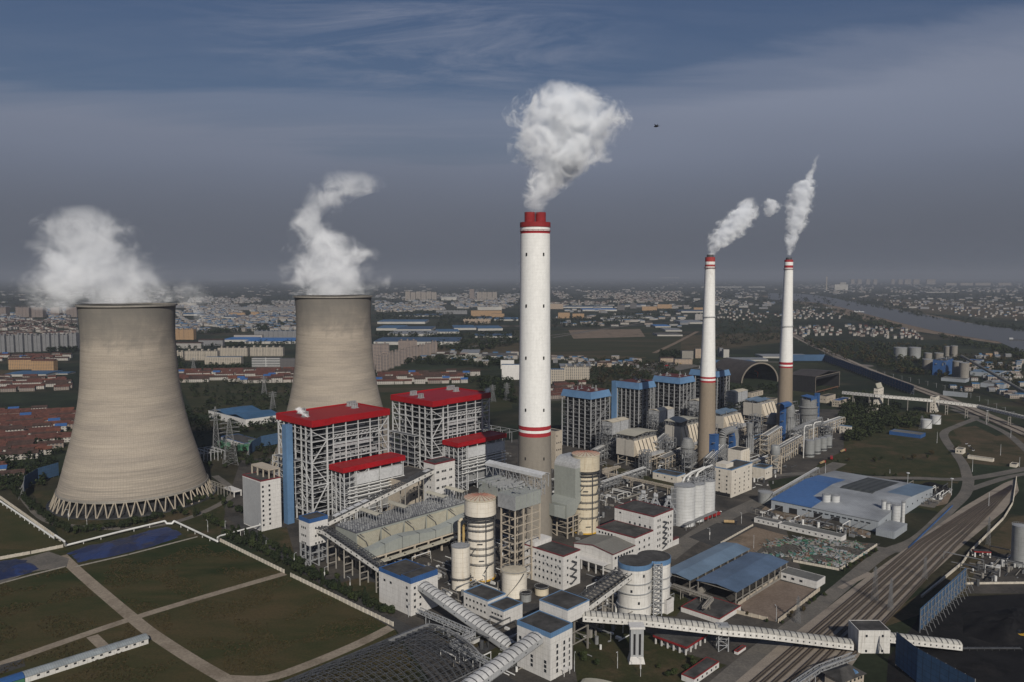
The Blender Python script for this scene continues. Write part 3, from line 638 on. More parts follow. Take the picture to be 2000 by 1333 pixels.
# ---------- red roofed boiler houses ----------
def boiler(nx,top,lx,rx,H,low,label,group,seed,shaft):
    rnd=random.Random(seed)
    x,y=G(nx,top,H);b=ext(x,y,H,rx,EB);a=ext(x,y,H,lx,(-EA[0],-EA[1]))
    t=empty('boiler_house',(x,y,0),TH,label,'boiler house',group)
    zf=H-5.2
    r=MB();r.box(0,b,0,a,zf,H-.9);r.box(0.5,b*.22,-2.2,0,zf,H-.95);r.build('roof',M['red_roof'],t)
    p=MB();e=.25
    p.box(-e,b*.22+e,-2.2-e,-2.2,zf-.2,H);p.box(b*.22,b*.22+e,-2.2,-e,zf-.2,H);p.box(b*.22+e,b+e,-e,0,zf-.2,H)
    p.box(-e,b+e,a,a+e,zf-.2,H);p.box(-e,0,-2.2,a,zf-.2,H);p.box(b,b+e,0,a,zf-.2,H);p.build('fascia',M['red_clad'],t)
    o=MB()
    for s,(ux,uy,n) in enumerate(((.18,.75,4),(.10,.42,3),(.82,.78,5),(.78,.55,3))):
        for i in range(n):
            for j in range(2):
                cx=b*ux+i*1.9;cy=a*uy+j*2.
                o.tube((cx,cy,H-.9),(cx,cy,H+2.9),.6,8,.6);o.tube((cx,cy,H+2.9),(cx,cy,H+3.3),.85,8)
        o.box(b*ux-1.2,b*ux+n*1.9-.7,a*uy-1.2,a*uy+3.2,H-.9,H-.5)
        o.build('roof_vent',M['steel_grey'],t);o=MB()
    # columns
    i0,i1,j0,j1=1.2,b-1.2,1.,a-1.
    xs=[i0+(i1-i0)*q for q in (0,.19,.27,.43,.59,.75,.87,1)];ys=[j0+(j1-j0)*q for q in (0,.16,.3,.48,.66,.82,1)]
    for q,xx in enumerate(xs):
        c=MB();c.bar((xx,j0,0),(xx,j0,zf),1.15 if q in(0,1,7) else .8);c.build('column',M['steel_white'],t)
        c=MB();c.bar((xx,j1,0),(xx,j1,zf),1.);c.build('column',M['steel_white'],t)
    for yy in ys[1:-1]:
        c=MB();c.bar((i0,yy,0),(i0,yy,zf),1.);c.build('column',M['steel_white'],t)
        c=MB();c.bar((i1,yy,0),(i1,yy,zf),1.);c.build('column',M['steel_white'],t)
    bm_=MB();Z=[z for z in (9,17,25,31,37,43,49.5,56,62,67,72,76.5) ]
    for k,z in enumerate(Z):
        wd=.8 if k%3==0 else .42
        bm_.bar((i0,j0,z),(i1,j0,z),wd);bm_.bar((i0,j0,z),(i0,j1,z),wd);bm_.bar((i1,j0,z),(i1,j1,z),wd);bm_.bar((i0,j1,z),(i1,j1,z),wd)
        for q in range(1,len(ys)-1):
            if rnd.random()<.5:bm_.bar((i0,ys[q],z),(i0+6,ys[q],z),.4)
    for q in range(7):      # handrails and half levels
        z=Z[q]+3.4
        bm_.bar((i0,ys[rnd.randint(0,3)],z),(i0,ys[rnd.randint(4,6)],z),.25);bm_.bar((xs[0],j0,z),(xs[2],j0,z),.25)
    # big diagonals
    for (u0,z0,u1,z1) in ((0,49.5,1,67),(1,31,0,49.5),(0,9,1,31),(0,76,1,67),(6,67,7,49.5),(7,31,6,49.5),(6,67,7,78)):
        bm_.bar((xs[u0],j0-.1,z0),(xs[u1],j0-.1,z1),.7)
    for (u0,z0,u1,z1) in ((0,76,1,67),(5,67,6,78),(0,31,2,49.5),(6,9,4,31),(2,9,0,31),(5,49.5,6,67),(3,56,4,67),(1,17,3,31)):
        bm_.bar((i0-.1,ys[u0],z0),(i0-.1,ys[u1],z1),.5)
    # truss band across the front
    x2,x6=xs[2],xs[6]
    for z in (67.,70.):bm_.bar((x2,j0-.3,z),(x6,j0-.3,z),.55)
    n=22
    for q in range(n):
        xa=x2+(x6-x2)*q/n;xb=x2+(x6-x2)*(q+1)/n
        bm_.bar((xa,j0-.3,67 if q%2 else 70),(xb,j0-.3,70 if q%2 else 67),.3)
    bm_.build('beam_grid',M['steel_white'],t)
    dk=MB()
    for k,z in enumerate(Z):
        dk.box(i0+.6,i0+7,j0+.6,j1-.6,z-.25,z-.02)
        dk.box(i0+7,i1-1,j0+.6,j0+5,z-.25,z-.02)
    dk.build('floor_deck',M['deck'],t)
    # furnace body
    f=MB();f.box(xs[1]+1,xs[7]-4,j0+6,j1-5,12,zf-.3);f.build('furnace',M['furnace2'],t)
    d=MB();d.box(i0+8,xs[1]+.8,j0+7,j1-6,10,zf-1);d.build('dark_backing',M['void'],t)  # black backing box, paints the shaded interior behind the left frame
    dr=MB()
    for q in range(4):
        xa=xs[2]+(xs[6]-xs[2])*q/4+1;dr.tube((xa,j0+3.4,75),(xa+(xs[6]-xs[2])/4-2,j0+3.4,75),1.25,12)
    dr.build('steam_drum',M['insul'],t,True)
    ib=MB();ib.box(xs[2]+.5,xs[5]+4,j0+1.2,j0+2.2,58.5,63);ib.box(xs[2]+.5,xs[6]-.5,j0+2.5,j0+3.5,51,53.4)
    for q in range(9):
        xa=xs[2]+2+(xs[6]-xs[2]-4)*q/8;ib.tube((xa,j0+1.5,46 if q%2 else 50),(xa,j0+1.5,56),.45,7)
        ib.bar((xa,j0+1.3,63.5),(xa+2,j0+1.3,66.5),.5)
    ib.build('burner_duct',M['insul'],t)
    cl=MB();clutter(cl,i0+1,i0+7,j0+1,j1-2,2,zf-3,190,rnd,.6,2.6)
    clutter(cl,i0+4,i1-2,j0+.8,j0+5,3,zf-8,150,rnd,.5,2.2)
    tag(cl.build('pipework',M['steel_grey'],t),kind='stuff')
    cl=MB();clutter(cl,i0+.8,i0+5,j0+1,j1-2,2,zf-5,90,rnd,.4,1.8)
    clutter(cl,i0+4,i1-2,j0+.6,j0+3,6,zf-8,90,rnd,.4,1.8);tag(cl.build('insulated_pipe',M['steel_white'],t),kind='stuff')
    # outrigger stair block on the left flank
    s=MB();lattice(s,-5.,i0,ys[2],ys[6],18,50,1,4,6,.45,.3,bp=.15,rnd=rnd);s.build('stair_frame',M['steel_white'],t)
    sd_=MB()
    for k in range(1,7):sd_.box(-4.6,i0-.4,ys[2]+.3,ys[6]-.3,18+32*k/6-.3,18+32*k/6-.1)
    clutter(sd_,-4.,0,ys[2],ys[6]-2,19,48,40,rnd,.5,2.);sd_.build('stair_deck',M['deck'],t)
    if shaft:
        X0,Y0,zt=shaft
        s=MB();s.box(X0,X0+6,Y0,Y0+6,0,zt);s.build('lift_shaft',M['pale_blue'],t)
    # lower roofed bay in front
    lnx,ltop,llx,lrx,LH=low
    lx_,ly_=G(lnx,ltop,LH);lb=ext(lx_,ly_,LH,lrx,EB);la=ext(lx_,ly_,LH,llx,(-EA[0],-EA[1]))
    dx,dy=lx_-x,ly_-y;c,s_=math.cos(TH),math.sin(TH);ox=c*dx+s_*dy;oy=-s_*dx+c*dy
    la=min(la,-oy-1.5) if -oy>8 else la
    r=MB();r.box(ox,ox+lb,oy,oy+la,LH-3.6,LH-.5);r.build('lower_roof',M['red_roof'],t)
    p=MB();q=(ox,ox+lb,oy,oy+la)
    p.box(q[0]-e,q[1]+e,q[2]-e,q[2],LH-4.2,LH);p.box(q[0]-e,q[1]+e,q[3],q[3]+e,LH-4.2,LH);p.box(q[0]-e,q[0],q[2],q[3],LH-4.2,LH);p.box(q[1],q[1]+e,q[2],q[3],LH-4.2,LH)
    p.build('lower_fascia',M['red_clad'],t)
    z1=LH-4.2
    fr=MB();lattice(fr,ox+1.5,ox+lb-1.5,oy+1,oy+la-1,0,z1,5,3,5,.75,.42,bp=.12,rnd=rnd)
    lattice(fr,ox+1.5,ox+12,oy+1.,oy+la-1,0,z1,2,3,9,.5,.3,bp=.25,rnd=rnd)
    fr.build('lower_frame',M['steel_white'],t)
    w_=MB();w_.box(ox+13,ox+lb*.56,oy+.2,oy+la-2,z1-12,z1-3.);w_.box(ox+lb*.58,ox+lb-3,oy+.2,oy+la-2,z1-12,z1-3.);w_.build('silencer_box',M['steel_white'],t)
    w_=MB();w_.box(ox+12,ox+lb-3,oy+3.5,oy+la-1.2,6,z1-11.4);w_.build('coal_bunker',M['duct_grey'],t)
    pp=MB()
    for q,zz in enumerate((z1-13,z1-15.5,z1-18,z1-21,z1-25)):
        pp.tube((ox+4,oy-.2-q*.3,zz),(ox+lb-1,oy-.2-q*.3,zz),.45,8)
    pp.build('steam_pipe',M['pipe_white'],t,True)
    cl=MB();clutter(cl,ox+1,ox+lb-2,oy+.6,oy+la-2,0,z1-13,130,rnd,.5,2.6);clutter(cl,ox+1,ox+13,oy+.6,oy+la-2,0,z1-1,100,rnd,.5,2.)
    tag(cl.build('lower_pipework',M['steel_grey'],t),kind='stuff')
    dk=MB()
    for k in range(1,7):dk.box(ox+2,ox+12,oy+1.2,oy+la-1.2,z1*k/7-.2,z1*k/7)
    dk.box(ox+2,ox+lb-2,oy+1.2,oy+la-1.2,5.6,5.9);dk.build('lower_deck',M['deck'],t)
    return t,b,a
B1,b1b,b1a=boiler(606,822,539.5,761,85,(670,915,628,791,47),'nearer of the two boiler houses with bright red roofs, steam wisp at its front','red roofed boiler houses',3,(-13.5,14.5,81))
B2,b2b,b2a=boiler(842,784,763.5,958,85,(894,866,850.5,988.5,47),'farther red roofed boiler house, beside the tallest chimney','red roofed boiler houses',5,None)
# ---------- turbine hall strip between and beside them ----------
# ---------- ground cover: fields, yards, roads, railway bed ----------
def soil(name,a,b_,sc_=.05,det=6,stretch=None,c3=None,fine=.6):
    m=bpy.data.materials.new(name);m.use_nodes=True;nt=m.node_tree;b=nt.nodes['Principled BSDF'];L=nt.links.new
    b.inputs['Roughness'].default_value=.95;b.inputs['Specular IOR Level'].default_value=.1
    tc=N(nt,'ShaderNodeTexCoord');co=tc.outputs['Object']
    if stretch:
        mp=N(nt,'ShaderNodeMapping');mp.inputs['Rotation'].default_value=(0,0,stretch[0]);mp.inputs['Scale'].default_value=(stretch[1],1,1)
        mp.vector_type='TEXTURE' if False else 'POINT';L(co,mp.inputs[0]);cc=mp.outputs[0]
    else:cc=co
    n=nz(nt,cc,sc_,det,.68,.4).outputs[0]
    c=mixc(nt,ramp(nt,n,[(.36,0),(.64,1)]),a,b_)
    if c3:c=mixc(nt,ramp(nt,nz(nt,cc,sc_*.37,5,.7).outputs[0],[(.52,0),(.63,.9)]),c,c3)
    c=mixc(nt,1.,c,ramp(nt,nz(nt,co,fine,4,.7).outputs[0],[(.25,.72),(.75,1.3)]),'MULTIPLY')
    L(c,b.inputs['Base Color']);M[name]=m
soil('grass',(.028,.035,.012),(.068,.052,.025),.026,9,(R(-46),.45),(.015,.025,.008),.7)
soil('grass2',(.024,.030,.012),(.045,.042,.020),.06,6,None,(.070,.052,.030))
soil('weeds',(.045,.042,.022),(.085,.062,.038),.05,6,None,(.030,.032,.016))
soil('dirt',(.14,.105,.075),(.20,.155,.115),.06,6,None,(.09,.075,.055))
soil('yard',(.045,.042,.039),(.082,.074,.064),.05,6,None,(.033,.032,.030))
soil('brown_yard',(.15,.115,.09),(.185,.145,.115),.08,5)
soil('path_concrete',(.21,.175,.135),(.26,.22,.17),.12,5,None,(.17,.14,.105))
soil('asphalt',(.042,.042,.042),(.062,.060,.057),.08,5,None,(.045,.045,.045))
soil('road_grey',(.10,.094,.085),(.145,.132,.115),.06,6)
soil('ballast',(.21,.180,.150),(.26,.225,.185),.12,6,(R(-46),.15),(.15,.13,.11),1.2)
soil('coal',(.006,.006,.007),(.013,.013,.014),.06,5,None,(.020,.019,.019))
soil('plots',(.020,.028,.012),(.042,.040,.020),.03,5,(R(-20),.15),(.065,.05,.032))
soil('rubble',(.03,.032,.028),(.13,.12,.105),.5,7,None,(.05,.045,.035),2.)
LV=[.004]
def patch(name,m,*px,z=None,dz=.005):
    if z is None:LV[0]+=dz;z=LV[0]
    return surf(name,PP(*px),M[m],z)
def strip(name,m,pts,w,px=True,z=None,dz=.005,w1=None):
    P=[Vector(G(*p)) if px else Vector(p) for p in pts]
    if z is None:LV[0]+=dz;z=LV[0]
    b=MB();Ls=[];n_=len(P)
    for i,p in enumerate(P):
        d0=(P[i]-P[i-1]).normalized() if i>0 else (P[1]-P[0]).normalized()
        d1=(P[i+1]-P[i]).normalized() if i<n_-1 else d0
        d=(d0+d1).normalized();n=Vector((-d.y,d.x));c=max(.5,n.dot(Vector((-d0.y,d0.x))))
        ww=w if w1 is None else w+(w1-w)*i/(n_-1)
        Ls.append((p+n*ww/2/c,p-n*ww/2/c))
    for (a,b1),(c,d) in zip(Ls,Ls[1:]):b.quad((b1.x,b1.y,0),(d.x,d.y,0),(c.x,c.y,0),(a.x,a.y,0))
    o=b.build(name,M[m],None,loc=(0,0,z));o['kind']='structure';return o
def smooth(pts,k=6):
    o=[];n=len(pts)
    for i in range(n-1):
        p0=pts[max(0,i-1)];p1=pts[i];p2=pts[i+1];p3=pts[min(n-1,i+2)]
        for j in range(k):
            t=j/k;o.append(tuple(.5*((2*p1[a])+(-p0[a]+p2[a])*t+(2*p0[a]-5*p1[a]+4*p2[a]-p3[a])*t*t+(-p0[a]+3*p1[a]-3*p2[a]+p3[a])*t**3) for a in (0,1)))
    o.append(pts[-1]);return o
# farmland belts beyond the plant
patch('field','plots',(345,738),(600,742),(1000,735),(1000,800),(760,830),(380,810))
patch('field','plots',(0,838),(150,815),(150,880),(0,880))
patch('field','weeds',(780,672),(1200,668),(1330,668),(1260,700),(1100,702),(780,690))
patch('field','plots',(1000,645),(1330,650),(1330,700),(1040,690))
patch('field','dirt',(1110,645),(1250,643),(1260,658),(1120,662))
patch('field','weeds',(1330,655),(1520,650),(1540,668),(1330,690))
patch('field','plots',(1100,705),(1330,700),(1330,750),(1080,770),(1040,740))
patch('field','weeds',(1700,583),(2000,592),(2000,625),(1800,612))
patch('field','plots',(-300,615),(60,612),(60,622),(-300,630))
patch('field','weeds',(0,722),(110,730),(0,745))
# the plant's own apron
patch('plant_yard','yard',(425,1030),(440,990),(470,900),(620,880),(1000,860),(1100,840),(1280,820),(1450,800),(1640,800),(1660,835),(1640,900),(1590,925),(1500,940),(1600,1210),(1440,1345),(850,1345),(770,1225),(600,1120))
patch('grass_plot','grass2',(1640,810),(1880,800),(1900,910),(1870,945),(1680,925),(1580,925),(1600,905),(1650,880))
patch('grass_plot','weeds',(1870,870),(2000,840),(2000,915),(1890,905))
patch('grass_plot','grass2',(1600,940),(1860,940),(1840,1010),(1830,1000),(1600,948))
patch('grass_plot','weeds',(1860,838),(1905,832),(1990,875),(1995,905),(1930,900),(1880,870))
patch('coal_yard','coal',(1795,1185),(1890,1165),(2010,1160),(2100,1160),(2100,1360),(1730,1360),(1735,1285),(1790,1215))
patch('grass_plot','weeds',(1740,1195),(1880,1110),(1975,1010),(2100,1000),(2100,1150),(1890,1155),(1800,1200),(1700,1235))
patch('yard','yard',(1920,1085),(2100,1075),(2100,1160),(1885,1160))
patch('lawn','grass2',(1120,1220),(1230,1215),(1330,1275),(1420,1300),(1330,1345),(1130,1345),(1120,1290))
patch('lawn','grass2',(620,1150),(700,1130),(780,1150),(760,1200),(700,1180))
patch('lawn','grass2',(845,1235),(900,1225),(1000,1260),(1010,1300),(960,1310),(880,1262))
patch('lawn','grass2',(1316,1150),(1345,1172),(1320,1205),(1240,1200))
patch('lawn','grass2',(1180,905),(1330,950),(1320,962),(1175,915))
patch('lawn','grass2',(500,1040),(560,1030),(580,1100),(545,1095))
patch('yard_stain','coal',(1060,1200),(1120,1190),(1150,1230),(1090,1240))
patch('yard_stain','yard',(1330,1085),(1420,1060),(1470,1090),(1400,1110))
# grass fields at lower left
patch('grass_field','grass',(-200,980),(0,975),(125,1062),(420,1050),(770,1228),(830,1345),(-400,1345),(-400,1100))
patch('grass_field','grass2',(120,1062),(100,1010),(60,960),(420,940),(440,1000),(430,1050))
strip('field_path','path_concrete',smooth([(120,1086),(165,1128),(258,1207),(300,1240),(380,1292),(455,1336),(520,1380)],4),7.5)
strip('field_path','path_concrete',smooth([(-60,1318),(0,1298),(120,1256),(258,1209),(400,1166),(556,1121)],4),6.5)
strip('field_path','path_concrete',smooth([(440,1326),(520,1326),(600,1300),(700,1258),(772,1222)],4),7.)
strip('field_path','path_concrete',[(180,1243),(200,1262),(215,1275)],6.)
patch('gravel_lot','road_grey',(-10,1108),(50,1090),(95,1078),(135,1092),(130,1108),(60,1118),(-10,1145))
patch('gravel_lot','asphalt',(0,1300),(45,1288),(50,1302),(0,1318))
# perimeter lane and plant roads
strip('plant_road','road_grey',smooth([(30,950),(80,1010),(140,1028),(250,1033),(350,1018),(430,985),(455,960),(420,930)],5),7.)
strip('plant_road','asphalt',smooth([(455,1010),(500,1045),(560,1090),(640,1140),(720,1190),(800,1235),(900,1290),(1000,1340)],5),9.)
strip('plant_road','asphalt',smooth([(640,1140),(690,1125),(740,1135)],5),8.)
strip('plant_road','asphalt',smooth([(830,1215),(900,1205),(1000,1190),(1100,1180),(1180,1150),(1210,1120)],5),10.)
strip('plant_road','asphalt',smooth([(900,1290),(1000,1240),(1090,1190)],4),8.)
strip('plant_road','road_grey',smooth([(1300,1090),(1340,1060),(1400,1020),(1460,990),(1560,945),(1640,905)],5),15.)
strip('plant_road','road_grey',smooth([(1385,1035),(1450,1000),(1500,1010),(1620,1050),(1735,1075),(1780,1070)],5),9.)
patch('truck_lot','asphalt',(1345,1050),(1400,1022),(1475,1030),(1475,1045),(1405,1072))
patch('bare_yard','dirt',(1410,1065),(1475,1030),(1540,1048),(1500,1083),(1420,1075))
patch('scrap_yard','rubble',(1500,1060),(1560,1050),(1720,1063),(1640,1112),(1550,1097),(1470,1085))
patch('walled_yard','brown_yard',(1442,1184),(1517,1133),(1600,1154),(1520,1216),(1470,1208))
patch('yard','dirt',(1500,960),(1560,940),(1800,962),(1860,965),(1850,985),(1825,990),(1740,960))
patch('yard','road_grey',(1560,943),(1640,930),(1860,955),(1825,993),(1700,975))
patch('yard','dirt',(1560,1000),(1700,1040),(1700,1052),(1480,1003),(1500,985))
# gravel road along the railway
strip('gravel_road','road_grey',smooth([(1380,1360),(1480,1275),(1560,1215),(1640,1150),(1720,1085),(1790,1055),(1850,1000),(1885,965),(1892,935)],5),10.)
strip('gravel_road','road_grey',smooth([(1500,930),(1600,925),(1700,933),(1800,935),(1890,936),(2010,915)],5),11.)
strip('gravel_road','road_grey',smooth([(1890,936),(1880,905),(1850,865),(1845,845),(1875,830),(1905,815),(1860,795),(1780,780)],6),10.)
strip('gravel_road','road_grey',smooth([(1860,800),(1920,825),(1970,850),(2010,885)],6),9.)
strip('gravel_road','road_grey',smooth([(1885,960),(1960,935),(2010,925)],3),8.)
# far roads
strip('far_road','road_grey',smooth([(660,735),(760,712),(900,682),(1000,665),(1200,640),(1330,615)],5),13.)
strip('far_road','dirt',smooth([(1278,690),(1320,670),(1362,648)],5),14.)
strip('far_road','road_grey',smooth([(1150,805),(1190,775),(1215,740)],3),8.)
strip('far_road','road_grey',smooth([(1080,660),(1200,640),(1330,628),(1450,605)],5),12.)
patch('far_yard','road_grey',(1220,740),(1262,712),(1300,705),(1370,715),(1310,728),(1260,735))
# railway bed
patch('railway_bed','ballast',(1405,1360),(1520,1262),(1620,1185),(1700,1122),(1800,1050),(1880,992),(1960,945),(1985,935),(1990,960),(1960,1000),(1890,1058),(1800,1140),(1735,1200),(1620,1365))
strip('railway_bed','ballast',[(1700,1120),(1640,1150)],4.)
strip('main_line_bed','ballast',smooth([(1540,650),(1600,680),(1700,725),(1780,755),(1860,785),(2010,850)],5),26.)
# river
rv=smooth([(1500,578),(1560,582),(1610,592),(1680,604),(1760,622),(1840,640),(1920,652),(2060,672)],5)
mw=bpy.data.materials.new('water');mw.use_nodes=True;b=mw.node_tree.nodes['Principled BSDF'];b.inputs['Base Color'].default_value=(.085,.085,.082,1);b.inputs['Roughness'].default_value=.45
nt=mw.node_tree;bp=N(nt,'ShaderNodeBump');bp.inputs['Strength'].default_value=.25;bp.inputs['Distance'].default_value=.5
nt.links.new(nz(nt,N(nt,'ShaderNodeTexCoord').outputs['Object'],.06,4,.6).outputs[0],bp.inputs['Height']);nt.links.new(bp.outputs[0],b.inputs['Normal']);M['water']=mw
strip('river_bank','dirt',rv,560,z=.25,w1=330)
patch('river','water',(1500,573),(1560,574),(1600,578),(1640,585),(1700,595),(1790,612),(1860,626),(1930,637),(2080,655),(2080,712),(2000,690),(1950,668),(1880,657),(1830,648),(1770,634),(1700,616),(1640,600),(1600,592),(1550,588),(1500,585),z=.55)
# ---------- tracks ----------
def wpt(px,py):return Vector(G(px,py))
A0,A1,A2=wpt(1446,1355),wpt(1790,1063),wpt(1976,946)
B0,B1,B2=wpt(1598,1355),wpt(1868,1066),wpt(1980,956)
def track(label,pts):
    t=empty('railway_track',(pts[0].x,pts[0].y,.75),0,label,'railway track','railway tracks of the yard')
    P=[p-pts[0] for p in pts]
    sl=MB()
    for s in (-1,1):
        q=MB()
        for a,b in zip(P,P[1:]):
            d=(b-a).normalized();n=Vector((-d.y,d.x))*.75*s
            q.bar((a.x+n.x,a.y+n.y,.12),(b.x+n.x,b.y+n.y,.12),.28,.25)
        q.build('rail',M['rail_steel'],t)
    q=MB()
    for a,b in zip(P,P[1:]):
        d=(b-a);L_=d.length;d=d.normalized();n=Vector((-d.y,d.x))
        for e in range(int(L_/.9)):
            c=a+d*(e*.9);q.hexa([(c.x-n.x*1.15,c.y-n.y*1.15,-.3),(c.x-n.x*1.15+d.x*.35,c.y-n.y*1.15+d.y*.35,-.3),(c.x+n.x*1.15+d.x*.35,c.y+n.y*1.15+d.y*.35,-.3),(c.x+n.x*1.15,c.y+n.y*1.15,-.3),(c.x-n.x*1.15,c.y-n.y*1.15,-.02),(c.x-n.x*1.15+d.x*.35,c.y-n.y*1.15+d.y*.35,-.02),(c.x+n.x*1.15+d.x*.35,c.y+n.y*1.15+d.y*.35,-.02),(c.x+n.x*1.15,c.y+n.y*1.15,-.02)])
    tag(q.build('sleepers',M['sleepers'],t),kind='stuff')
ords=['leftmost','second','third','fourth','fifth','sixth','rightmost']
for k in range(7):
    u=k/6;uu=(0,.14,.29,.47,.63,.82,1)[k]
    pts=[A0.lerp(B0,uu),A1.lerp(B1,uu),A1.lerp(B1,uu).lerp(A2.lerp(B2,uu),.55),A2.lerp(B2,uu*.3+.3)]
    track(ords[k]+' of the seven railway tracks in the yard',pts)
for k in range(2):
    pts=[wpt(1545,650+k*2),wpt(1600,681+k*3),wpt(1700,725+k*4),wpt(1780,755+k*5),wpt(1860,785+k*6),wpt(2010,850+k*8)]
    track(('upper','lower')[k]+' of two main line tracks beyond the blue wind fence',pts)
# ---------- perimeter walls, fences, pipes ----------
def wall(label,pts,h=2.6,w=.35,m='wall_white',name='perimeter_wall',cat='wall',px=True,z0=0.,posts=4.,cap=True):
    P=[Vector(G(*p)) if px else Vector(p) for p in pts];o0=P[0].copy();q=MB();c=MB()
    for a,b in zip(P,P[1:]):
        a=a-o0;b=b-o0;q.bar((a.x,a.y,z0+h/2),(b.x,b.y,z0+h/2),w,h);L_=(b-a).length
        n=int(L_/posts)
        for k in range(n+1):
            p=a+(b-a)*k/max(1,n);q.box(p.x-.3,p.x+.3,p.y-.3,p.y+.3,z0,z0+h+.15)
    o=q.build(name,M[m],None,loc=(o0.x,o0.y,0));return tag(o,label,cat)
wall('pale perimeter wall from the white pipe corner to the first gap, upper of two lengths',[(427,1057),(555,1120)])
wall('pale perimeter wall beside the lower right grass field, ending at the transfer house',[(568,1127),(768,1224)])
wall('pale wall along the top of the upper left grass strip',[(-40,950),(0,974),(118,1058)])
wall('pale wall left of the pipe arch, above the gravel lot',[(0,1094),(60,1083),(123,1070)],2.4)
wall('low pale wall under the blue tarpaulin heap',[(150,1108),(250,1085),(385,1050)],.9,.5,m='concrete',posts=30)
wall('low pale wall under the left tarpaulin heap',[(-30,1150),(60,1125),(128,1108)],.9,.5,m='concrete',posts=30)
wall('tan wall closing the brown yard on its track side',[(1520,1217),(1600,1155)],2.4,m='beige_wall')
wall('tan wall closing the brown yard along the open shed',[(1442,1184),(1517,1133)],2.4,m='beige_wall')
wall('short tan wall at the bottom of the brown yard',[(1424,1195),(1498,1213)],2.2,m='beige_wall')
wall('cream wall round the bottom of the scrap yard',[(1550,1098),(1640,1115)],1.6,m='wall_white')
wall('cream wall on the track side of the scrap yard',[(1640,1115),(1712,1067)],1.8,m='wall_white')
wall('long cream wall between the tracks and the right hand fields',[(1985,935),(1978,985),(1960,1015),(1895,1080),(1878,1105)],2.2,m='wall_white')
wall('low retaining wall ending at the coal yard fence',[(1800,1168),(1878,1103)],1.6,.9,m='wall_white')
wall('pale fence round the bare fenced yard',[(1408,1063),(1470,1028)],1.6,m='wall_white')
wall('blue strip fence beside the gravel road',[(1860,990),(1775,1072)],1.3,.15,m='bright_blue',name='fence',cat='fence')
wall('pale wall above the coal yard at right',[(1885,1142),(2060,1140)],1.4,.6,m='wall_white')
def pipeline(label,pts,r=.8,m='pipe_white',px=True):
    # pts (px,py,z)
    P=[]
    for p in pts:
        g=G(p[0],p[1],p[2]);P.append(Vector((g[0],g[1],p[2])))
    o0=Vector((P[0].x,P[0].y,0));q=MB();q.path([tuple(p-o0) for p in P],r,10)
    for p in P:q.lathe([(0.01,p.z-r),(r*.8,p.z-r*.6),(r,p.z),(r*.8,p.z+r*.6),(.01,p.z+r)],cx=p.x-o0.x,cy=p.y-o0.y,n=10)
    for a,b in zip(P,P[1:]):
        n=int((b-a).length/12)
        for k in range(1,n):
            c=a+(b-a)*k/n-o0
            if c.z>1:q.bar((c.x,c.y,0),(c.x,c.y,c.z),.4)
    o=q.build('steam_pipe',M[m],None,True,loc=tuple(o0));return tag(o,label,'pipe')
pipeline('long white pipe with an arch, running along the field wall below the nearer cooling tower',[(-10,972,2.6),(107,1052,2.6),(108,1046,6.5),(126,1058,6.5),(128,1066,2.2),(230,1040,2.6),(322,1018,2.6),(326,1023,1.5),(336,1023,1.5),(340,1018,3.),(425,1058,2.6)],.75)
pipeline('white pipe joining the field corner to the tall bunker building',[(425,1058,1.),(425,1050,5.),(430,1047,5.),(508,1026,5.),(509,1010,10.),(540,1002,10.)],.6)
# long hut in the lower left field
x,y=G(290,1258);E_=Vector(G(50,1335))-Vector((x,y));ang=math.atan2(-E_.y,-E_.x);L_=E_.length
t=empty('field_hut',(x,y,0),ang,'long narrow hut with pale corrugated roof in the lower left grass field','hut')
q=MB();q.box(-L_,0,0,7,0,3.2);q.build('wall',M['white_dirty'],t)
def gabroof(x0,x1,m,nm):
    q=MB();ks=[(-.5,3.1),(1.5,4.),(3.5,4.4),(5.5,4.),(7.5,3.1)]
    for (ya,za),(yb,zb) in zip(ks,ks[1:]):q.hexa([(x0,ya,za),(x1,ya,za),(x1,yb,zb),(x0,yb,zb),(x0,ya,za+.15),(x1,ya,za+.15),(x1,yb,zb+.15),(x0,yb,zb+.15)])
    q.build(nm,M[m],t)
gabroof(-L_,.4,'hut_roof','roof')
windows(t,'R',[-3-4.2*k for k in range(int(L_/4.4))],[2.1],1.3,.9)
x,y=G(50,1335);t=empty('field_hut',(x,y,0),ang,'blue roofed hut adjoining the long narrow field hut at the bottom left','hut')
q=MB();q.box(-25,-.3,0,7,0,2.9);q.build('wall',M['green_tank'],t);gabroof(-25.5,-.2,'bright_blue','roof')
# tarpaulin heaps
def heap(label,poly,h,m,name='tarpaulin_heap',cat='heap',seed=0,z0=0.):
    P=[Vector(G(*p)) for p in poly];c=sum(P,Vector((0,0)))/len(P)
    q=MB();ringn=7;P=[p-c for p in P];Q=[]
    for a,b in zip(P,P[1:]+P[:1]):
        k=max(1,int((b-a).length/2.5));Q+=[a+(b-a)*j/k for j in range(k)]
    n=len(Q)
    for r_ in range(ringn):
        f=1-r_/ringn
        zz=h*(1-f**2.2) if r_ else 0
        for p in Q:
            v=p*f;jz=noise.noise(Vector((v.x*.12+seed,v.y*.12,r_*.3)))*h*.5+noise.noise(Vector((v.x*.5+seed,v.y*.5,0)))*h*.22
            q.v.append((v.x,v.y,z0+max(.02,zz+(jz if r_ else 0))))
    q.v.append((0,0,z0+h))
    for r_ in range(ringn-1):
        for i in range(n):j=(i+1)%n;q.f.append((r_*n+i,r_*n+j,(r_+1)*n+j,(r_+1)*n+i))
    for i in range(n):q.f.append(((ringn-1)*n+i,(ringn-1)*n+(i+1)%n,ringn*n))
    o=q.build(name,M[m],None,True,loc=(c.x,c.y,0));return tag(o,label,cat)
mt=bpy.data.materials.new('tarp');mt.use_nodes=True;nt=mt.node_tree;b=nt.nodes['Principled BSDF'];b.inputs['Roughness'].default_value=.6
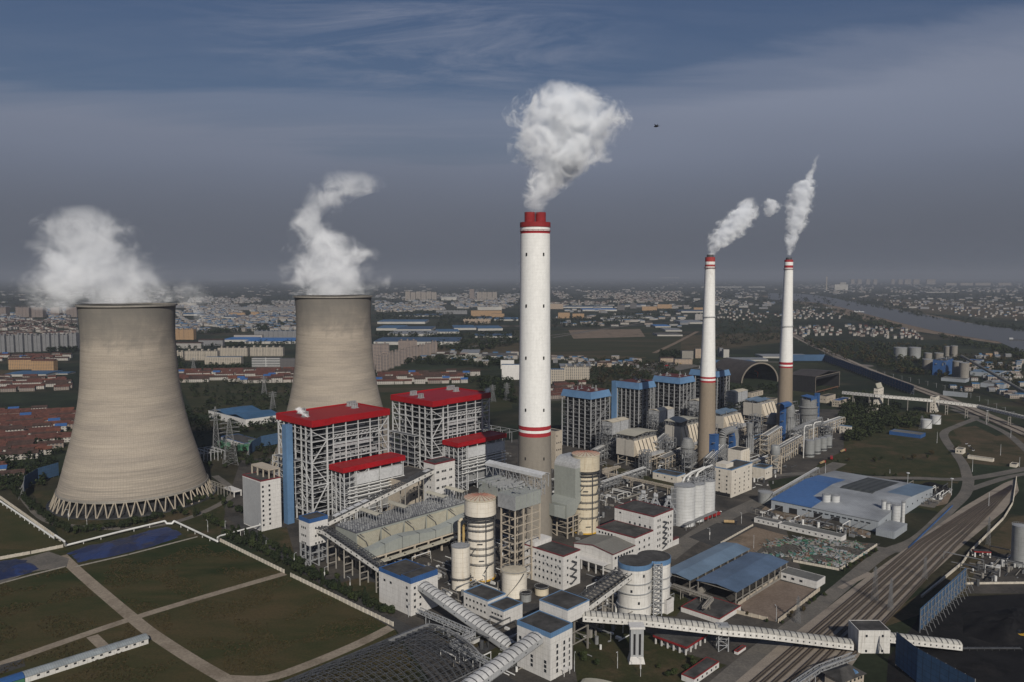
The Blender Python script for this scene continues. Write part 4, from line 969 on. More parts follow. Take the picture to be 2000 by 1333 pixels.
co=N(nt,'ShaderNodeTexCoord').outputs['Object']
vo=N(nt,'ShaderNodeTexVoronoi');vo.inputs['Scale'].default_value=.045;vo.distance='MANHATTAN';nt.links.new(co,vo.inputs['Vector']);sp=N(nt,'ShaderNodeSeparateColor');nt.links.new(vo.outputs['Color'],sp.inputs[0])
c=ramp(nt,sp.outputs[0],[(0,(.009,.017,.058)),(.35,(.012,.027,.095)),(.7,(.016,.022,.05)),(.85,(.010,.022,.078))],'CONSTANT')
c=mixc(nt,ramp(nt,nz(nt,co,.09,6,.75).outputs[0],[(.58,0),(.66,.7)]),c,(.045,.04,.038));c=mixc(nt,1.,c,ramp(nt,nz(nt,co,.6,4,.7).outputs[0],[(.3,.7),(.7,1.3)]),'MULTIPLY')
nt.links.new(c,b.inputs['Base Color']);M['tarp']=mt
heap('large heap under blue tarpaulins inside the wall below the nearer cooling tower',[(128,1082),(160,1070),(250,1050),(325,1028),(345,1035),(362,1046),(300,1068),(220,1088),(150,1100)],2.6,'tarp',seed=2)
heap('blue tarpaulin heap cut off by the left edge',[(-60,1102),(20,1094),(55,1094),(78,1112),(60,1120),(10,1132),(-60,1150)],3.,'tarp',seed=5)
heap('dark coal heap behind the wide factory hall, left one',[(1715,950),(1735,940),(1775,943),(1800,952),(1770,962),(1735,962)],4.5,'coal','coal_heap','heap',3)
heap('dark coal heap behind the wide factory hall, right one',[(1790,948),(1815,943),(1850,950),(1860,962),(1830,966),(1795,960)],3.5,'coal','coal_heap','heap',4)
heap('low coal pile in the black coal yard at the lower right',[(1880,1200),(1990,1190),(2100,1200),(2100,1260),(1950,1262),(1880,1240)],5,'coal','coal_heap','heap',6)
heap('spoil heap in front of the wide factory hall',[(1570,1010),(1600,1006),(1660,1022),(1650,1032),(1600,1026)],2.2,'yard','spoil_heap','heap',8)
# scrap: individual pieces are beyond counting
q=MB();rr=random.Random(4)
cols=['green_tank','steel_grey','concrete','rust','tarp2']
sg=[MB() for _ in cols]
poly=[Vector(G(*p)) for p in ((1500,1062),(1560,1053),(1715,1066),(1640,1110),(1552,1094),(1475,1082))]
def inside(p,P):
    c=False;n=len(P)
    for i in range(n):
        a,b=P[i],P[(i+1)%n]
        if (a.y>p[1])!=(b.y>p[1]) and p[0]<(b.x-a.x)*(p[1]-a.y)/(b.y-a.y)+a.x:c=not c
    return c
mnx,mxx=min(p.x for p in poly),max(p.x for p in poly);mny,mxy=min(p.y for p in poly),max(p.y for p in poly)
k=0
while k<900:
    p=(rr.uniform(mnx,mxx),rr.uniform(mny,mxy))
    if not inside(p,poly) or noise.noise(Vector((p[0]*.05,p[1]*.05,3)))<-.12:continue
    k+=1;s=rr.uniform(.4,1.8);m_=sg[rr.choice((0,1,1,2,2,2,3,4))]
    if rr.random()<.5:m_.box(p[0],p[0]+s*1.6,p[1],p[1]+s,0.1,.1+s*.7)
    else:
        a=rr.uniform(0,3.14);m_.bar((p[0],p[1],.3),(p[0]+4*math.cos(a)*s,p[1]+4*math.sin(a)*s,.3+rr.uniform(0,1.6)),.35)
t=empty('scrap_pile',(0,0,0),0,'spread of mixed green, grey and rusty scrap inside the cream walled scrap yard','scrap');
for m_,c_ in zip(sg,cols):tag(m_.build('scrap_metal',M[c_],t),kind='stuff')
# ---------- buildings of the near plant ----------
def wv(t,face,n,L,rows,w=1.5,h=1.7,a=.06,b=.94,**k):
    windows(t,face,wins(n,L*a,L*b),rows,w,h,**k)
def lvls(n,z0,z1):return [z0+(z1-z0)*(i+.5)/n for i in range(n)]
# tall narrow bunker building left of the boilers
t,b,a,H=bld('bunker_building','tall narrow white building with grey ribbed side, left of the boiler houses','building',511.5,939,1039,473.5,548,wall='white_wall',trim='red_trim',th=.6)
o=MB();o.box(-.12,-.03,.4,a-.4,1,H-1.4);o.build('ribbed_cladding',M['grey_clad'],t)
wv(t,'R',1,b*.2,lvls(9,3,H-3));windows(t,'R',[b*.42],lvls(9,3,H-3))
o=MB();lattice(o,b*.45,b-.5,1,a-1,H,H+7,2,3,1,.9,.9,bp=0);o.box(b*.45,b,0,a,H+7,H+7.6);o.build('roof_frame',M['beige_wall'],t)
# transfer tower on legs, blue rim
t,b,a,H=bld('transfer_tower','white transfer tower on open legs, dark blue rim, at foot of nearer boiler house','transfer tower',606,1015.5,1111,583.5,640,trim='bright_blue',th=2.2,zb=15.5)
TT=(t,b,a,H)
for z in (H-6.5,H-12.,H-17.2):
    windows(t,'L',wins(3,a*.3,a*.8),[z],1.2,1.5);windows(t,'R',wins(3,b*.25,b*.75),[z],1.2,1.5)
o=MB();lattice(o,.6,b-.6,.6,a-.6,0,15.5,2,2,3,.9,.55,bp=0.1);o.build('leg_frame',M['steel_grey'],t)
o=MB();clutter(o,1,b-1,1,a-1,1,14,12,random.Random(3),.8,3);tag(o.build('equipment',M['steel_grey'],t),kind='stuff')
# white building with red rim at the head of the long conveyor
t,b,a,H=bld('bunker_building','white building with thin red rim between the two red roofed boiler houses','building',849.5,905.5,None,827.5,888.5,H=53,trim='red_trim',th=.8)
DD=(t,b,a,H)
for z in lvls(7,4,H-4):
    windows(t,'R',[b*q for q in (.1,.17,.36,.44,.52,.74,.82)],[z],1.3,1.7);windows(t,'L',wins(2,a*.3,a*.8),[z],1.3,1.6)
# roofs between the boilers: low hall
t,b,a,H=bld('turbine_hall','low dark roofed hall with pale walls between the two boiler houses','hall',800,945,None,728,870,H=30,wall='beige_wall',par=.3)
wv(t,'R',8,b,[H-4,H-10]);
# ---------- precipitator 1 ----------
def esp1():
    x,y=G(696,1042,25.);b=ext(x,y,25,912,EB);a=ext(x,y,25,655.5,(-EA[0],-EA[1]))
    t=empty('precipitator',(x,y,0),TH,'long grey green precipitator block with forest of posts on its deck','precipitator','precipitators')
    H=25.
    o=MB();o.box(0,b,0,a,12.5,H);o.build('casing',M['green_clad'],t)
    o=MB();o.box(-.4,b+.4,-.4,0,H,H+.5);o.box(-.4,b+.4,a,a+.4,H,H+.5);o.box(-.4,0,0,a,H,H+.5);o.box(.5,b-.5,.5,a-.5,H+.01,H+.2);o.build('deck_edge',M['deck'],t)
    o=MB();rnd=random.Random(9)
    nx,ny=int(b/2.0),int(a/3.0)
    for i in range(nx):
        for j in range(ny):
            xx,yy=1.2+i*2.,1.5+j*3.
            o.bar((xx,yy,H+.2),(xx,yy,H+1.7),.22)
            if rnd.random()<.45:o.box(xx-.5,xx+.5,yy-.5,yy+.5,H+.2,H+.2+rnd.uniform(.5,1.5))
        o.bar((1.2+i*2,1,H+1.4),(1.2+i*2,a-1,H+1.4),.12)
    for j in range(ny):o.bar((1,1.5+j*3,H+1.6),(b-1,1.5+j*3,H+1.6),.12)
    tag(o.build('rapper_gear',M['steel_grey'],t),kind='stuff')
    # canopies
    for k,u in enumerate((.20,.44,.80,.99)):
        o=MB();xx=b*u-3
        o.hexa([(xx,1.,H+8),(xx+3,1.,H+9),(xx+3,a-3,H+9),(xx,a-3,H+8),(xx,1.,H+8.25),(xx+3,1.,H+9.25),(xx+3,a-3,H+9.25),(xx,a-3,H+8.25)])
        o.hexa([(xx+3,1.,H+9),(xx+6,1.,H+8),(xx+6,a-3,H+8),(xx+3,a-3,H+9),(xx+3,1.,H+9.25),(xx+6,1.,H+8.25),(xx+6,a-3,H+8.25),(xx+3,a-3,H+9.25)])
        cn=o.build('canopy',M['canopy'],t)
        o=MB()
        for j in range(7):
            yy=1.5+(a-5)*j/6
            for q in (xx+.4,xx+5.6):o.bar((q,yy,H),(q,yy,H+8.1),.3)
            if j<6:o.bar((xx+5.6,yy,H+.3),(xx+5.6,yy+(a-5)/6,H+8),.18)
        link('canopy_frame',o.mesh('canopy_frame',M['steel_grey']),cn)
    # inlet funnels: pyramids on the near side
    n=5;w=b/n
    for k in range(n):
        o=MB();x0=k*w+.6;x1=(k+1)*w-.6;xm=(x0+x1)/2
        o.hexa([(x0,0,13),(x1,0,13),(x1,-.2,13),(x0,-.2,13),(x0,0,H-1.5),(x1,0,H-1.5),(x1,-.2,H-1.5),(x0,-.2,H-1.5)])
        o.v+=[(x0,-.2,13.2),(x1,-.2,13.2),(x1,-.2,H-1.7),(x0,-.2,H-1.7),(xm-1.7,-8.3,14.5),(xm+1.7,-8.3,14.5),(xm+1.7,-8.3,17.5),(xm-1.7,-8.3,17.5)]
        q=len(o.v)-8
        for f in ((3,2,6,7),(1,5,6,2),(0,3,7,4),(0,4,5,1)):o.f.append(tuple(q+i for i in f))
        o.build('inlet_funnel',M['green_clad2'],t)
        r=MB();r.bar((x0-.3,-.6,H-1),(x0-.3+w*.22,-4.5,18.8),.5);r.bar((x0-.3+w*.22,-4.5,18.8),(x0-.3+w*.22,-7.5,14.5),.5)
        r.bar((x0-.3+w*.1,-.6,H-1),(x0-.3+w*.32,-4.5,18.8),.5);r.build('strut',M['steel_dark'],t)
    # manifold duct in front, rising and falling along its length
    o=MB();m=40
    def top(u):return 17.2+1.6*math.sin(u*10-1.2)+.06*u*30
    for k in range(m):
        u0,u1=k/m,(k+1)/m;xa,xb=-3+(b+3)*u0,-3+(b+3)*u1
        o.hexa([(xa,-15.5,11.5),(xb,-15.5,11.5),(xb,-8.4,11.5),(xa,-8.4,11.5),(xa,-15.5,top(u0)),(xb,-15.5,top(u1)),(xb,-8.4,top(u1)+.6),(xa,-8.4,top(u0)+.6)])
    o.lathe([(3.55,11.5),(3.55,17.4)],cx=-3,cy=-11.95,n=24);o.build('manifold_duct',M['green_clad'],t)
    o=MB()
    for k in range(1,7):
        xa=-3+(b+3)*k/7;u=k/7;o.box(xa-.12,xa+.12,-15.65,-8.3,11.4,top(u)+.5)
    o.build('duct_flange',M['steel_dark'],t)
    # concrete table beneath
    for i in range(9):
        for yy in (-14.5,-8,2,a*.5,a-2):
            c=MB();xx=1+(b-2)*i/8;c.bar((xx,yy,0),(xx,yy,12.4 if yy>0 else 11.4),1.1);c.build('column',M['beige_wall'],t)
    c=MB()
    for zz in (5.6,10.6):
        for yy in (-14.5,-8,2,a*.5,a-2):c.bar((1,yy,zz),(b-1,yy,zz),.8 if zz<10 else 1.2)
        for i in range(9):xx=1+(b-2)*i/8;c.bar((xx,-14.5,zz),(xx,a-2,zz),.8)
    c.build('beam_grid',M['beige_wall'],t)
    c=MB();
    for i in range(0,8):
        xx=1+(b-2)*i/8+1;c.box(xx,xx+(b-2)/8-2,-20,-16.5,8.6,8.9)
    c.bar((1,-20,8.2),(b-1,-20,8.2),.7);c.bar((1,-16.4,8.2),(b-1,-16.4,8.2),.7)
    c.build('walkway',M['canopy'],t)
    c=MB();clutter(c,2,b-2,-12,a-3,0,10,90,rnd,1,4);tag(c.build('pipework',M['steel_dark'],t),kind='stuff')
mat('green_clad2',(.32,.305,.24),.1,.4,.3,(.2,.17,.12),.7,lines=('X',1.5,.1),rust=.15)
esp1()
# ---------- round towers and tanks ----------
def cyl_at(px,pyb,rpx,pyt):
    x,y=G(px,pyb);return x,y,rpx*y/F,ZAT(x,y,pyt)
def hoops(parent,r,zs,m='steel_dark',w=.9,name='walkway_ring'):
    for z in zs:
        b=MB();b.lathe([(r,z-.15),(r+w,z-.15),(r+w,z+.15),(r,z+.15)],n=40,caps=False)
        b.lathe([(r+w-.1,z+.9),(r+w,z+.9),(r+w,z+1.1),(r+w-.1,z+1.1)],n=40,caps=False)
        for k in range(24):
            a=k*math.pi/12;b.bar(((r+w)*math.cos(a),(r+w)*math.sin(a),z),((r+w)*math.cos(a),(r+w)*math.sin(a),z+1.1),.1)
            b.bar((r*math.cos(a),r*math.sin(a),z-1.),((r+w)*math.cos(a),(r+w)*math.sin(a),z-.1),.12)
        b.build(name,M[m],parent)
def tank(name,label,cat,px,pyb,rpx,pyt,m='tank_white',roofm='cream_roof',rise=.8,group=None,rings=(),stair=True,ringm='steel_dark'):
    x,y,r,H=cyl_at(px,pyb,rpx,pyt)
    t=empty(name,(x,y,0),0,label,cat,group)
    MB().lathe([(r,0),(r,H)],n=48,caps=False).build('shell',M[m],t,True)
    q=MB();q.lathe([(r+.12,H-.05),(r+.12,H+.15),(r*.6,H+rise*.6),(r*.2,H+rise),(.01,H+rise)],n=48,caps=False);q.build('roof',M[roofm],t,True)
    q=MB();q.lathe([(r+.05,H+.9),(r+.2,H+.9),(r+.2,H+1.05),(r+.05,H+1.05)],n=40,caps=False)
    for k in range(20):a=k*math.pi/10;q.bar(((r+.1)*math.cos(a),(r+.1)*math.sin(a),H),((r+.1)*math.cos(a),(r+.1)*math.sin(a),H+1),.1)
    q.build('railing',M['steel_grey'],t)
    if rings:hoops(t,r+.02,[H*k for k in rings],ringm)
    if stair:
        q=MB();n=14
        for k in range(n):
            a0=-2.3+1.5*k/n;a1=-2.3+1.5*(k+1)/n;q.bar(((r+.5)*math.cos(a0),(r+.5)*math.sin(a0),H*k/n),((r+.5)*math.cos(a1),(r+.5)*math.sin(a1),H*(k+1)/n),.7,.25)
        q.build('stairway',M['steel_dark'],t)
    return t,r,H
def absorber(px,pyb,rpx,pyt,label,m,capk=1.17,seed=1):
    x,y,r,H=cyl_at(px,pyb,rpx,pyt)
    t=empty('absorber_tower',(x,y,0),0,label,'absorber tower','white absorber towers')
    MB().lathe([(r*1.02,0),(r*1.02,H*.18),(r,H*.2),(r,H*.48),(r*.97,H*.5),(r*.97,H*.73),(r*.90,H*.75),(r*.9,H*.8)],n=56,caps=False).build('shell',M[m],t,True)
    MB().lathe([(r*capk,H*.80),(r*capk,H*.985),(r*capk+.25,H*.99)],n=56,caps=False).build('mist_hood',M[m],t,True)
    MB().lathe([(r*capk*.6,H*.79),(r*capk,H*.80)],n=40,caps=False).build('hood_floor',M['steel_dark'],t)
    q=MB();q.lathe([(r*capk+.3,H*.985),(r*capk+.3,H),(r*.5,H+1.2),(.01,H+1.9)],n=48,caps=False);rf=q.build('roof',M['cream_roof'],t,True)
    q=MB()
    for k in range(20):
        a=k*math.pi/10;rr=r*capk+.2;q.bar((rr*math.cos(a),rr*math.sin(a),H+.15),(.6*math.cos(a),.6*math.sin(a),H+2.),.35,.3)
    link('rib',q.mesh('rib',M['red_trim2']),rf)
    hoops(t,r*.95,[H*.74,H*.78],w=2.2);hoops(t,r*.98,[H*.5,H*.62,H*.68],'steel_dk3',w=.95);hoops(t,r+.05,[H*.32,H*.40,H*.20],'steel_dk3',w=.8)
    q=MB()
    for a in (-1.15,-2.5,-.3):
        q.bar(((r+1.1)*math.cos(a),(r+1.1)*math.sin(a),0),((r+1.1)*math.cos(a),(r+1.1)*math.sin(a),H*.8),.5)
    rnd=random.Random(seed)
    for k in range(9):
        a=rnd.uniform(-2.9,-.2);z=rnd.uniform(3,H*.6);q.bar(((r+1.)*math.cos(a),(r+1.)*math.sin(a),z),((r+1.)*math.cos(a+.35),(r+1.)*math.sin(a+.35),z+rnd.choice((0,5))),.5)
    q.build('ladder_frame',M['steel_dark'],t)
    q=MB();q.lathe([(r+1.2,0),(r+1.2,.8),(r,.8)],n=40,caps=False);q.build('base_ring',M['yellow'],t)
    return t,r,H
mat('red_trim2',(.34,.16,.12),.2,.4)
absorber(938.5,1127,27,971,'white banded absorber tower with round ribbed hood, in front of the tallest chimney','tank_white')
absorber(1143,1036,25.5,886,'cream absorber tower joined to a grey elbow duct, right of the tallest chimney','tank_cream',1.08,seed=4)
tank('slurry_tank','tall narrow white tank at the foot of the hooded absorber tower','tank',900,1148,18.5,1066,rings=(.26,),rise=.4,roofm='steel_grey',stair=False)
tank('storage_tank','squat cream storage tank with rust stained roof beside white four storey building','tank',1004.5,1161,25.5,1114,'tank_white',rings=())
tank('water_tank','small open grey tank below the squat cream tank','tank',1027,1173,11,1159,'tank_grey','void',0,stair=False)
tank('water_tank','round open cream basin tank between the squat tank and the white four storey building','tank',1058,1160,14,1147,'tank_cream','void',.0,stair=False)
# riser pipes by the absorber
x,y=G(906,1122)
for k,dx in enumerate((-3.,0.)):
    q=MB();q.tube((0,0,0),(0,0,36-3*k),1.0,14);q.path([(0,0,36-3*k),(1.3,1.5,37.5-3*k),(6,3,37-3*k)],.95,12)
    o=q.build('riser_pipe',M['pipe_yellow'] if k else M['tank_cream'],None,True,loc=(x+dx,y,0));tag(o,('left' if k==0 else 'right')+' one of two tall cream riser pipes beside the hooded absorber tower','pipe')
# ---------- concrete scaffold and grey duct left of the chimney ----------
x,y=G(1006,1146);t=empty('duct_scaffold',(x,y,0),TH,'brown concrete scaffold tower carrying a grey green duct, left of the tallest chimney','scaffold')
Hs=ZAT(x,y,997);aS=ext(x,y,Hs,979,(-EA[0],-EA[1]));bS=ext(x,y,Hs,1054,EB)
q=MB();lattice(q,0,bS,0,aS,0,Hs,3,1,9,.85,.5,bp=.12,rnd=random.Random(2));q.build('frame',M['beige_wall'],t)
q=MB();q.box(-1,bS,-1,aS+2,Hs,Hs+9);q.hexa([(bS*.2,aS+2,Hs),(bS,aS+2,Hs),(bS,aS+26,Hs),(bS*.2,aS+26,Hs),(bS*.2,aS+2,Hs+9),(bS,aS+2,Hs+9),(bS,aS+26,Hs+12),(bS*.2,aS+26,Hs+12)])
q.build('duct',M['green_clad'],t)
q=MB()
for k in range(7):q.box(-1+(bS+1)*k/7-.15,-1+(bS+1)*k/7+.15,-1.2,aS+2.1,Hs-.2,Hs+9.2)
for k in range(5):q.box(bS*.2-.1,bS+.2,aS+3+k*5,aS+3.4+k*5,Hs-.1,Hs+12.2)
q.build('duct_flange',M['steel_grey'],t)
q=MB();rr=random.Random(8);clutter(q,0,bS,0,aS+24,Hs+9,Hs+13,60,rr,.5,2.);lattice(q,bS+.5,bS+4,-1,aS+24,Hs+5,Hs+14,1,5,2,.35,.25,bp=.3,rnd=rr);tag(q.build('platform_gear',M['steel_grey'],t),kind='stuff')
# white canopy ridge
q=MB();y0_,y1_=-3.,aS+38;x0_=bS-1;zc_=Hs+19
q.hexa([(x0_,y0_,zc_-.2),(x0_+4,y0_,zc_+1),(x0_+4,y1_,zc_+1),(x0_,y1_,zc_-.2),(x0_,y0_,zc_+.1),(x0_+4,y0_,zc_+1.3),(x0_+4,y1_,zc_+1.3),(x0_,y1_,zc_+.1)])
q.hexa([(x0_+4,y0_,zc_+1),(x0_+8,y0_,zc_-.2),(x0_+8,y1_,zc_-.2),(x0_+4,y1_,zc_+1),(x0_+4,y0_,zc_+1.3),(x0_+8,y0_,zc_+.1),(x0_+8,y1_,zc_+.1),(x0_+4,y1_,zc_+1.3)])
q.box(x0_-.1,x0_,y0_,y1_,zc_-2,zc_);cn=q.build('canopy',M['steel_white'],t)
q=MB();lattice(q,x0_+.5,x0_+7.5,y0_+1,y1_-1,Hs+10,zc_-.3,1,8,1,.4,.3,bp=.7,rnd=rr);link('canopy_frame',q.mesh('canopy_frame',M['steel_grey']),cn)
# ---------- elbow duct beside the cream absorber ----------
x,y=G(1137,1042);t=empty('elbow_duct',(x,y,0),TH,'big pale grey elbow duct rising beside the cream absorber tower','duct')
zt=ZAT(x,y,900);w_=ext(x,y,zt,1097,(-EA[0],-EA[1]));d_=9.
za=ZAT(x,y,970)
q=MB();q.box(-d_,0,0,w_,za,zt-5);q.build('riser',M['insul2'] if 'insul2' in M else M['green_clad'],t)
q=MB();n=8
for k in range(n):
    a0=math.pi/2*k/n;a1=math.pi/2*(k+1)/n
    P=[]
    for zlow,aa in ((0,a0),(0,a1)):P.append((-d_*0-d_*math.cos(aa),zt-5+(7)*math.sin(aa)))
    (xa,z0),(xb,z1)=P
    q.hexa([(xa,0,zt-5.01),(xb,0,zt-5.01),(xb,w_,zt-5.01),(xa,w_,zt-5.01),(xa,0,z0),(xb,0,z1),(xb,w_,z1),(xa,w_,z0)])
q.box(0,9,1,w_-1,zt-4,zt+2);q.build('elbow',M['insul'],t)
q=MB();q.hexa([(-d_,0,za-12),(0,0,za),(0,w_,za),(-d_,w_,za-12),(-d_,0,za),(0,0,za+.01),(0,w_,za+.01),(-d_,w_,za)])
q.hexa([(-d_-10,0,za-14),(-d_,0,za-12),(-d_,w_,za-12),(-d_-10,w_,za-14),(-d_-10,0,za-3),(-d_,0,za),(-d_,w_,za),(-d_-10,w_,za-3)])
q.build('lower_bend',M['green_clad'],t)
q=MB();lattice(q,-d_-9,2,0,w_,0,za-13,3,2,4,.8,.5,bp=.3,rnd=rr);q.build('frame',M['beige_wall'],t)
q=MB();q.hexa([(-d_-22,2,20),(-d_-10,2,za-14),(-d_-10,w_-2,za-14),(-d_-22,w_-2,20),(-d_-22,2,29),(-d_-10,2,za-4),(-d_-10,w_-2,za-4),(-d_-22,w_-2,29)]);q.build('link_duct',M['green_clad'],t)
# ---------- white buildings with red rims ----------
t,b,a,H=bld('office_building','white four storey building with many small windows, right of the squat cream tank','building',1100,1086,1154,1024.5,1133.5,trim='red_trim',th=.4)
for z in lvls(4,2.,H-1.5):
    windows(t,'L',wins(9,a*.03,a*.97),[z],1.3,1.5);windows(t,'R',[b*.25,b*.75],[z],1.2,1.5)
q=MB()
for k in range(3):
    z=3+k*5;q.bar((b*.4,-1.4,z),(b*.7,-1.4,z+2.5),.3,.9);q.box(b*.35,b*.45,-2,-.1,z,z+.2);q.bar((b*.7,-1.4,z+2.5),(b*.42,-1.4,z+5),.3,.9)
q.build('fire_stair',M['steel_dark'],t)
q=MB()
for k in range(22):
    u=random.uniform(2,a-2);z=random.uniform(3,H-2);q.box(-.55,-.05,u,u+.7,z,z+.5)
tag(q.build('air_conditioner',M['steel_grey'],t),kind='stuff')
q=MB();q.box(.2,b-.2,a-9,a-.2,H,H+3.2);q.build('stair_head',M['white_wall'],t)
t,b1_,a1_,H1=bld('workshop','low white workshop with grey gently pitched roof and red rim','workshop',1197,1082,1121,1121.5,1240,wall=None)
z=H1;q=MB()
q.box(0,b1_,0,a1_,0,z);q.v+=[(0,0,z),(0,a1_,z),(0,a1_/2,z+2.4),(b1_,0,z),(b1_,a1_,z),(b1_,a1_/2,z+2.4)]
k=len(q.v)-6;q.f+=[(k,k+2,k+1),(k+3,k+4,k+5)];q.build('wall',M['white_wall'],t)
q=MB()
for s in (0,1):
    ya,yb=(-.4,a1_/2) if s==0 else (a1_/2,a1_+.4);za_,zb_=(z-.05,z+2.4) if s==0 else (z+2.4,z-.05)
    q.hexa([(-.4,ya,za_),(b1_+.1,ya,za_),(b1_+.1,yb,zb_),(-.4,yb,zb_),(-.4,ya,za_+.3),(b1_+.1,ya,za_+.3),(b1_+.1,yb,zb_+.3),(-.4,yb,zb_+.3)])
q.build('roof',M['grey_roof2'] if 'grey_roof2' in M else M['canopy_dark'] if 'canopy_dark' in M else M['grey_roof'],t)
q=MB();q.bar((-.45,-.4,z+.1),(-.45,a1_/2,z+2.55),.25,.5);q.bar((-.45,a1_/2,z+2.55),(-.45,a1_+.4,z+.1),.25,.5);q.bar((-.4,-.45,z+.1),(b1_,-.45,z+.1),.25,.5);q.build('roof_trim',M['red_trim'],t)
windows(t,'R',wins(7,b1_*.05,b1_*.95),[H1-3.2],2.,1.7);windows(t,'R',wins(7,b1_*.05,b1_*.95),[3.],2.,1.7)
q=MB();q.box(-8,-.0,2,a1_*.96,6.6,7);
for k in range(6):q.bar((-7.6,2.4+(a1_*.92)*k/5,0),(-7.6,2.4+(a1_*.92)*k/5,6.6),.7)
q.build('loading_canopy',M['white_wall'],t)
xF,yF=t.location.x,t.location.y
def on_line(px,z,x0,y0,d):
    L_=ext(x0,y0,z,px,d);return x0+d[0]*L_,y0+d[1]*L_
def bld2(name,label,cat,x,y,top,lx,rx,**k):
    H=ZAT(x,y,top);b=ext(x,y,H,rx,EB);a=ext(x,y,H,lx,(-EA[0],-EA[1]))
    t=empty(name,(x,y,0),TH,label,cat,k.pop('group',None));par=.4
    blk(t,0,b,0,a,k.get('zb',0.),H-par,k.get('wall','white_wall'),k.get('roof','tar_roof'),k.get('trim'),k.get('th',.5),par)
    return t,b,a,H-par
x,y=on_line(1240.4,15,xF,yF,EB)
t,b,a,H=bld2('process_building','middle white block of the stepped building with flat dark roof','building',x,y,1050,1164.5,1276,trim='red_trim')
for z in lvls(3,2,H-2):windows(t,'R',wins(3,b*.1,b*.9),[z],1.5,1.7)
windows(t,'L',wins(5,a*.55,a*.95),[H-2.5],1.3,1.5)
x2,y2=on_line(1276.5,20,xF,yF,EB)
t,b,a,H=bld2('process_building','tallest white block of the stepped building, dark roof with rotary gear behind','building',x2,y2,1008.6,1200.5,1315,trim='red_trim')
for z in lvls(5,3,H-2):windows(t,'R',[b*.22,b*.32,b*.75,b*.88],[z],1.2,1.8)
windows(t,'L',wins(5,a*.02,a*.66),[H-8.5],1.4,1.7);windows(t,'L',[a*.35,a*.85],[H-3],1.5,1.2)
q=MB()
for k in range(5):
    z=3+k*4;q.bar((b*.42,-1.4,z),(b*.62,-1.4,z+2),.3,.9);q.bar((b*.62,-1.4,z+2),(b*.42,-1.4,z+4),.3,.9)
q.build('fire_stair',M['steel_dark'],t)
t2,b_,a_,H_=bld2('process_building','small white annex at the right foot of the stepped building','building',*on_line(1315,8,xF,yF,EB),1054,1310,1326,trim='red_trim')
for i,(px,py) in enumerate(((1256,975),(1280,982),(1306,986))):
    x,y=G(px,py+12,24);q=MB();rr=random.Random(i)
    for dx,dy in ((-3,-2),(3,-2),(3,2),(-3,2)):q.bar((dx,dy,0),(dx*.35,dy*.35,34),.5)
    q.bar((-6,-4,24),(0,0,34),1.3);q.bar((6,-3,22),(0,0,33),.8);q.tube((-1.6,0,34),(1.6,0,34),1.7,12)
    for z in (8,16,24,29):q.bar((-3*(1-z/50),-2,z),(3*(1-z/50),-2,z),.4)
    o=q.build('bucket_elevator',M['steel_grey'],None,loc=(x,y,0));tag(o,('left','middle','right')[i]+' one of three steel head frames with round drum behind the stepped white building','elevator head','elevator heads behind the stepped building')
# ---------- twin coal silos ----------
xa,ya=G(1238.5,1198);r=33*ya/F;xb,yb=G(1276,1187);Hs_=ZAT(xa,ya,1095)
t=empty('coal_silo',((xa+xb)/2,(ya+yb)/2,0),0,'pair of joined white silos with one dark roof and pale blue rim','silo')
ox,oy=(xb-xa)/2,(yb-ya)/2;r2=r
for nm,sx in (('silo_drum',-1),('silo_drum',1)):
    q=MB();q.lathe([(r,0),(r,Hs_-3)],cx=ox*sx,cy=oy*sx,n=56,caps=False);q.build(nm,M['silo_white'] if 'silo_white' in M else M['white_wall'],t,True)
    for z in (6.5,15.,21.):
        q=MB();q.lathe([(r+.02,z),(r+.8,z),(r+.8,z+.3),(r+.02,z+.3)],cx=ox*sx,cy=oy*sx,n=48,caps=False);q.build('ring',M['steel_grey'],t)
# outline of the union
pts=[]
for sx in (-1,1):
    for k in range(72):
        an=2*math.pi*k/72;p=(ox*sx+(r+.3)*math.cos(an),oy*sx+(r+.3)*math.sin(an))
        if math.hypot(p[0]+ox*sx,p[1]+oy*sx)>=r+.3:pts.append((math.atan2(p[1],p[0]),p))
pts.sort();poly=[p for _,p in pts]
q=MB();q.prism(poly,Hs_-3,Hs_);q.build('rim',M['pale_blue'],t)
q=MB();q.prism([(p[0]*.985,p[1]*.985) for p in poly],Hs_+.003,Hs_+.1);q.build('roof',M['tar_roof'],t)
for k,(an,z) in enumerate(((-1.15,26),(-1.9,17),(-.7,18),(-1.45,10))):
    q=MB();q.box(-.6,.6,-.12,.12,-.8,.8);o=q.build('window',M['glass'],t);o.location=(-ox+(r+.02)*math.cos(an),-oy+(r+.02)*math.sin(an),z);o.rotation_euler=(0,0,an+math.pi/2)
x,y=G(1283,1201);q=MB();lattice(q,-2.4,2.4,-2.,2.,0,Hs_-1,1,1,11,.5,.35,bp=.8,rnd=random.Random(4))
for k in range(11):q.bar((-2.4,-2,(Hs_-1)*k/11),(2.4,-2,(Hs_-1)*(k+1)/11),.9,.3)
o=q.build('stair_tower',M['steel_grey'],None,loc=(x,y,0));tag(o,'grey steel stair tower in the notch between the joined white silos','stair tower')
t,b,a,H=bld('annex','small white annex at the right foot of the joined silos','building',1303,1174,1201,1296,1316)
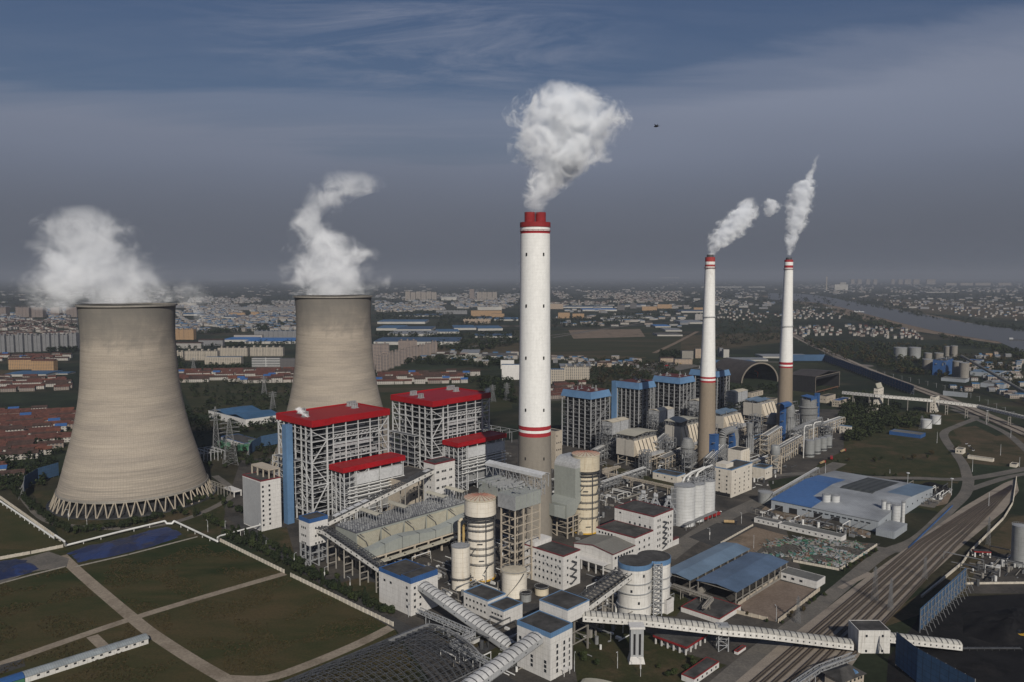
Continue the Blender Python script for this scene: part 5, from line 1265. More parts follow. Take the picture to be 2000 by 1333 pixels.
# ---------- blue roofed open sheds ----------
def shed(label,nx,top,H,lx,rx,roofm,rise=1.6,group='open sheds with blue roofs',posts=8,wall=True):
    x,y=G(nx,top,H);b=ext(x,y,H,rx,EB);a=ext(x,y,H,lx,(-EA[0],-EA[1]))
    t=empty('open_shed',(x,y,0),TH,label,'shed',group)
    q=MB()
    for s in (0,1):
        ya,yb=(0,a/2) if s==0 else (a/2,a);za,zb=(H,H+rise) if s==0 else (H+rise,H)
        q.hexa([(0,ya,za),(b,ya,za),(b,yb,zb),(0,yb,zb),(0,ya,za+.2),(b,ya,za+.2),(b,yb,zb+.2),(0,yb,zb+.2)])
    q.build('roof',M[roofm],t)
    for i in range(posts+1):
        for yy in (1,a-1):
            c=MB();c.bar((1+(b-2)*i/posts,yy,0),(1+(b-2)*i/posts,yy,H),.55);c.build('post',M['concrete'],t)
    q=MB();
    for yy in (1,a-1):q.bar((1,yy,H*.42),(b-1,yy,H*.42),.5);q.bar((1,yy,H-.5),(b-1,yy,H-.5),.3)
    for xx in (1,b-1):
        q.bar((xx,1,H-.4),(xx,a-1,H-.4),.4);q.bar((xx,1,H-.4),(xx,a/2,H+rise-.4),.3);q.bar((xx,a/2,H+rise-.4),(xx,a-1,H-.4),.3)
    q.build('beam',M['concrete'],t)
    if wall:q=MB();q.box(1,b-1,a-1.6,a-1.3,0,H*.4);q.box(1,b-1,.7,.95,0,1.6);q.build('low_wall',M['concrete'],t)
    return t,b,a
shed('long open shed with grey blue roof, nearest the joined white silos',1348.4,1134.6,10,1292,1466,'blue_roof')
shed('long open shed with darker blue roof, beside the walled brown yard',1439,1158,9.5,1359.5,1540.5,'blue_roof2' if 'blue_roof2' in M else 'blue_roof')
t,b,a,H=bld('store_building','low white store with grey roof at the corner of the walled brown yard','building',1595,1137,1151,1521.5,1612,roof='grey_roof',par=.2)
windows(t,'L',wins(3,a*.3,a*.95),[H*.55],2,1.4)
# ---------- transfer house J ----------
t,b,a,H=bld('transfer_house','white transfer house with blue rim beside the end of the field wall','building',803,1134,1204.5,740,855,trim='bright_blue',th=1.8)
JJ=(t,b,a,H)
a2=ext(*local(t,0,0)[:2],H,783,(-EA[0],-EA[1]))
q=MB();q.box(.1,b-.1,.1,a2,H,H+1.6);q.build('raised_storey',M['bright_blue'],t)
q=MB();q.box(.5,b-.5,.5,a2-.4,H+1.6,H+1.7);q.build('upper_roof',M['tar_roof'],t)
windows(t,'R',[b*.14],lvls(4,3,H-3),1.4,1.5);windows(t,'R',[b*.34],lvls(3,3,H-5),1.4,1.5);windows(t,'L',[a*.12],lvls(4,3,H-3),1.5,1.5);windows(t,'L',[a*.62,a*.82],[H-6],1.8,1.4)
t,b,a,H=bld('pump_house','white two storey block with blue rim below the slurry tank','building',953,1173,1210,905.6,987.5,trim='pale_blue',th=.3)
for z in lvls(2,1.5,H-1.5):windows(t,'L',wins(6,a*.05,a*.95),[z],1.3,1.2)
t,b,a,H=bld('pump_house','lower white block with blue rim in front of the two storey block','building',983.6,1193,1223.4,953,1020.5,trim='pale_blue',th=.3)
windows(t,'L',wins(4,a*.05,a*.8),[H-3.4],1.5,1.);q=MB();q.box(-1.2,-.02,1,a*.8,H-5.6,H-5.3);q.build('canopy',M['steel_dark'],t)
# ---------- big transfer building L ----------
t,b,a,H=bld('transfer_building','largest white transfer building with blue rim and peeling walls at the bottom of the picture','building',1075,1238,1331,1010,1118,trim='pale_blue',th=2.)
LL=(t,b,a,H)
for z in lvls(5,2,H-6):windows(t,'R',[b*.3,b*.62,b*.85],[z],1.3,2.)
windows(t,'L',[a*.15,a*.55],lvls(3,3,H-14),1.5,1.6);windows(t,'L',[a*.9],[H-8],1.6,1.6)
q=MB();
for k in range(3):q.box(b*(.22+.3*k)-.1,b*(.22+.3*k)+.1,-.3,-.03,0,H-3);
q.build('rib',M['white_wall'],t)
q=MB();q.box(b*.45,b*.75,-2.4,-.02,3.2,3.5);q.bar((b*.47,-2.2,0),(b*.47,-2.2,3.2),.3);q.bar((b*.73,-2.2,0),(b*.73,-2.2,3.2),.3);q.build('porch',M['white_wall'],t)
# upper conveyor head house, resting on its own legs behind L
x,y=G(1108,1290);zT=ZAT(x,y,1192.5);b=ext(x,y,zT,1151,EB);a=ext(x,y,zT,1053.5,(-EA[0],-EA[1]))
t=empty('head_house',(x,y,0),TH,'white conveyor head house on tall columns behind the largest transfer building','building')
blk(t,0,b,0,a,zT-7.5,zT,'white_wall','tar_roof','pale_blue',.3,.3)
q=MB();lattice(q,.5,b-.5,.5,a-.5,0,zT-7.5,1,2,3,.8,.5,bp=0);q.build('leg_frame',M['concrete'],t)
HH=(t,b,a,zT)
# ---------- conveyors ----------
def gallery(name,label,pts,w,h,side='white_dirty',roof='gallery_roof',cat='conveyor gallery',band=5.,rise=1.2,group=None,wstep=4.,open_=False,win=(1.1,1.),deckm='void',near=1):
    # pts: (x,y,z of the floor) ; side +1/-1
    x0,y0,_=pts[0]
    t=empty(name,(x0,y0,0),0,label,cat,group)
    P=[Vector((p[0]-x0,p[1]-y0,p[2])) for p in pts]
    wl=MB();rf=MB();bd=MB();dk=MB();tr=MB()
    for a,b in zip(P,P[1:]):
        d=(b-a);dh=Vector((d.x,d.y,0)).normalized();n=Vector((-dh.y,dh.x,0))*(w/2)
        for s in (-1,1):
            if open_ and s==-near:continue
            q=[a+n*s,b+n*s,b+n*s*.96,a+n*s*.96];up=Vector((0,0,h))
            wl.hexa([tuple(v) for v in q]+[tuple(v+up) for v in q])
        fl=[a-n,b-n,b+n,a+n];dk.hexa([tuple(v) for v in fl]+[tuple(v+Vector((0,0,.4))) for v in fl])
        L_=d.length
        if not open_:
            ks=[(-1.04,h),(-.5,h+rise*.8),(0,h+rise),(.5,h+rise*.8),(1.04,h)]
            for (u0,z0),(u1,z1) in zip(ks,ks[1:]):
                q=[a+n*u0+Vector((0,0,z0)),b+n*u0+Vector((0,0,z0)),b+n*u1+Vector((0,0,z1)),a+n*u1+Vector((0,0,z1))]
                rf.hexa([tuple(v) for v in q]+[tuple(v+Vector((0,0,.15))) for v in q])
            m=int(L_/band)
            for k in range(m+1):
                c=a+d*(k+.5)/(m+1)
                for (u0,z0),(u1,z1) in zip(ks,ks[1:]):
                    bd.bar(tuple(c+n*u0+Vector((0,0,z0+.2))),tuple(c+n*u1+Vector((0,0,z1+.2))),.6 if band>4 else .5,.2)
        else:
            m=max(2,int(L_/3.))
            for k in range(m+1):
                c=a+d*k/m
                tr.bar(tuple(c-n+Vector((0,0,h))),tuple(c+n+Vector((0,0,h))),.3,.4)
                tr.bar(tuple(c-n*near+Vector((0,0,.2))),tuple(c-n*near+Vector((0,0,h))),.3)
                if k<m:
                    c2=a+d*(k+1)/m
                    tr.bar(tuple(c-n*near+Vector((0,0,.2))),tuple(c2-n*near+Vector((0,0,h))),.22)
                    tr.bar(tuple(c-n*.3+Vector((0,0,h))),tuple(c2+n*.3+Vector((0,0,h))),.2)
            for u in (-1,-.5,0,.5,1):tr.bar(tuple(a+n*u+Vector((0,0,h))),tuple(b+n*u+Vector((0,0,h))),.35)
            bl=MB();bl.bar(tuple(a+Vector((0,0,1.3))-n*.2),tuple(b+Vector((0,0,1.3))-n*.2),1.6,.3);bl.build('belt',M['void'],t)
        # windows, one mesh each
        m=int(L_/wstep)
        for k in range(m):
            c=a+d*(k+.5)/m+n*near*1.01+Vector((0,0,h*.52))
            o=link('window',pane_mesh(win[0],win[1],'glass'),t);o.location=c;o.rotation_euler=(0,0,math.atan2(dh.y,dh.x)+(math.pi if near>0 else 0))
    wl.build('side_wall',M[side],t);dk.build('floor',M['concrete'],t)
    if not open_:
        build2('roof',rf,M[roof],bd,M['steel_dark'],t)
    else:tr.build('roof_truss',M['steel_dark'],t)
    return t
def pier(parent,x,y,z,dirv,w,m='concrete',levels=3,kind='leg'):
    # two-legged bent under a gallery; x,y relative to parent
    n=Vector((-dirv[1],dirv[0],0))*(w/2)
    for s in (-1,1):
        c=MB();c.bar((x+n.x*s,y+n.y*s,0),(x+n.x*s,y+n.y*s,z),.8);c.build('leg',M[m],parent)
    c=MB()
    for k in range(1,levels+1):
        zz=z*k/levels-.3;c.bar((x-n.x,y-n.y,zz),(x+n.x,y+n.y,zz),.6)
    c.build('cross_beam',M[m],parent)
# 1: up from the blue rimmed tower to the red rimmed building
t,b,a,H=TT;S=local(t,b+.2,a*.62);t,b,a,H=DD;E=local(t,-.2,a*.35)
zs=ZAT(S[0],S[1],1031);ze=ZAT(E[0],E[1],925)
g1=gallery('conveyor_gallery','half roofed conveyor gallery climbing from the dark blue rimmed tower to the red rimmed building',[(S[0],S[1],zs),(E[0],E[1],ze)],7.,3.6,open_=True,wstep=6,near=-1,win=(1.3,.9))
d=Vector((E[0]-S[0],E[1]-S[1],0)).normalized()
L1=math.dist(S[:2],E[:2])
for k in (.25,.5,.72,.9):pier(g1,d.x*L1*k,d.y*L1*k,zs+(ze-zs)*k,(d.x,d.y),6,'concrete',5)
q=MB()
for k in (.10,.16,.22,.28,.34,.93):
    p=Vector((d.x*L1*k,d.y*L1*k,zs+(ze-zs)*k+3.9));p2=p+Vector((d.x*5,d.y*5,(ze-zs)/L1*5));n=Vector((-d.y,d.x,0))*2.2
    q.hexa([tuple(v) for v in (p-n,p2-n,p2+n,p+n)]+[tuple(v+Vector((0,0,.15))) for v in (p-n,p2-n,p2+n,p+n)])
q.build('roof_sheet',M['steel_white'],g1)
# 2: down from the tower to the transfer house
t,b,a,H=TT;S=local(t,b*.62,-.2);zs=ZAT(S[0],S[1],1038)
t,b,a,H=JJ;E=local(t,b*.4,a+.2);ze=ZAT(E[0],E[1],1128)
E=(S[0]+EA[0]*math.dist(S[:2],E[:2]),S[1]+EA[1]*math.dist(S[:2],E[:2]));ze=ZAT(E[0],E[1],1130)
g2=gallery('conveyor_gallery','dark open trussed conveyor descending from the dark blue rimmed tower to the transfer house',[(S[0],S[1],zs-.5),(S[0]+EA[0]*8,S[1]+EA[1]*8,zs),(E[0],E[1],ze)],7.5,3.4,open_=True,wstep=6,near=-1,win=(1.3,.9))
L2_=math.dist(S[:2],E[:2])
for k in (.16,.4,.62,.84):pier(g2,EA[0]*L2_*k,EA[1]*L2_*k,zs+(ze-zs)*k,EA,6.5,'concrete',4)
# 3: ribbed white gallery from the transfer house
t,b,a,H=JJ;S=local(t,b*.42,-.1);zs=ZAT(S[0],S[1],1150)
L_=ext(S[0],S[1],2,1000,EA);E=(S[0]+EA[0]*L_,S[1]+EA[1]*L_);ze=ZAT(E[0],E[1],1276)
gallery('conveyor_gallery','white ribbed conveyor gallery sloping from the transfer house down to the ground',[(S[0],S[1],zs),(E[0],E[1],max(ze,.3))],7.5,3.2,side='grey_clad',roof='pale_sheet',near=-1,wstep=9,win=(.8,.6),band=3.4)
# 4: from the big building towards the bottom edge
t,b,a,H=LL;S=local(t,-.1,a*.38);zs=ZAT(S[0],S[1],1252)
E=(S[0]-EB[0]*60,S[1]-EB[1]*60);k=ext(S[0],S[1],8,938,(-EB[0],-EB[1]));E0=(S[0]-EB[0]*k,S[1]-EB[1]*k);ze=ZAT(E0[0],E0[1],1333)
kk=1.5;gallery('conveyor_gallery','white ribbed conveyor gallery leaving the picture at the bottom edge',[(S[0],S[1],zs),(S[0]-EB[0]*k*kk,S[1]-EB[1]*k*kk,max(1,zs+(ze-zs)*kk))],8.,3.2,side='grey_clad',roof='pale_sheet',near=1,wstep=8,win=(.8,.6),band=3.4)
# 5: up to the joined silos
E=(xa-r*.75,ya-r*.55);ze=ZAT(E[0],E[1],1128);k=44.;S=(E[0]-EB[0]*k,E[1]-EB[1]*k);zs=ZAT(S[0],S[1],1196)
g5=gallery('conveyor_gallery','dark roofed conveyor climbing from the head house to the joined silos',[(S[0],S[1],zs),(E[0],E[1],ze)],12.,3.6,open_=True,wstep=7,near=-1,win=(1.,.8))
for kk in (.3,.65):pier(g5,EB[0]*k*kk,EB[1]*k*kk,zs+(ze-zs)*kk,EB,7,'concrete',4)
# 6: the long gallery across the railway
YG=413.
def gp(px,py):
    X=(px-1000)/F*(YG*math.cos(PT)+185*math.sin(PT));return (X,YG,ZAT(X,YG,py))
pts=[gp(1137,1211),gp(1255,1220),gp(1412,1238.5),gp(1480,1247),gp(1664,1267)]
pts[3]=(pts[3][0],pts[3][1],pts[3][2]+.8)
g6=gallery('conveyor_gallery','longest white conveyor gallery, ribbed roof and row of square windows, crossing above the railway tracks',pts,6.5,3.6,near=-1,wstep=3.1,win=(.7,.8),side='white_dirty',band=3.2,rise=1.3)
# house over the tracks
x,y=gp(1671.5,1233)[0],409.;zt=ZAT(x,y,1233);zb=ZAT(x,y,1279)
x1=x+61.5/F*(y+16)
t=empty('transfer_house',(x,y,0),0,'square white stained transfer house on legs above the right side of the tracks','transfer house')
blk(t,0,x1-x,0,13,zb,zt,'white_dirty','tar_roof',None,.4,.3)
for u in (.25,.76):
    for z in (zb+2.,zt-2.7):windows(t,'R',[(x1-x)*u],[z],1.1,1.3)
q=MB();w_=x1-x
for xx in (1,w_-1):
    for yy in (1,12):q.bar((xx,yy,0),(xx,yy,zb),.6)
q.build('leg_frame',M['concrete'],t)
g7=gallery('conveyor_gallery','short end piece of conveyor gallery dropping from the square house into the coal yard',[(x1-1,413.,ZAT(x1,413,1252)),(*gp(1876,1286)[:2],max(.5,ZAT(gp(1876,1286)[0],413,1286)))],6.,3.4,near=-1,wstep=3.1,win=(.7,.8),band=3.2)
q=MB();e_=gp(1876,1286);q.bar((0,0,1),(32,0,1),1.6,.4)
for k in range(9):q.bar((k*4,-1,0),(k*4,-1,1.4),.2);q.bar((k*4,1,0),(k*4,1,1.4),.2)
o=q.build('belt_conveyor',M['steel_dark'],None,loc=(e_[0]+1,413,0));tag(o,'low open belt conveyor running into the black coal yard at far right','conveyor')
# pylon
x,y=G(1242.5,1293);z=ZAT(x,y,1220);t=empty('gallery_pylon',(x,y,0),0,'pale grey pylon with two tall dark slots and a flared base under the long gallery','pylon')
q=MB();q.hexa([(-4.2,-3,0),(4.2,-3,0),(4.2,3,0),(-4.2,3,0),(-3.3,-2.6,4),(3.3,-2.6,4),(3.3,2.6,4),(-3.3,2.6,4)]);q.build('base',M['white_wall'],t)
q=MB();q.box(-3.3,3.3,-2.6,2.6,4,z-1.4);q.build('shaft',M['grey_clad'],t)
q=MB();q.box(-3.9,3.9,-3.2,3.2,z-1.4,z-.2);q.build('cap',M['white_wall'],t)
for s in (-1,1):q=MB();q.box(s*1.4-.55,s*1.4+.55,-2.75,-2.6,5,z-4);q.build('slot',M['void'],t)
for px,py,top,lab in ((1422.5,1291,1240,'grey lattice pylon under the long gallery, beside the railway tracks'),):
    x,y=G(px,py);z=ZAT(x,y,top);q=MB();lattice(q,-2.6,2.6,-2.2,2.2,0,z,1,1,4,.5,.3,bp=.9,rnd=random.Random(1));q.box(-3.2,3.2,-2.8,2.8,z-.6,z)
    o=q.build('lattice_pylon',M['steel_grey'],None,loc=(x,413,0));tag(o,lab,'pylon')
# pipe bridges
def truss(label,pts,w=2.4,h=2.4,m='steel_grey',legs=True,zb=5.,name='pipe_bridge',cat='pipe bridge'):
    x0,y0=pts[0][:2];q=MB()
    for p,r_ in zip(pts,pts[1:]):
        a=Vector((p[0]-x0,p[1]-y0,p[2] if len(p)>2 else zb));b=Vector((r_[0]-x0,r_[1]-y0,r_[2] if len(r_)>2 else zb))
        d=b-a;L_=d.length;n=Vector((-d.y,d.x,0)).normalized()*(w/2);up=Vector((0,0,h));m_=max(2,int(L_/h))
        for s in (-1,1):
            q.bar(tuple(a+n*s),tuple(b+n*s),.35);q.bar(tuple(a+n*s+up),tuple(b+n*s+up),.35)
            for k in range(m_):
                u=a+d*k/m_+n*s;v=a+d*(k+1)/m_+n*s
                q.bar(tuple(u),tuple(u+up),.2);q.bar(tuple(u if k%2 else u+up),tuple(v+up if k%2 else v),.18)
        q.tube(tuple(a+Vector((0,0,.7))),tuple(b+Vector((0,0,.7))),.5,8);q.tube(tuple(a+n*.6+Vector((0,0,.9))),tuple(b+n*.6+Vector((0,0,.9))),.3,8)
        if legs:
            for k in range(int(L_/16)+1):
                c=a+d*(k+.5)/(int(L_/16)+1)
                for s in (-1,1):q.bar((c.x+n.x*s*1.2,c.y+n.y*s*1.2,0),(c.x+n.x*s,c.y+n.y*s,c.z),.35)
    o=q.build(name,M[m],None,loc=(x0,y0,0));return tag(o,label,cat)
truss('steel pipe bridge zigzagging past the foot of the ribbed gallery',[G(818,1196,6)+(6,),G(926,1243,6)+(6,),G(882,1262,6)+(6,),G(962,1302,6)+(6,)])
truss('grey lattice footbridge curving below the square transfer house',[G(1548,1345,4)+(4,),G(1600,1310,5)+(5,),G(1668,1285,6)+(6,)],2.6,2.2)
truss('pipe bridge running beside the blue open sheds',[G(1313,1145,6)+(6,),G(1390,1172,6)+(6,),G(1375,1190,6)+(6,)],2.2,1.4,'concrete')
truss('long pipe bridge between the precipitator ponds and the grey silos',[G(1178,920,7)+(7,),G(1210,913,7)+(7,),G(1178,925,7)+(7,),G(1318,955,7)+(7,)],2.4,1.6,'beige_wall')
# ---------- other near buildings at the bottom right ----------
t,b,a,H=bld('office_hut','long white hut with dark roof and red rim at the bottom edge','building',1355.6,1326,1339,1331,1404.5,trim='red_paint',th=.15,par=.3)
windows(t,'R',wins(5,1,b-1),[H*.5],1.2,1.1)
t,b,a,H=bld('pavilion','dark roofed pavilion with open white colonnade under the long gallery','building',1340,1262,1281,1278.5,1379.5,wall=None)
q=MB();q.box(2,b-2,2,a-2,0,H-.8);q.build('wall',M['grey_clad'],t)
q=MB();q.box(-.5,b+.5,-.5,a+.5,H-.8,H+.1);q.build('roof',M['tar_roof'],t);q=MB();q.box(-.6,b+.6,-.62,-.5,H-.9,H+.3);q.box(-.62,-.5,-.6,a+.6,H-.9,H+.3);q.build('roof_trim',M['red_paint'],t)
for k in range(6):
    q=MB();q.bar((.4,.4+(a-1)*k/5,0),(.4,.4+(a-1)*k/5,H-.8),.7);q.build('column',M['white_wall'],t)
for k in range(1,5):q=MB();q.bar((.4+(b-1)*k/4,.4,0),(.4+(b-1)*k/4,.4,H-.8),.7);q.build('column',M['white_wall'],t)
t,b,a,H=bld('workshop','low dark roofed workshop with red rim behind the long gallery, next to the brown yard','building',1405,1209,1220,1330,1447,trim='red_paint',th=.15,par=.3)
t,b,a,H=bld('kiosk','tiny white kiosk with red rim beside the lattice pylon','kiosk',1441,1273,1280,1434,1457,trim='red_paint',th=.15,par=.3)
# hipped signal house
x,y=G(1665,1344);H=6.;t=empty('signal_house',(x,y,0),R(30),'two storey house with dark hipped roof and small blue dormer at the bottom edge','house')
q=MB();q.box(-9,7,-1,9,0,H);q.build('wall',M['beige_wall'],t)
q=MB();k=0;q.v+=[(-10,-2,H),(8,-2,H),(8,10,H),(-10,10,H),(-5,4,H+3.4),(3,4,H+3.4)];q.f+=[(0,1,5,4),(1,2,5),(2,3,4,5),(3,0,4),(3,2,1,0)];q.build('roof',M['tar_roof'],t)
q=MB();q.v+=[(1,-.5,H+.6),(4,-.5,H+.6),(2.5,-.5,H+2.2),(2.5,2.6,H+2.3),(1,2,H+.9),(4,2,H+.9)];q.f+=[(0,1,2),(0,2,3,4),(1,5,3,2)];q.build('dormer',M['pale_blue'],t)
windows(t,'R',(-6,-3,0,3,5),(1.6,4.5),1.3,1.2,off=-1)
# wavy roofed shed cut by the bottom edge
x,y=G(1222,1340,5);t=empty('arched_shed',(x,y,0),TH+.35,'pale corrugated shed roof cut off by the bottom edge','shed')
q=MB();n=10
for k in range(n):
    a0=math.pi*k/n;a1=math.pi*(k+1)/n
    q.hexa([(-26,11-11*math.cos(a0),3+2.6*math.sin(a0)),(0,11-11*math.cos(a0),3+2.6*math.sin(a0)),(0,11-11*math.cos(a1),3+2.6*math.sin(a1)),(-26,11-11*math.cos(a1),3+2.6*math.sin(a1))]+[(-26,11-11*math.cos(a0),3.2+2.6*math.sin(a0)),(0,11-11*math.cos(a0),3.2+2.6*math.sin(a0)),(0,11-11*math.cos(a1),3.2+2.6*math.sin(a1)),(-26,11-11*math.cos(a1),3.2+2.6*math.sin(a1))])
q.build('roof',M['canopy'],t);q=MB();q.box(-25.5,-.5,.5,21.5,0,3);q.build('wall',M['concrete'],t)
# bus-stop like gate, right
def portal(label,px,py,w,d,h,rz,m='white_wall'):
    x,y=G(px,py);t=empty('portal_shelter',(x,y,0),rz,label,'shelter')
    q=MB();q.box(0,w,0,d,h-.8,h);q.build('roof',M['tar_roof'],t);q=MB();q.box(-.1,w+.1,-.1,-.02,h-.9,h+.1);q.box(-.1,-.02,0,d,h-.9,h+.1);q.build('roof_trim',M['red_paint'],t)
    for i in range(3):
        for yy in (.5,d-.5):q=MB();q.bar((.5+(w-1)*i/2,yy,0),(.5+(w-1)*i/2,yy,h-.8),.9);q.build('column',M[m],t)
portal('small white shelter with three pillars and red roof edge, right of the tracks',1903,1089,11.,5,4.5,R(-8))
# ---------- factory with blue and grey roof ----------
x,y=G(1715,1040);H=9.
t=empty('factory_hall',(x,y,0),TH,'wide low factory hall with grey white roof, bright blue at its left end','factory')
b=ext(x,y,H,1822,EB);a=ext(x,y,H,1506.5,(-EA[0],-EA[1]))
q=MB();q.box(0,b,0,a,0,H);q.build('wall',M['pale_clad'],t)
def roofpiece(x0,x1,y0,y1,m,name,dz=0):
    q=MB();f=lambda xx:H+4.5*(1-abs(xx-b/2)/(b/2))
    xs=sorted({x0,x1,b/2} if x0<b/2<x1 else {x0,x1})
    for u,v in zip(xs,xs[1:]):
        q.hexa([(u,y0,f(u)-.2),(v,y0,f(v)-.2),(v,y1,f(v)-.2),(u,y1,f(u)-.2),(u,y0,f(u)+.1+dz),(v,y0,f(v)+.1+dz),(v,y1,f(v)+.1+dz),(u,y1,f(u)+.1+dz)])
    return q.build(name,M[m],t)
roofpiece(-.5,b+.5,-.5,a+.5,'pale_roof','roof')
roofpiece(-.6,b*.72,a*.72,a+.6,'blue_bright_roof','blue_roof_sheet',.06);roofpiece(-.6,b*.2,a*.60,a*.72,'blue_bright_roof','blue_roof_sheet',.06)
roofpiece(b*.45,b*.95,a*.30,a*.62,'skylight','roof_opening',.07);roofpiece(b*.55,b+.6,-.6,a*.22,'blue_roof','blue_roof_sheet',.06)
f_=MB();f_.v+=[(0,0,H),(b,0,H),(b/2,0,H+4.4),(0,a,H),(b,a,H),(b/2,a,H+4.4)];f_.f+=[(0,1,2),(3,5,4)];f_.build('gable',M['pale_clad'],t)
windows(t,'R',wins(9,b*.08,b*.92),[5.5],2.2,1.2);windows(t,'L',wins(12,a*.06,a*.7),[5.8],3.2,1.1)
for u in (.34,.5,.74,.88):q=MB();q.box(-.12,-.02,a*u,a*u+7,0,5.);q.build('door',M['void'],t)
t,b2,a2,H=bld('factory_annex','square annex with pale roof at the near corner of the wide factory hall','building',1746.5,1040,1053.5,1711,1772,wall='pale_clad',roof='pale_roof',par=.1)
for k,(px,py,rp,pt_,lab) in enumerate(((1613,1003,8,966,'left one of two white silos rising through the factory roof'),(1631,1004,8,968,'right one of two white silos rising through the factory roof'),
   (1725,1020,4.5,979,'thin leftmost silo of the four at the near end of the factory roof'),(1734,1021,5,984,'second thin silo of the four at the near end of the factory roof'),(1749.5,1024,8,987,'widest silo of the four at the near end of the factory roof'),(1763,1022,3.5,982,'thin rightmost pipe silo at the near end of the factory roof'))):
    tank('silo',lab,'silo',px,py,rp,pt_,'silo_white2','steel_grey',.8,'silos on the factory roof',rings=(),stair=False)
t,b,a,H=bld('long_hut','long low white hut with small blue doors beside the scrap yard','building',1643,1050,1060,1522,1653,roof='grey_roof',par=.15)
windows(t,'L',wins(9,2,a-2),[H*.55],1.2,1.);
t,b,a,H=bld('long_hut','shorter low white hut next to the silo truck, behind the fenced scrap yard','building',1519,1022,1031,1473,1527,roof='grey_roof',par=.15)
windows(t,'L',wins(4,2,a-2),[H*.55],1.2,1.)
tank('water_tank','grey steel tank at the left end of the blue roofed factory','tank',1494.5,982,14,961,'tank_grey','steel_grey',.6)
tank('tall_silo','dark grey silo cut off by the right edge of the picture','silo',1990,1104,15,1027,'tank_grey','steel_grey',1.,stair=False)
# ---------- the older plant: blue capped boilers ----------
def blue_boiler(nx,capy,lx,rx,H,label,seed,roofm='dark_red'):
    rnd=random.Random(seed)
    H+=1.5;zc=H-8
    x,y=G(nx,capy,zc);b=ext(x,y,zc,rx,EB);a=ext(x,y,zc,lx,(-EA[0],-EA[1]))
    t=empty('boiler_house',(x,y,0),TH,label,'boiler house','blue capped boiler houses')
    k=2.2
    q=MB();q.hexa([(0,0,zc),(b,0,zc),(b,a,zc),(0,a,zc),(k,k,H),(b-k,k,H),(b-k,a-k,H),(k,a-k,H)]);q.build('blue_cap',M['pale_blue'],t)
    q=MB();q.box(k+.4,b-k-.4,k+.4,a-k-.4,H+.003,H+.15);r_=q.build('roof',M[roofm],t)
    q=MB()
    for i in range(7):
        u,v=rnd.uniform(5,b-5),rnd.uniform(5,a-5);q.tube((u,v,H),(u,v,H+rnd.uniform(1.5,5)),rnd.uniform(.3,.7),8)
        q.box(u-2,u+2,v-1,v+1,H,H+rnd.uniform(.5,1.6))
    link('roof_vent',q.mesh('roof_vent',M['steel_grey']),r_)
    i0,i1,j0,j1=1.5,b-1.5,1.5,a-1.5
    nL=5;ys=[j0+(j1-j0)*i/nL for i in range(nL+1)];xs=[i0+(i1-i0)*i/4 for i in range(5)]
    for yy in ys:q=MB();q.bar((i0,yy,0),(i0,yy,zc),1.0);q.build('column',M['steel_col'],t)
    for xx in xs[1:]:q=MB();q.bar((xx,j0,0),(xx,j0,zc),.8);q.build('column',M['steel_col'],t)
    q=MB();nz_=13
    for i in range(1,nz_):
        z=zc*i/nz_;q.bar((i0,j0,z),(i0,j1,z),.35);q.bar((i0,j0,z),(i1,j0,z),.4)
        for m_ in range(nL):
            if rnd.random()<.35:q.bar((i0,ys[m_],z),(i0,ys[m_+1],z+zc/nz_*rnd.choice((-1,1))),.25)
        for m_ in range(4):
            if rnd.random()<.55:q.bar((xs[m_],j0,z),(xs[m_+1],j0,z-zc/nz_*rnd.choice((-1,1))),.35)
    q.bar((i0,j0,zc*.93),(xs[4],j0,zc*.6),.6);q.bar((xs[4],j0,zc*.9),(xs[1],j0,zc*.5),.6);q.bar((xs[0],j0,zc*.35),(xs[3],j0,zc*.72),.6);q.bar((xs[4],j0,zc*.3),(xs[1],j0,zc*.02),.6)
    q.build('beam_grid',M['steel_mid'],t)
    q=MB()
    for i in range(1,nz_):z=zc*i/nz_;q.box(i0+.5,i0+4,j0+.5,j1-.5,z-.25,z-.05);q.box(i0+4,i1-.5,j0+.5,j0+3.5,z-.25,z-.05)
    q.build('floor_deck',M['deck'],t)
    q=MB();q.box(i0+4.5,i1-1,j0+4,j1-1,4,zc-.2);q.build('furnace',M['furnace'],t)
    q=MB();clutter(q,i0+.6,i0+4,j0+.6,j1-2,1,zc-3,110,rnd,.5,2.2);clutter(q,i0+3,i1-2,j0+.6,j0+3,1,zc-3,70,rnd,.5,2.2);tag(q.build('pipework',M['steel_mid'],t),kind='stuff')
    return t,b,a
BB=[]
for s_ in ((1154.7,781,1094.7,1194.5,66,'nearest blue capped boiler house, dark red roof, just right of the tallest chimney',1),
    (1248.5,761.8,1203,1282,66,'second blue capped boiler house with a bright blue lift shaft on its left corner',2),
    (1328.7,751,1273,1358.7,66,'third blue capped boiler house, dark red flat roof',3),
    (1402,737.5,1345,1427.5,66,'farthest blue capped boiler house, behind the brown stained chimney, grey roof',4)):
    BB.append(blue_boiler(*s_,roofm='dark_red' if s_[6]<4 else 'tar_roof'))
t,b,a=BB[1];q=MB();q.box(-1,4.5,a-1,a+6,0,67);q.build('lift_shaft',M['pale_blue'],t)
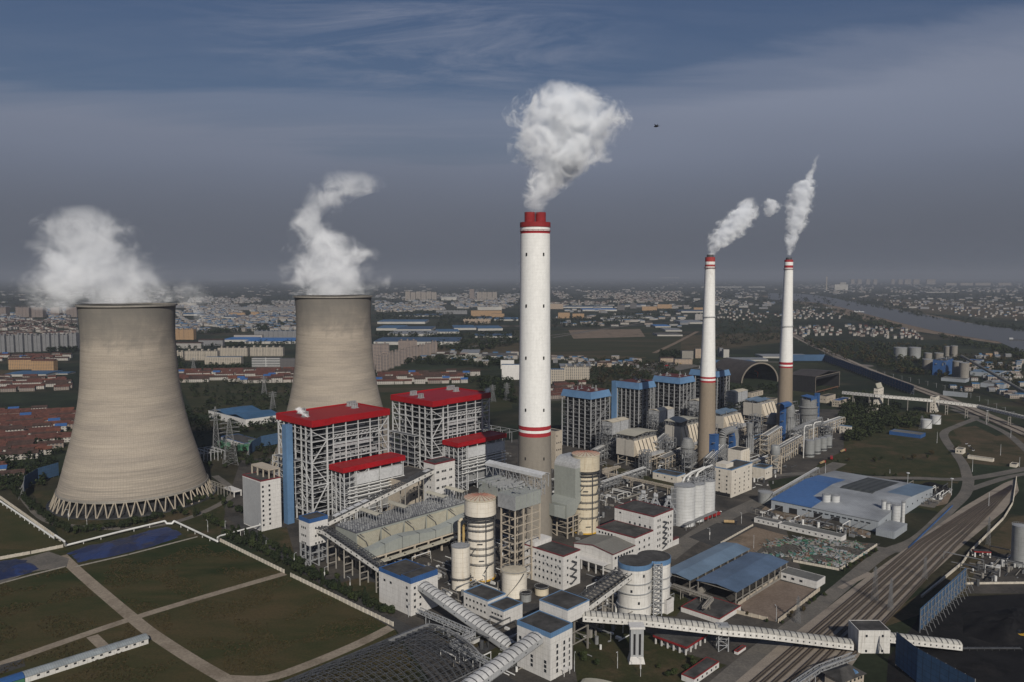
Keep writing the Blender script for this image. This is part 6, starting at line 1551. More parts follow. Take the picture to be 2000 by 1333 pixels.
# white catalyst boxes on lattice legs
for (nx,top,bot,lx,rx,zb,lab,sd) in ((1196,826,850,1176,1228,28,'white box with tan roof on lattice legs in front of the nearest blue capped boiler',1),(1287.5,804,826,1267,1316,28,'white box with tan roof on lattice legs in front of the second blue capped boiler',2),
        (1369,785,806,1346.5,1392,28,'white box with tan roof on lattice legs left of the brown stained chimney',3),(1436.5,767.5,787,1417.7,1460.5,28,'white box with tan roof on lattice legs right of the brown stained chimney',4)):
    x,y=G(nx,bot,zb);H=ZAT(x,y,top);b=ext(x,y,H,rx,EB);a=ext(x,y,H,lx,(-EA[0],-EA[1]))
    t=empty('catalyst_box',(x,y,0),TH,lab,'equipment house','white catalyst boxes on lattice legs')
    q=MB();q.box(0,b*.46,0,a,zb,H);q.build('box_wall',M['insul'],t);q=MB();q.box(b*.52,b,0,a,zb,H);q.build('box_wall',M['insul'],t)
    for u0,u1 in ((-.4,b*.47),(b*.51,b+.4)):
        q=MB();q.hexa([(u0,-.5,H),(u1,-.5,H),(u1,a/2,H+1.4),(u0,a/2,H+1.4),(u0,-.5,H+.3),(u1,-.5,H+.3),(u1,a/2,H+1.7),(u0,a/2,H+1.7)]);q.hexa([(u0,a/2,H+1.4),(u1,a/2,H+1.4),(u1,a+.5,H),(u0,a+.5,H),(u0,a/2,H+1.7),(u1,a/2,H+1.7),(u1,a+.5,H+.3),(u0,a+.5,H+.3)]);q.build('roof',M['cream_roof'],t)
    rr=random.Random(sd);q=MB();lattice(q,0,b,0,a,0,zb,2,2,5,.6,.4,bp=.6,rnd=rr);lattice(q,-4,0,.5,a-.5,zb-6,H-1,1,2,5,.3,.25,bp=.2,rnd=rr);q.build('leg_frame',M['steel_mid'],t)
    q=MB();clutter(q,0,b-2,0,a-3,4,zb,60,rr,.6,3);clutter(q,-4,-1,0,a-1,zb-6,H-1,26,rr,.5,1.6);tag(q.build('pipework',M['steel_grey'],t),kind='stuff')
# precipitators of the older plant
def esp_old(nx,top,bot,lx,rx,cnp,label,wallm,canopy='canopy',hop=6,blue=False,seed=1):
    x,y=G(nx,bot,11.);H=ZAT(x,y,top);b=ext(x,y,H,rx,EB);a=ext(x,y,H,lx,(-EA[0],-EA[1]))
    t=empty('precipitator',(x,y,0),TH,label,'precipitator','precipitators')
    q=MB();q.box(0,b,0,a,11,H);q.build('casing',M[wallm],t)
    q=MB();q.box(-.1,-.03,a*.49,a*.51,11,H);q.build('joint',M['steel_dark'],t)
    w=b/hop
    for k in range(hop):
        q=MB();x0=k*w+.25;x1=(k+1)*w-.25
        q.v+=[(x0,-.01,H-.3),(x1,-.01,H-.3),(x1,-5.5,13),(x0,-5.5,13),(x0,-.01,11),(x1,-.01,11)];q.f+=[(0,3,2,1),(0,4,3),(1,2,5),(3,4,5,2)]
        q.build('outlet_hood',M['hopper'],t)
        q=MB();q.bar((x1+.25,-.6,H-.3),(x1+.25,-6.,13),.45);q.build('strut',M['steel_dark'],t)
    rr=random.Random(seed)
    q=MB();q.box(2,b-1,-11,-5.6,10.5,13.5);q.build('outlet_duct',M['insul'],t)
    q=MB();q.box(3,b-1,-12,-2,6.8,7.4);lattice(q,2,b-1,-12,a-1,0,10.9,4,3,2,.7,.5,bp=.05,rnd=rr);q.build('support',M['beige_wall'],t)
    if cnp:
        zc=H+6
        q=MB();n_=(-.6,b/2,b+.6)
        for u0,u1,z0,z1 in ((n_[0],n_[1],zc-.9,zc+.9),(n_[1],n_[2],zc+.9,zc-.9)):
            q.hexa([(u0,-1,z0),(u1,-1,z1),(u1,a+1,z1),(u0,a+1,z0),(u0,-1,z0+.3),(u1,-1,z1+.3),(u1,a+1,z1+.3),(u0,a+1,z0+.3)])
        cn=q.build('canopy',M[canopy],t)
        q=MB();lattice(q,.5,b-.5,.5,a-.5,H,zc-.9,5,3,1,.4,.3,bp=.7,rnd=rr);link('canopy_frame',q.mesh('canopy_frame',M['steel_mid']),cn)
    if blue:
        for s in (0,1):
            q=MB();yy=a*(.2+.42*s);q.hexa([(0,yy,H+2.5),(b,yy,H+2.5),(b,yy+a*.33,H+4),(0,yy+a*.33,H+4),(0,yy,H+2.8),(b,yy,H+2.8),(b,yy+a*.33,H+4.3),(0,yy+a*.33,H+4.3)]);q.build('canopy',M['blue_roof'],t)
            q=MB();lattice(q,.5,b-.5,yy+.5,yy+a*.33-.5,H,H+2.6,4,1,1,.3,.25,bp=.2,rnd=rr);q.build('canopy_frame',M['steel_grey'],t)
    q=MB();clutter(q,.5,b-2,.5,a-2,H,H+3,70,rr,.5,2.2);tag(q.build('deck_gear',M['steel_mid'],t),kind='stuff')
    return t
esp_old(1238,862,893,1204,1282,True,'white precipitator under a grey folded canopy with cream hoods, nearest of the older plant','cream_clad',seed=1)
esp_old(1328.7,835,872,1299,1366,True,'second white precipitator with grey canopy, left of the brown stained chimney','cream_clad',seed=2)
esp_old(1413,815,838,1382,1447,False,'precipitator with blue canopies and rust stained cream hoods right of the brown stained chimney','cream_clad',blue=True,hop=5,seed=3)
esp_old(1487,790,815,1452,1512,False,'farthest precipitator with blue canopies, left of the blue T shaped shaft','cream_clad',blue=True,hop=4,seed=4)
# old absorbers and grey vessels
def vessel(name,label,px,pyb,prof,m='duct_grey',group=None,cat='vessel',rings=()):
    x,y=G(px,pyb);s=y/F
    t=empty(name,(x,y,0),0,label,cat,group)
    P=[(r*s*1.02,ZAT(x,y,py)) for r,py in prof];P=[(r,max(0,z)) for r,z in P]
    q=MB();q.lathe(P,n=32);q.build('shell',M[m],t,True)
    for py in rings:
        z=ZAT(x,y,py);rr=[r for r,zz in P if zz>=z-.1][0];hoops(t,rr,[z],'steel_mid',1.1)
    q=MB();H=P[-1][1]
    for k in range(5):a=-2.6+k*.5;r=P[0][0]+.5;q.tube((r*math.cos(a),r*math.sin(a),0),(r*math.cos(a),r*math.sin(a),H*(.5+.1*(k%3))),.45,7)
    q.build('stand_pipe',M['steel_grey'],t,True)
    return t
vessel('absorber_tower','grey domed absorber tower at the foot of the brown stained chimney',1342,915,[(12,915),(12,876),(14,874),(14,872),(9,857),(6,856)],rings=(884,),group='grey absorber towers of the older plant',cat='absorber tower')
vessel('absorber_tower','grey flared absorber tower with rusty rim beside the brown stained chimney',1373,905,[(8,905),(9,885),(11,868),(11,866),(7.5,851),(7,850)],rings=(870,),group='grey absorber towers of the older plant',cat='absorber tower')
vessel('absorber_tower','grey domed absorber tower left of the tall blue T shaped shaft',1510,858,[(12,858),(12,830),(13.5,827),(8,809),(5,807)],rings=(828,),group='grey absorber towers of the older plant',cat='absorber tower')
vessel('absorber_tower','tall grey absorber tower with blue cap, right of the farthest chimney',1577,852,[(15,852),(15,822),(17,815),(17,795),(15,793),(15,780)],rings=(824,808,795),group='grey absorber towers of the older plant',cat='absorber tower')
vessel('absorber_tower','narrow grey tower stained brown between the elbow duct and the white office block',1463,885,[(7,885),(7,858),(5,850),(6,835),(7,826)],rings=(850,),group='grey absorber towers of the older plant',cat='absorber tower')
vessel('absorber_tower','narrow grey banded tower just left of the farthest chimney foot',1541,868,[(9,868),(9,840),(10,830),(8,812),(9,800),(7,790)],rings=(840,815),group='grey absorber towers of the older plant',cat='absorber tower')
# blue shafts
def shaftb(label,px,pyb,top,w,d=4.,cap=None):
    x,y=G(px,pyb);H=ZAT(x,y,top);s=y/F
    t=empty('lift_shaft',(x,y,0),TH,label,'lift shaft','bright blue shafts of the older plant')
    q=MB();q.box(0,w*s*.75,0,w*s*.75,0,H);q.build('shaft',M['bright_blue'],t)
    q=MB();q.box(-.3,w*s*.75+.3,-.3,w*s*.75+.3,H,H+.5);q.build('cap',M['bright_blue'],t)
    for k in range(4):q=MB();z=H*(.2+.2*k);q.box(-2.5,0,0,2.5,z-.3,z);q.build('landing',M['steel_mid'],t)
    if cap:
        q=MB();c=cap*s;n=5
        for k in range(n):
            a0=math.pi*(.1+.8*k/n);a1=math.pi*(.1+.8*(k+1)/n)
            q.hexa([(-c*.8,-4-5*math.cos(a0)+5,H-1+3*math.sin(a0)),(c*.9,-4-5*math.cos(a0)+5,H-1+3*math.sin(a0)),(c*.9,-4-5*math.cos(a1)+5,H-1+3*math.sin(a1)),(-c*.8,-4-5*math.cos(a1)+5,H-1+3*math.sin(a1)),
               (-c*.8,-4-5*math.cos(a0)+5,H-.7+3*math.sin(a0)),(c*.9,-4-5*math.cos(a0)+5,H-.7+3*math.sin(a0)),(c*.9,-4-5*math.cos(a1)+5,H-.7+3*math.sin(a1)),(-c*.8,-4-5*math.cos(a1)+5,H-.7+3*math.sin(a1))])
        q.box(-c*.8,c*.9,-4.2,-4.,H-2.5,H+1);q.build('curved_canopy',M['bright_blue'],t)
    return t
shaftb('bright blue shaft in front of the brown stained chimney foot',1396,921,851,18)
shaftb('bright blue shaft right of the big grey elbow duct',1432,900,838,14)
shaftb('tall blue T shaped shaft with curved canopy left of the farthest chimney foot',1530,871,790,12,cap=20)
shaftb('blue shaft beside the blue capped absorber tower at the right end of the older plant',1596,850,770,10,cap=None)
x,y=G(1577,852);z=ZAT(x,y,778);t=empty('curved_canopy',(x,y,0),TH,'blue curved canopy above the tall grey absorber tower at the right end','canopy')
q=MB();q.box(-9,9,-7,-6.8,z-2,z+1.5);q.hexa([(-9,-7,z+1.5),(9,-7,z+1.5),(9,6,z+3),(-9,6,z+3),(-9,-7,z+1.8),(9,-7,z+1.8),(9,6,z+3.3),(-9,6,z+3.3)]);q.build('roof',M['bright_blue'],t)
q=MB();lattice(q,-7,7,-6,5,z-8,z+1.4,3,2,1,.35,.3,bp=.6,rnd=random.Random(1));q.build('frame',M['steel_mid'],t)
# big grey elbow duct
x,y=G(1409,905);t=empty('elbow_duct',(x,y,0),TH,'big round grey elbow duct arching over to the right of the brown stained chimney','duct')
zt=ZAT(x,y,838);q=MB();r_=4.2;q.tube((0,0,0),(0,0,zt-9),r_,20)
P=[(9-9*math.cos(a),0,zt-9+5*math.sin(a)) for a in [math.pi/2*k/6 for k in range(7)]]+[(24,0,zt-4)]
for a,b in zip(P,P[1:]):q.tube(a,b,r_,20)
q.tube((24,0,zt-4),(28,0,zt-14),r_*1.2,20);q.tube((28,0,zt-14),(28,0,4),r_*1.1,20);q.build('duct',M['duct_grey'],t,True)
# white blocks
def offices(name,label,args,trim,L=None,Rr=None,wall='white_warm',roof='tar_roof',**k):
    t,b,a,H=bld(name,label,'building',*args,trim=trim,th=.4,wall=wall,roof=roof,**k)
    if L:
        for z in lvls(L[1],1.5,H-1):windows(t,'L',wins(L[0],a*.06,a*.94),[z],1.3,1.5,skip=.08)
    if Rr:
        for z in lvls(Rr[1],1.5,H-1):windows(t,'R',wins(Rr[0],b*.06,b*.94),[z],1.3,1.5,skip=.08)
    return t,b,a,H
t,b,a,H=offices('office_building','white six storey block with thin blue rim, right of the grey silo row',(1428,917.5,973,1396.5,1469.5),'pale_blue',(2,6),(4,6))
q=MB();q.box(.5,b*.35,a*.35,a-.5,H,H+4);q.build('stair_head',M['white_warm'],t)
q=MB();q.box(-.15,-.03,1,a-1,.3,3.5);q.build('door',M['void'],t)
x,y=on_line(1449,20,*local(t,b*.2,a)[:2],EB);
t,b,a,H=bld('silo_block','windowless white block with two narrow columns on its right side, above the six storey block','building',1446,881,940,1422,1464,wall='white_warm')
q=MB();
for u in (.35,.62,.9):q.box(b*u-1,b*u,-1.5,-.02,0,H-1)
q.build('buttress',M['white_warm'],t)
offices('office_building','small white block with blue rim and a dark doorway, right of the six storey block',(1494,914.5,938,1469.7,1508.7),'pale_blue',None,(3,1))
offices('office_building','white office block with scattered windows below the blue T shaped shaft',(1474,857,880,1462,1507.5),'pale_blue',None,(7,4))
offices('long_building','low white building with blue rim in front of the grey silo row',(1322,930,945,1275,1338),'pale_blue',(3,1),None)
offices('turbine_hall','brown grey turbine building half hidden right of the tallest chimney',(1085,843,None,1060,1098),None,None,(3,5),wall='beige_wall',H=40)
offices('office_building','white block with blue rim at the right end of the long pipe rack',(1662,833,850,1640,1664),'pale_blue',(3,2),None)
offices('office_building','tan two storey office with ribbon windows left of the farthest chimney',(1467.5,768,777,1461,1490.5),None,None,(4,2),wall='beige_wall')
offices('office_building','tan long office just left of the farthest chimney foot',(1512,780,790,1490,1520),None,None,(4,2),wall='beige_wall')
t,b,a,H=offices('office_building','beige office with bright blue roof right of the blue capped absorber tower',(1640,783,796,1625,1661),None,(3,2),(6,2),wall='beige_wall',roof='bright_blue')
offices('office_building','low pale building under the left end of the far conveyor',(1614,775,788,1600,1632),None,(2,1),(5,1),wall='beige_wall')
# silos in a row, plain grey
for k,(px,pyb,rp,pt_) in enumerate(((1336,1024,21,948),(1357,1015,19,944),(1379,1003,17,938))):
    tank('silo',('nearest','middle','farthest')[k]+' of three tall grey white silos fused in a row beside the truck lot','silo',px,pyb,rp,pt_,'silo_white2','steel_grey',.8,'tall silos beside the truck lot',rings=(),stair=False)
x,y=G(1322,1028);q=MB();rr=random.Random(1);Hq=ZAT(x,y,950)
for k in range(7):q.tube((-2+k*1.1,-.6+k*.3,0),(-2+k*1.1,-.6+k*.3,Hq),.28,6)
for k in range(8):q.bar((-3,-1.2,Hq*k/8+2),(6,1.2,Hq*k/8+2),.35)
o=q.build('pipe_stack',M['steel_grey'],None,loc=(x-3,y,0));tag(o,'bundle of thin vertical pipes on the left side of the three tall silos','pipes')
x,y=G(1366,1008);z=ZAT(x,y,938);
for k,(dx,dy) in enumerate(((-18,-13),(-12,-6),(-4,1))):
    q=MB();q.path([(0,0,0),(3,2.5,5.5),(10,8,8),(18,16,8.5)],.9,8);o=q.build('bent_duct',M['pipe_white'],None,True,loc=(x+dx,y+dy,z));tag(o,('left','middle','right')[k]+' one of three white bent ducts on top of the tall silos','duct','bent ducts on the tall silos')
q=MB();lattice(q,-12,22,-6,4,0,6,6,2,2,.4,.3,bp=.3,rnd=rr);clutter(q,-12,20,-6,2,0,5,40,rr,.5,2.)
o=q.build('roof_platform',M['steel_grey'],None,loc=(x-4,y-2,z-1),rz=TH);tag(o,'grey pipework platform on top of the three tall silos','platform')
q=MB();q.box(0,50,-3,0,4.5,5.1)
for k in range(8):q.bar((1+k*6.8,-2.6,0),(1+k*6.8,-2.6,4.5),.4)
x,y=G(1333,1036);o=q.build('loading_canopy',M['steel_mid'],None,loc=(x,y,0),rz=TH);tag(o,'long thin loading canopy at the foot of the three tall silos','canopy')
for k,(px,pyb,rp,pt_) in enumerate(((1580.5,892,9.5,860),(1594,886,8.5,857),(1606.5,880,8,855),(1617,874,7.5,852))):
    tank('ash_silo',('first','second','third','fourth')[k]+' grey ash silo from the left beside the long pipe rack','silo',px,pyb,rp,pt_,'tank_grey','steel_grey',.6,'grey ash silos in a row',rings=(.15,),stair=False)
x,y=G(1569,895);q=MB();z=ZAT(x,y,836);q.path([(0,0,0),(0,0,z),(2,1.5,z+2),(12,10,z+1.5)],.6,8);q.path([(18,20,8),(18,20,z),(20,21.5,z+2),(30,30,z+1.5)],.55,8)
o=q.build('bent_pipe',M['pipe_white'],None,True,loc=(x,y,0));tag(o,'white standpipes bending over the row of grey ash silos','pipe')
t=vessel('hopper_tower','grey round hopper with white bands on tall tan legs, below the white office block',1513,925,[(1,925),(8,890),(9,888),(9,873),(7,870)],'tank_grey',cat='hopper')
x,y=G(1513,925);q=MB();lattice(q,-5,5,-4,4,0,ZAT(x,y,889),1,1,3,.8,.6,bp=.2,rnd=rr);link('leg_frame',q.mesh('leg_frame',M['beige_wall']),t)
# pipe racks of the older plant
def rack(label,p,q_,w,h,lv,m='beige_wall',seed=0):
    a=Vector(G(*p));b=Vector(G(*q_));d=b-a;L_=d.length;an=math.atan2(d.y,d.x);rr=random.Random(seed)
    t=empty('pipe_rack',(a.x,a.y,0),an,label,'pipe rack')
    n=max(2,int(L_/8));q=MB();lattice(q,0,L_,0,w,0,h,n,1,lv,.7,.55,bp=.08,rnd=rr);q.build('frame',M[m],t)
    for k in range(1,lv+1):
        for j in range(4):
            q=MB();yy=w*(j+.6)/4.6;q.tube((0,yy,h*k/lv+.7),(L_,yy,h*k/lv+.7),rr.uniform(.25,.55),8);q.build('pipe',M[rr.choice(('pipe_white','steel_grey','steel_mid'))],t,True)
    q=MB();clutter(q,1,L_-2,0,w-1,0,h,int(L_*1.4),rr,.5,2.4);tag(q.build('fittings',M['steel_mid'],t),kind='stuff')
rack('two level concrete pipe rack right of the white office block',(1518,912),(1570,880),9,17,3,seed=1)
rack('long pipe rack running right behind the ash silos',(1580,865),(1650,838),9,15,3,seed=2)
rack('brown pipe rack between the white precipitator and the brown stained chimney',(1300,918),(1372,885),10,12,2,seed=3)
rack('low pipe rack crossing behind the six storey block',(1462,925),(1515,905),6,9,2,seed=4)
rack('grey pipe rack between the tallest chimney and the nearest precipitator',(1168,905),(1215,880),8,14,3,'steel_mid',5)
rack('pipe rack passing under the third white catalyst box',(1290,868),(1345,842),8,14,3,'steel_mid',6)
rack('low pipe rack along the road beside the truck lot',(1500,985),(1600,925),3.5,5,1,'steel_mid',7)
# sedimentation ponds between
def basin(label,p,lx,rx,H=1.4):
    x,y=G(*p);b=ext(x,y,0,rx,EB);a=ext(x,y,0,lx,(-EA[0],-EA[1]));t=empty('settling_basin',(x,y,0),TH,label,'basin','dark settling basins')
    q=MB();q.box(0,b,0,.6,0,H);q.box(0,b,a-.6,a,0,H);q.box(0,.6,.6,a-.6,0,H);q.box(b-.6,b,.6,a-.6,0,H)
    for k in range(1,4):q.box(b*k/4-.2,b*k/4+.2,.6,a-.6,0,H)
    q.build('basin_wall',M['concrete'],t);q=MB();q.box(.6,b-.6,.6,a-.6,.1,H-.7);q.build('water',M['void'],t)
basin('upper dark settling basin right of the cream absorber tower',(1224,975),1180,1262)
basin('lower dark settling basin right of the cream absorber tower',(1275,1000),1228,1315)
basin('small dark settling basin behind the pipe bridge',(1225,945),1190,1250)
# storage dome and coal shed
def vault(name,label,p,lx_px,depth,az,hk,m,ringm,rnd=None,thick=1.6):
    x,y=G(*p);r=lx_px*y/F/2
    t=empty(name,(x,y,0),az,label,'coal store')
    n=24;q=MB()
    for k in range(n):
        a0=math.pi*k/n;a1=math.pi*(k+1)/n
        for s,(ra,rb) in enumerate(((1,1),)):
            o_=[(-r*math.cos(a0),0,r*hk*math.sin(a0)),(-r*math.cos(a0),depth,r*hk*math.sin(a0)),(-r*math.cos(a1),depth,r*hk*math.sin(a1)),(-r*math.cos(a1),0,r*hk*math.sin(a1))]
            q.hexa([(v[0]*.985,v[1],v[2]*.985) for v in o_]+o_)
    q.build('vault_roof',M[m],t,False)
    q=MB()
    for k in range(n):
        a0=math.pi*k/n;a1=math.pi*(k+1)/n;R2=.95
        f=lambda a,s,yy:(-r*s*math.cos(a),yy,r*hk*s*math.sin(a))
        q.hexa([f(a0,R2,-.6),f(a1,R2,-.6),f(a1,R2,-.1),f(a0,R2,-.1),f(a0,1.02,-.6),f(a1,1.02,-.6),f(a1,1.02,-.1),f(a0,1.02,-.1)])
    q.build('front_arch',M[ringm],t)
    return t,r
t,r=vault('coal_dome','black arched coal store with pale rim around its open front, between the two slim chimneys',(1484,748),92,95,R(24),.86,'dome_roof','arch_rim')
heap_=None
x,y=G(1484,740);q=MB();q.lathe([(22,0),(14,6),(.01,11)],n=24);o=q.build('coal_heap',M['coal'],None,True,loc=(x-8,y+25,0));tag(o,'coal heap inside the black arched store','heap')
q=MB();q.box(-6,6,-1,1,8,10);q.bar((-6,0,0),(-4,0,9),.8);q.bar((6,0,0),(4,0,9),.8);q.bar((0,0,9),(-12,0,13),1.1);q.box(-3,3,-2,2,10,13);o=q.build('stacker',M['orange'],None,loc=(x+2,y+6,2),rz=.3);tag(o,'orange stacker machine in the mouth of the black arched coal store','machine')
t,b,a,H=bld('coal_shed','long dark gabled coal shed with open front, right of the farthest chimney','coal store',1592,736,768,1540,1640,wall=None)
q=MB();q.box(0,.5,0,a,0,H);q.box(b-.5,b,0,a,0,H);q.box(0,b,a-.5,a,0,H);q.box(0,b,0,.4,H-5,H);q.build('wall',M['void'],t)
q=MB()
for u0,u1,z0,z1 in ((-1,b/2,H,H+5),(b/2,b+1,H+5,H)):q.hexa([(u0,-1,z0),(u1,-1,z1),(u1,a+1,z1),(u0,a+1,z0),(u0,-1,z0+.5),(u1,-1,z1+.5),(u1,a+1,z1+.5),(u0,a+1,z0+.5)])
q.build('roof',M['dome_roof'],t)
q=MB();q.box(-.3,1,-.4,0,0,H);q.box(b-1,b+.3,-.4,0,0,H);q.box(1,b-1,-.4,0,H-.9,H);q.build('front_frame',M['arch_rim'],t)
q=MB();q.box(-8,b*.8,-7,-5,3,4.2);
for k in range(4):q.bar((-7+k*(b*.8+6)/3,-6,0),(-7+k*(b*.8+6)/3,-6,3.2),.7)
o=q.build('gantry',M['rust'],None,loc=tuple(t.location),rz=TH);tag(o,'low rusty orange gantry in front of the gabled coal shed','gantry')
# wind fences
def wfence(label,pts,h,m='blue_net',posts=6.,strut=1,sm='steel_mid'):
    P=[Vector(G(*p)) for p in pts];o0=P[0].copy();t=empty('wind_fence',(o0.x,o0.y,0),0,label,'fence','blue wind fences')
    q=MB();s=MB()
    for a,b in zip(P,P[1:]):
        a=a-o0;b=b-o0;q.bar((a.x,a.y,.8+h/2),(b.x,b.y,.8+h/2),.12,h)
        d=(b-a);L_=d.length;d.normalize();n=Vector((-d.y,d.x))*strut;k_=int(L_/posts)
        for k in range(k_+1):
            p=a+d*L_*k/max(1,k_);s.bar((p.x+n.x*.4,p.y+n.y*.4,0),(p.x+n.x*.4,p.y+n.y*.4,h+.8),.3)
            s.bar((p.x+n.x*h*.38,p.y+n.y*h*.38,0),(p.x+n.x*.4,p.y+n.y*.4,h*.8),.25)
            for j in (1,2,3):
                z=h*.8*j/4;s.bar((p.x+n.x*.4,p.y+n.y*.4,z),(p.x+n.x*h*.38*(1-z/h/.8),p.y+n.y*h*.38*(1-z/h/.8),z),.18)
        for z in (h*.33,h*.66,h*.98):s.bar((a.x+n.x*.4,a.y+n.y*.4,z),(b.x+n.x*.4,b.y+n.y*.4,z),.2)
    q.build('netting',M[m],t);s.build('strut_frame',M[sm],t)
wfence('tall blue wind fence with white struts, farther of two beside the coal yard',[(1795,1236),(1885,1150)],13,strut=-1)
wfence('tall blue wind fence cut by the bottom edge, right of the square conveyor house',[(1748,1300),(1790,1335),(1900,1400)],17,strut=1,posts=5)
wfence('long dark blue wind fence along the main line railway, right of the gabled coal shed',[(1600,702),(1655,722),(1785,772)],15,strut=-1,posts=14)
wfence('dark blue wind fence behind the gabled coal shed',[(1540,706),(1612,706)],15,strut=1,posts=14)
wfence('curved blue wind fence right of the nearer cooling tower',[(487,897),(492,886),(510,875),(545,868)],13,strut=1)
wfence('curved blue wind fence half hidden left of the nearer cooling tower',[(48,975),(50,958),(75,942),(115,930)],13,strut=1)
# far conveyor with two towers
def pz(px,pyb,pyt):
    x,y=G(px,pyb);return (x,y,ZAT(x,y,pyt))
c0=pz(1645,792,770);c1=pz(1708,800,776);c2=pz(1822,806,786);c3=pz(1910,812,797);c4=pz(2030,842,826)
for i,(a,b,lab) in enumerate(((c0,c1,'first length of the far white conveyor gallery, left of its taller tower'),(c1,c2,'second length of the far white conveyor gallery, between its two towers'),(c2,c4,'last length of the far white conveyor gallery, leaving at the right edge'))):
    g=gallery('conveyor_gallery',lab,[a,b] if i<2 else [a,c3,b],5,3.4,band=6,wstep=5,near=-1,group='far conveyor gallery lengths')
    L_=math.dist(a[:2],b[:2]);n=int(L_/35)+1
    for k in range(1,n+1):
        u=(k-.3)/n;pier(g,(b[0]-a[0])*u,(b[1]-a[1])*u,a[2]+(b[2]-a[2])*u,((b[0]-a[0])/L_,(b[1]-a[1])/L_),5,'concrete',3)
for (px,pyb,top,lx,rx,lab) in ((1714,800,760,1707,1726,'taller white tower of the far conveyor, tilted panel on its roof'),(1826,807,776,1817,1835,'shorter white tower of the far conveyor, dark stair across its wall')):
    t,b,a,H=offices('transfer_tower',lab,(px,top,pyb,lx,rx),None,(2,5),(2,5))
    if px<1800:q=MB();q.hexa([(1,1,H+1),(b-1,1,H+1),(b-1,2,H+1),(1,2,H+1),(1,4,H+8),(b-1,4,H+8),(b-1,5,H+8),(1,5,H+8)]);q.build('roof_panel',M['canopy'],t)
for px,pyb,rp,top,lab in ((1809,836,10.,820,'left one of two round white tanks beside the winding road'),(1827,828,9.5,812,'right one of two round white tanks beside the winding road')):
    tank('oil_tank',lab,'tank',px,pyb,rp,top,'silo_white2','silo_white2',1.,'round white tanks by the winding road',stair=True)
t,b,a,H=bld('depot','long low hut with bright blue walls and grey roof beside the white tanks','building',1798,850,857,1737,1808,wall='bright_blue',roof='grey_roof')
offices('office_building','small cream block beside the parked cars inside the road bend',(1880,878,888,1866,1886),None,(2,1),None,wall='cream_wall',roof='grey_roof')
offices('long_hut','long low pale hut below the small cream block in the road bend',(1939,897,903,1890,1942),None,None,None,wall='cream_wall',roof='grey_roof')
offices('hut','small white hut with two openings in the dark trees below the far conveyor',(1708,800,808,1690,1716),None,(2,1),(2,1))
offices('hut','small white kiosk where the roads fork at the far right',(1985,908,914,1972,1990),None,None,None,wall='cream_wall')
# cement works at far right
for px,pyb,rp,top,lab in ((1758,700,12,679,'left one of two grey round tanks of the cement works'),(1786,700,11,679,'right one of two grey round tanks of the cement works'),(1811,729,9.5,702,'front left concrete silo of the cement works'),(1833,712,8,690,'rear left concrete silo of the cement works'),(1812,712,7,690,'tan silo behind the front left one at the cement works'),
     (1869,737,9,706,'front right concrete silo of the cement works with stair shadow'),(1882,741,9,709,'rightmost concrete silo of the cement works'),(1850,696,5.5,677,'thin rear silo of the cement works'),(1863,697,6,676,'second thin rear silo of the cement works')):
    tank('cement_silo',lab,'silo',px,pyb,rp,top,'concrete' if px>1800 else 'tank_grey','steel_grey',.8,'silos of the cement works',stair=False)
t,b,a,H=bld('silo_plant','bright blue steel process building amid the cement silos','building',1845,705,735,1822,1862,wall='bright_blue',roof='tar_roof')
q=MB();clutter(q,-2,b+1,-2,a,0,H+6,90,random.Random(3),1,4);tag(q.build('pipework',M['steel_mid'],t),kind='stuff')
for args,lab,rm in (((1885,742,748,1838,1893),'low grey shed at the foot of the cement silos','grey_roof'),((1950,730,738,1895,1965),'blue walled shed right of the cement silos','blue_roof'),((1915,705,712,1888,1922),'small bright blue shed behind the right silos of the cement works','bright_blue'),((1960,752,760,1915,1975),'blue walled grey roofed shed under the long thin conveyor','grey_roof'),
      ((1888,768,777,1842,1890),'grey gabled shed behind the far white conveyor','grey_roof')):
    bld('industrial_shed',lab,'shed',*args,wall='pale_clad',roof=rm,par=.2,group=None)
a=pz(1875,752,697);b=pz(2040,800,790)
gallery('conveyor_gallery','long thin grey conveyor sloping down to the right edge from the cement works',[a,b],4,2.5,side='steel_mid',roof='grey_roof',band=9,wstep=60,near=-1)
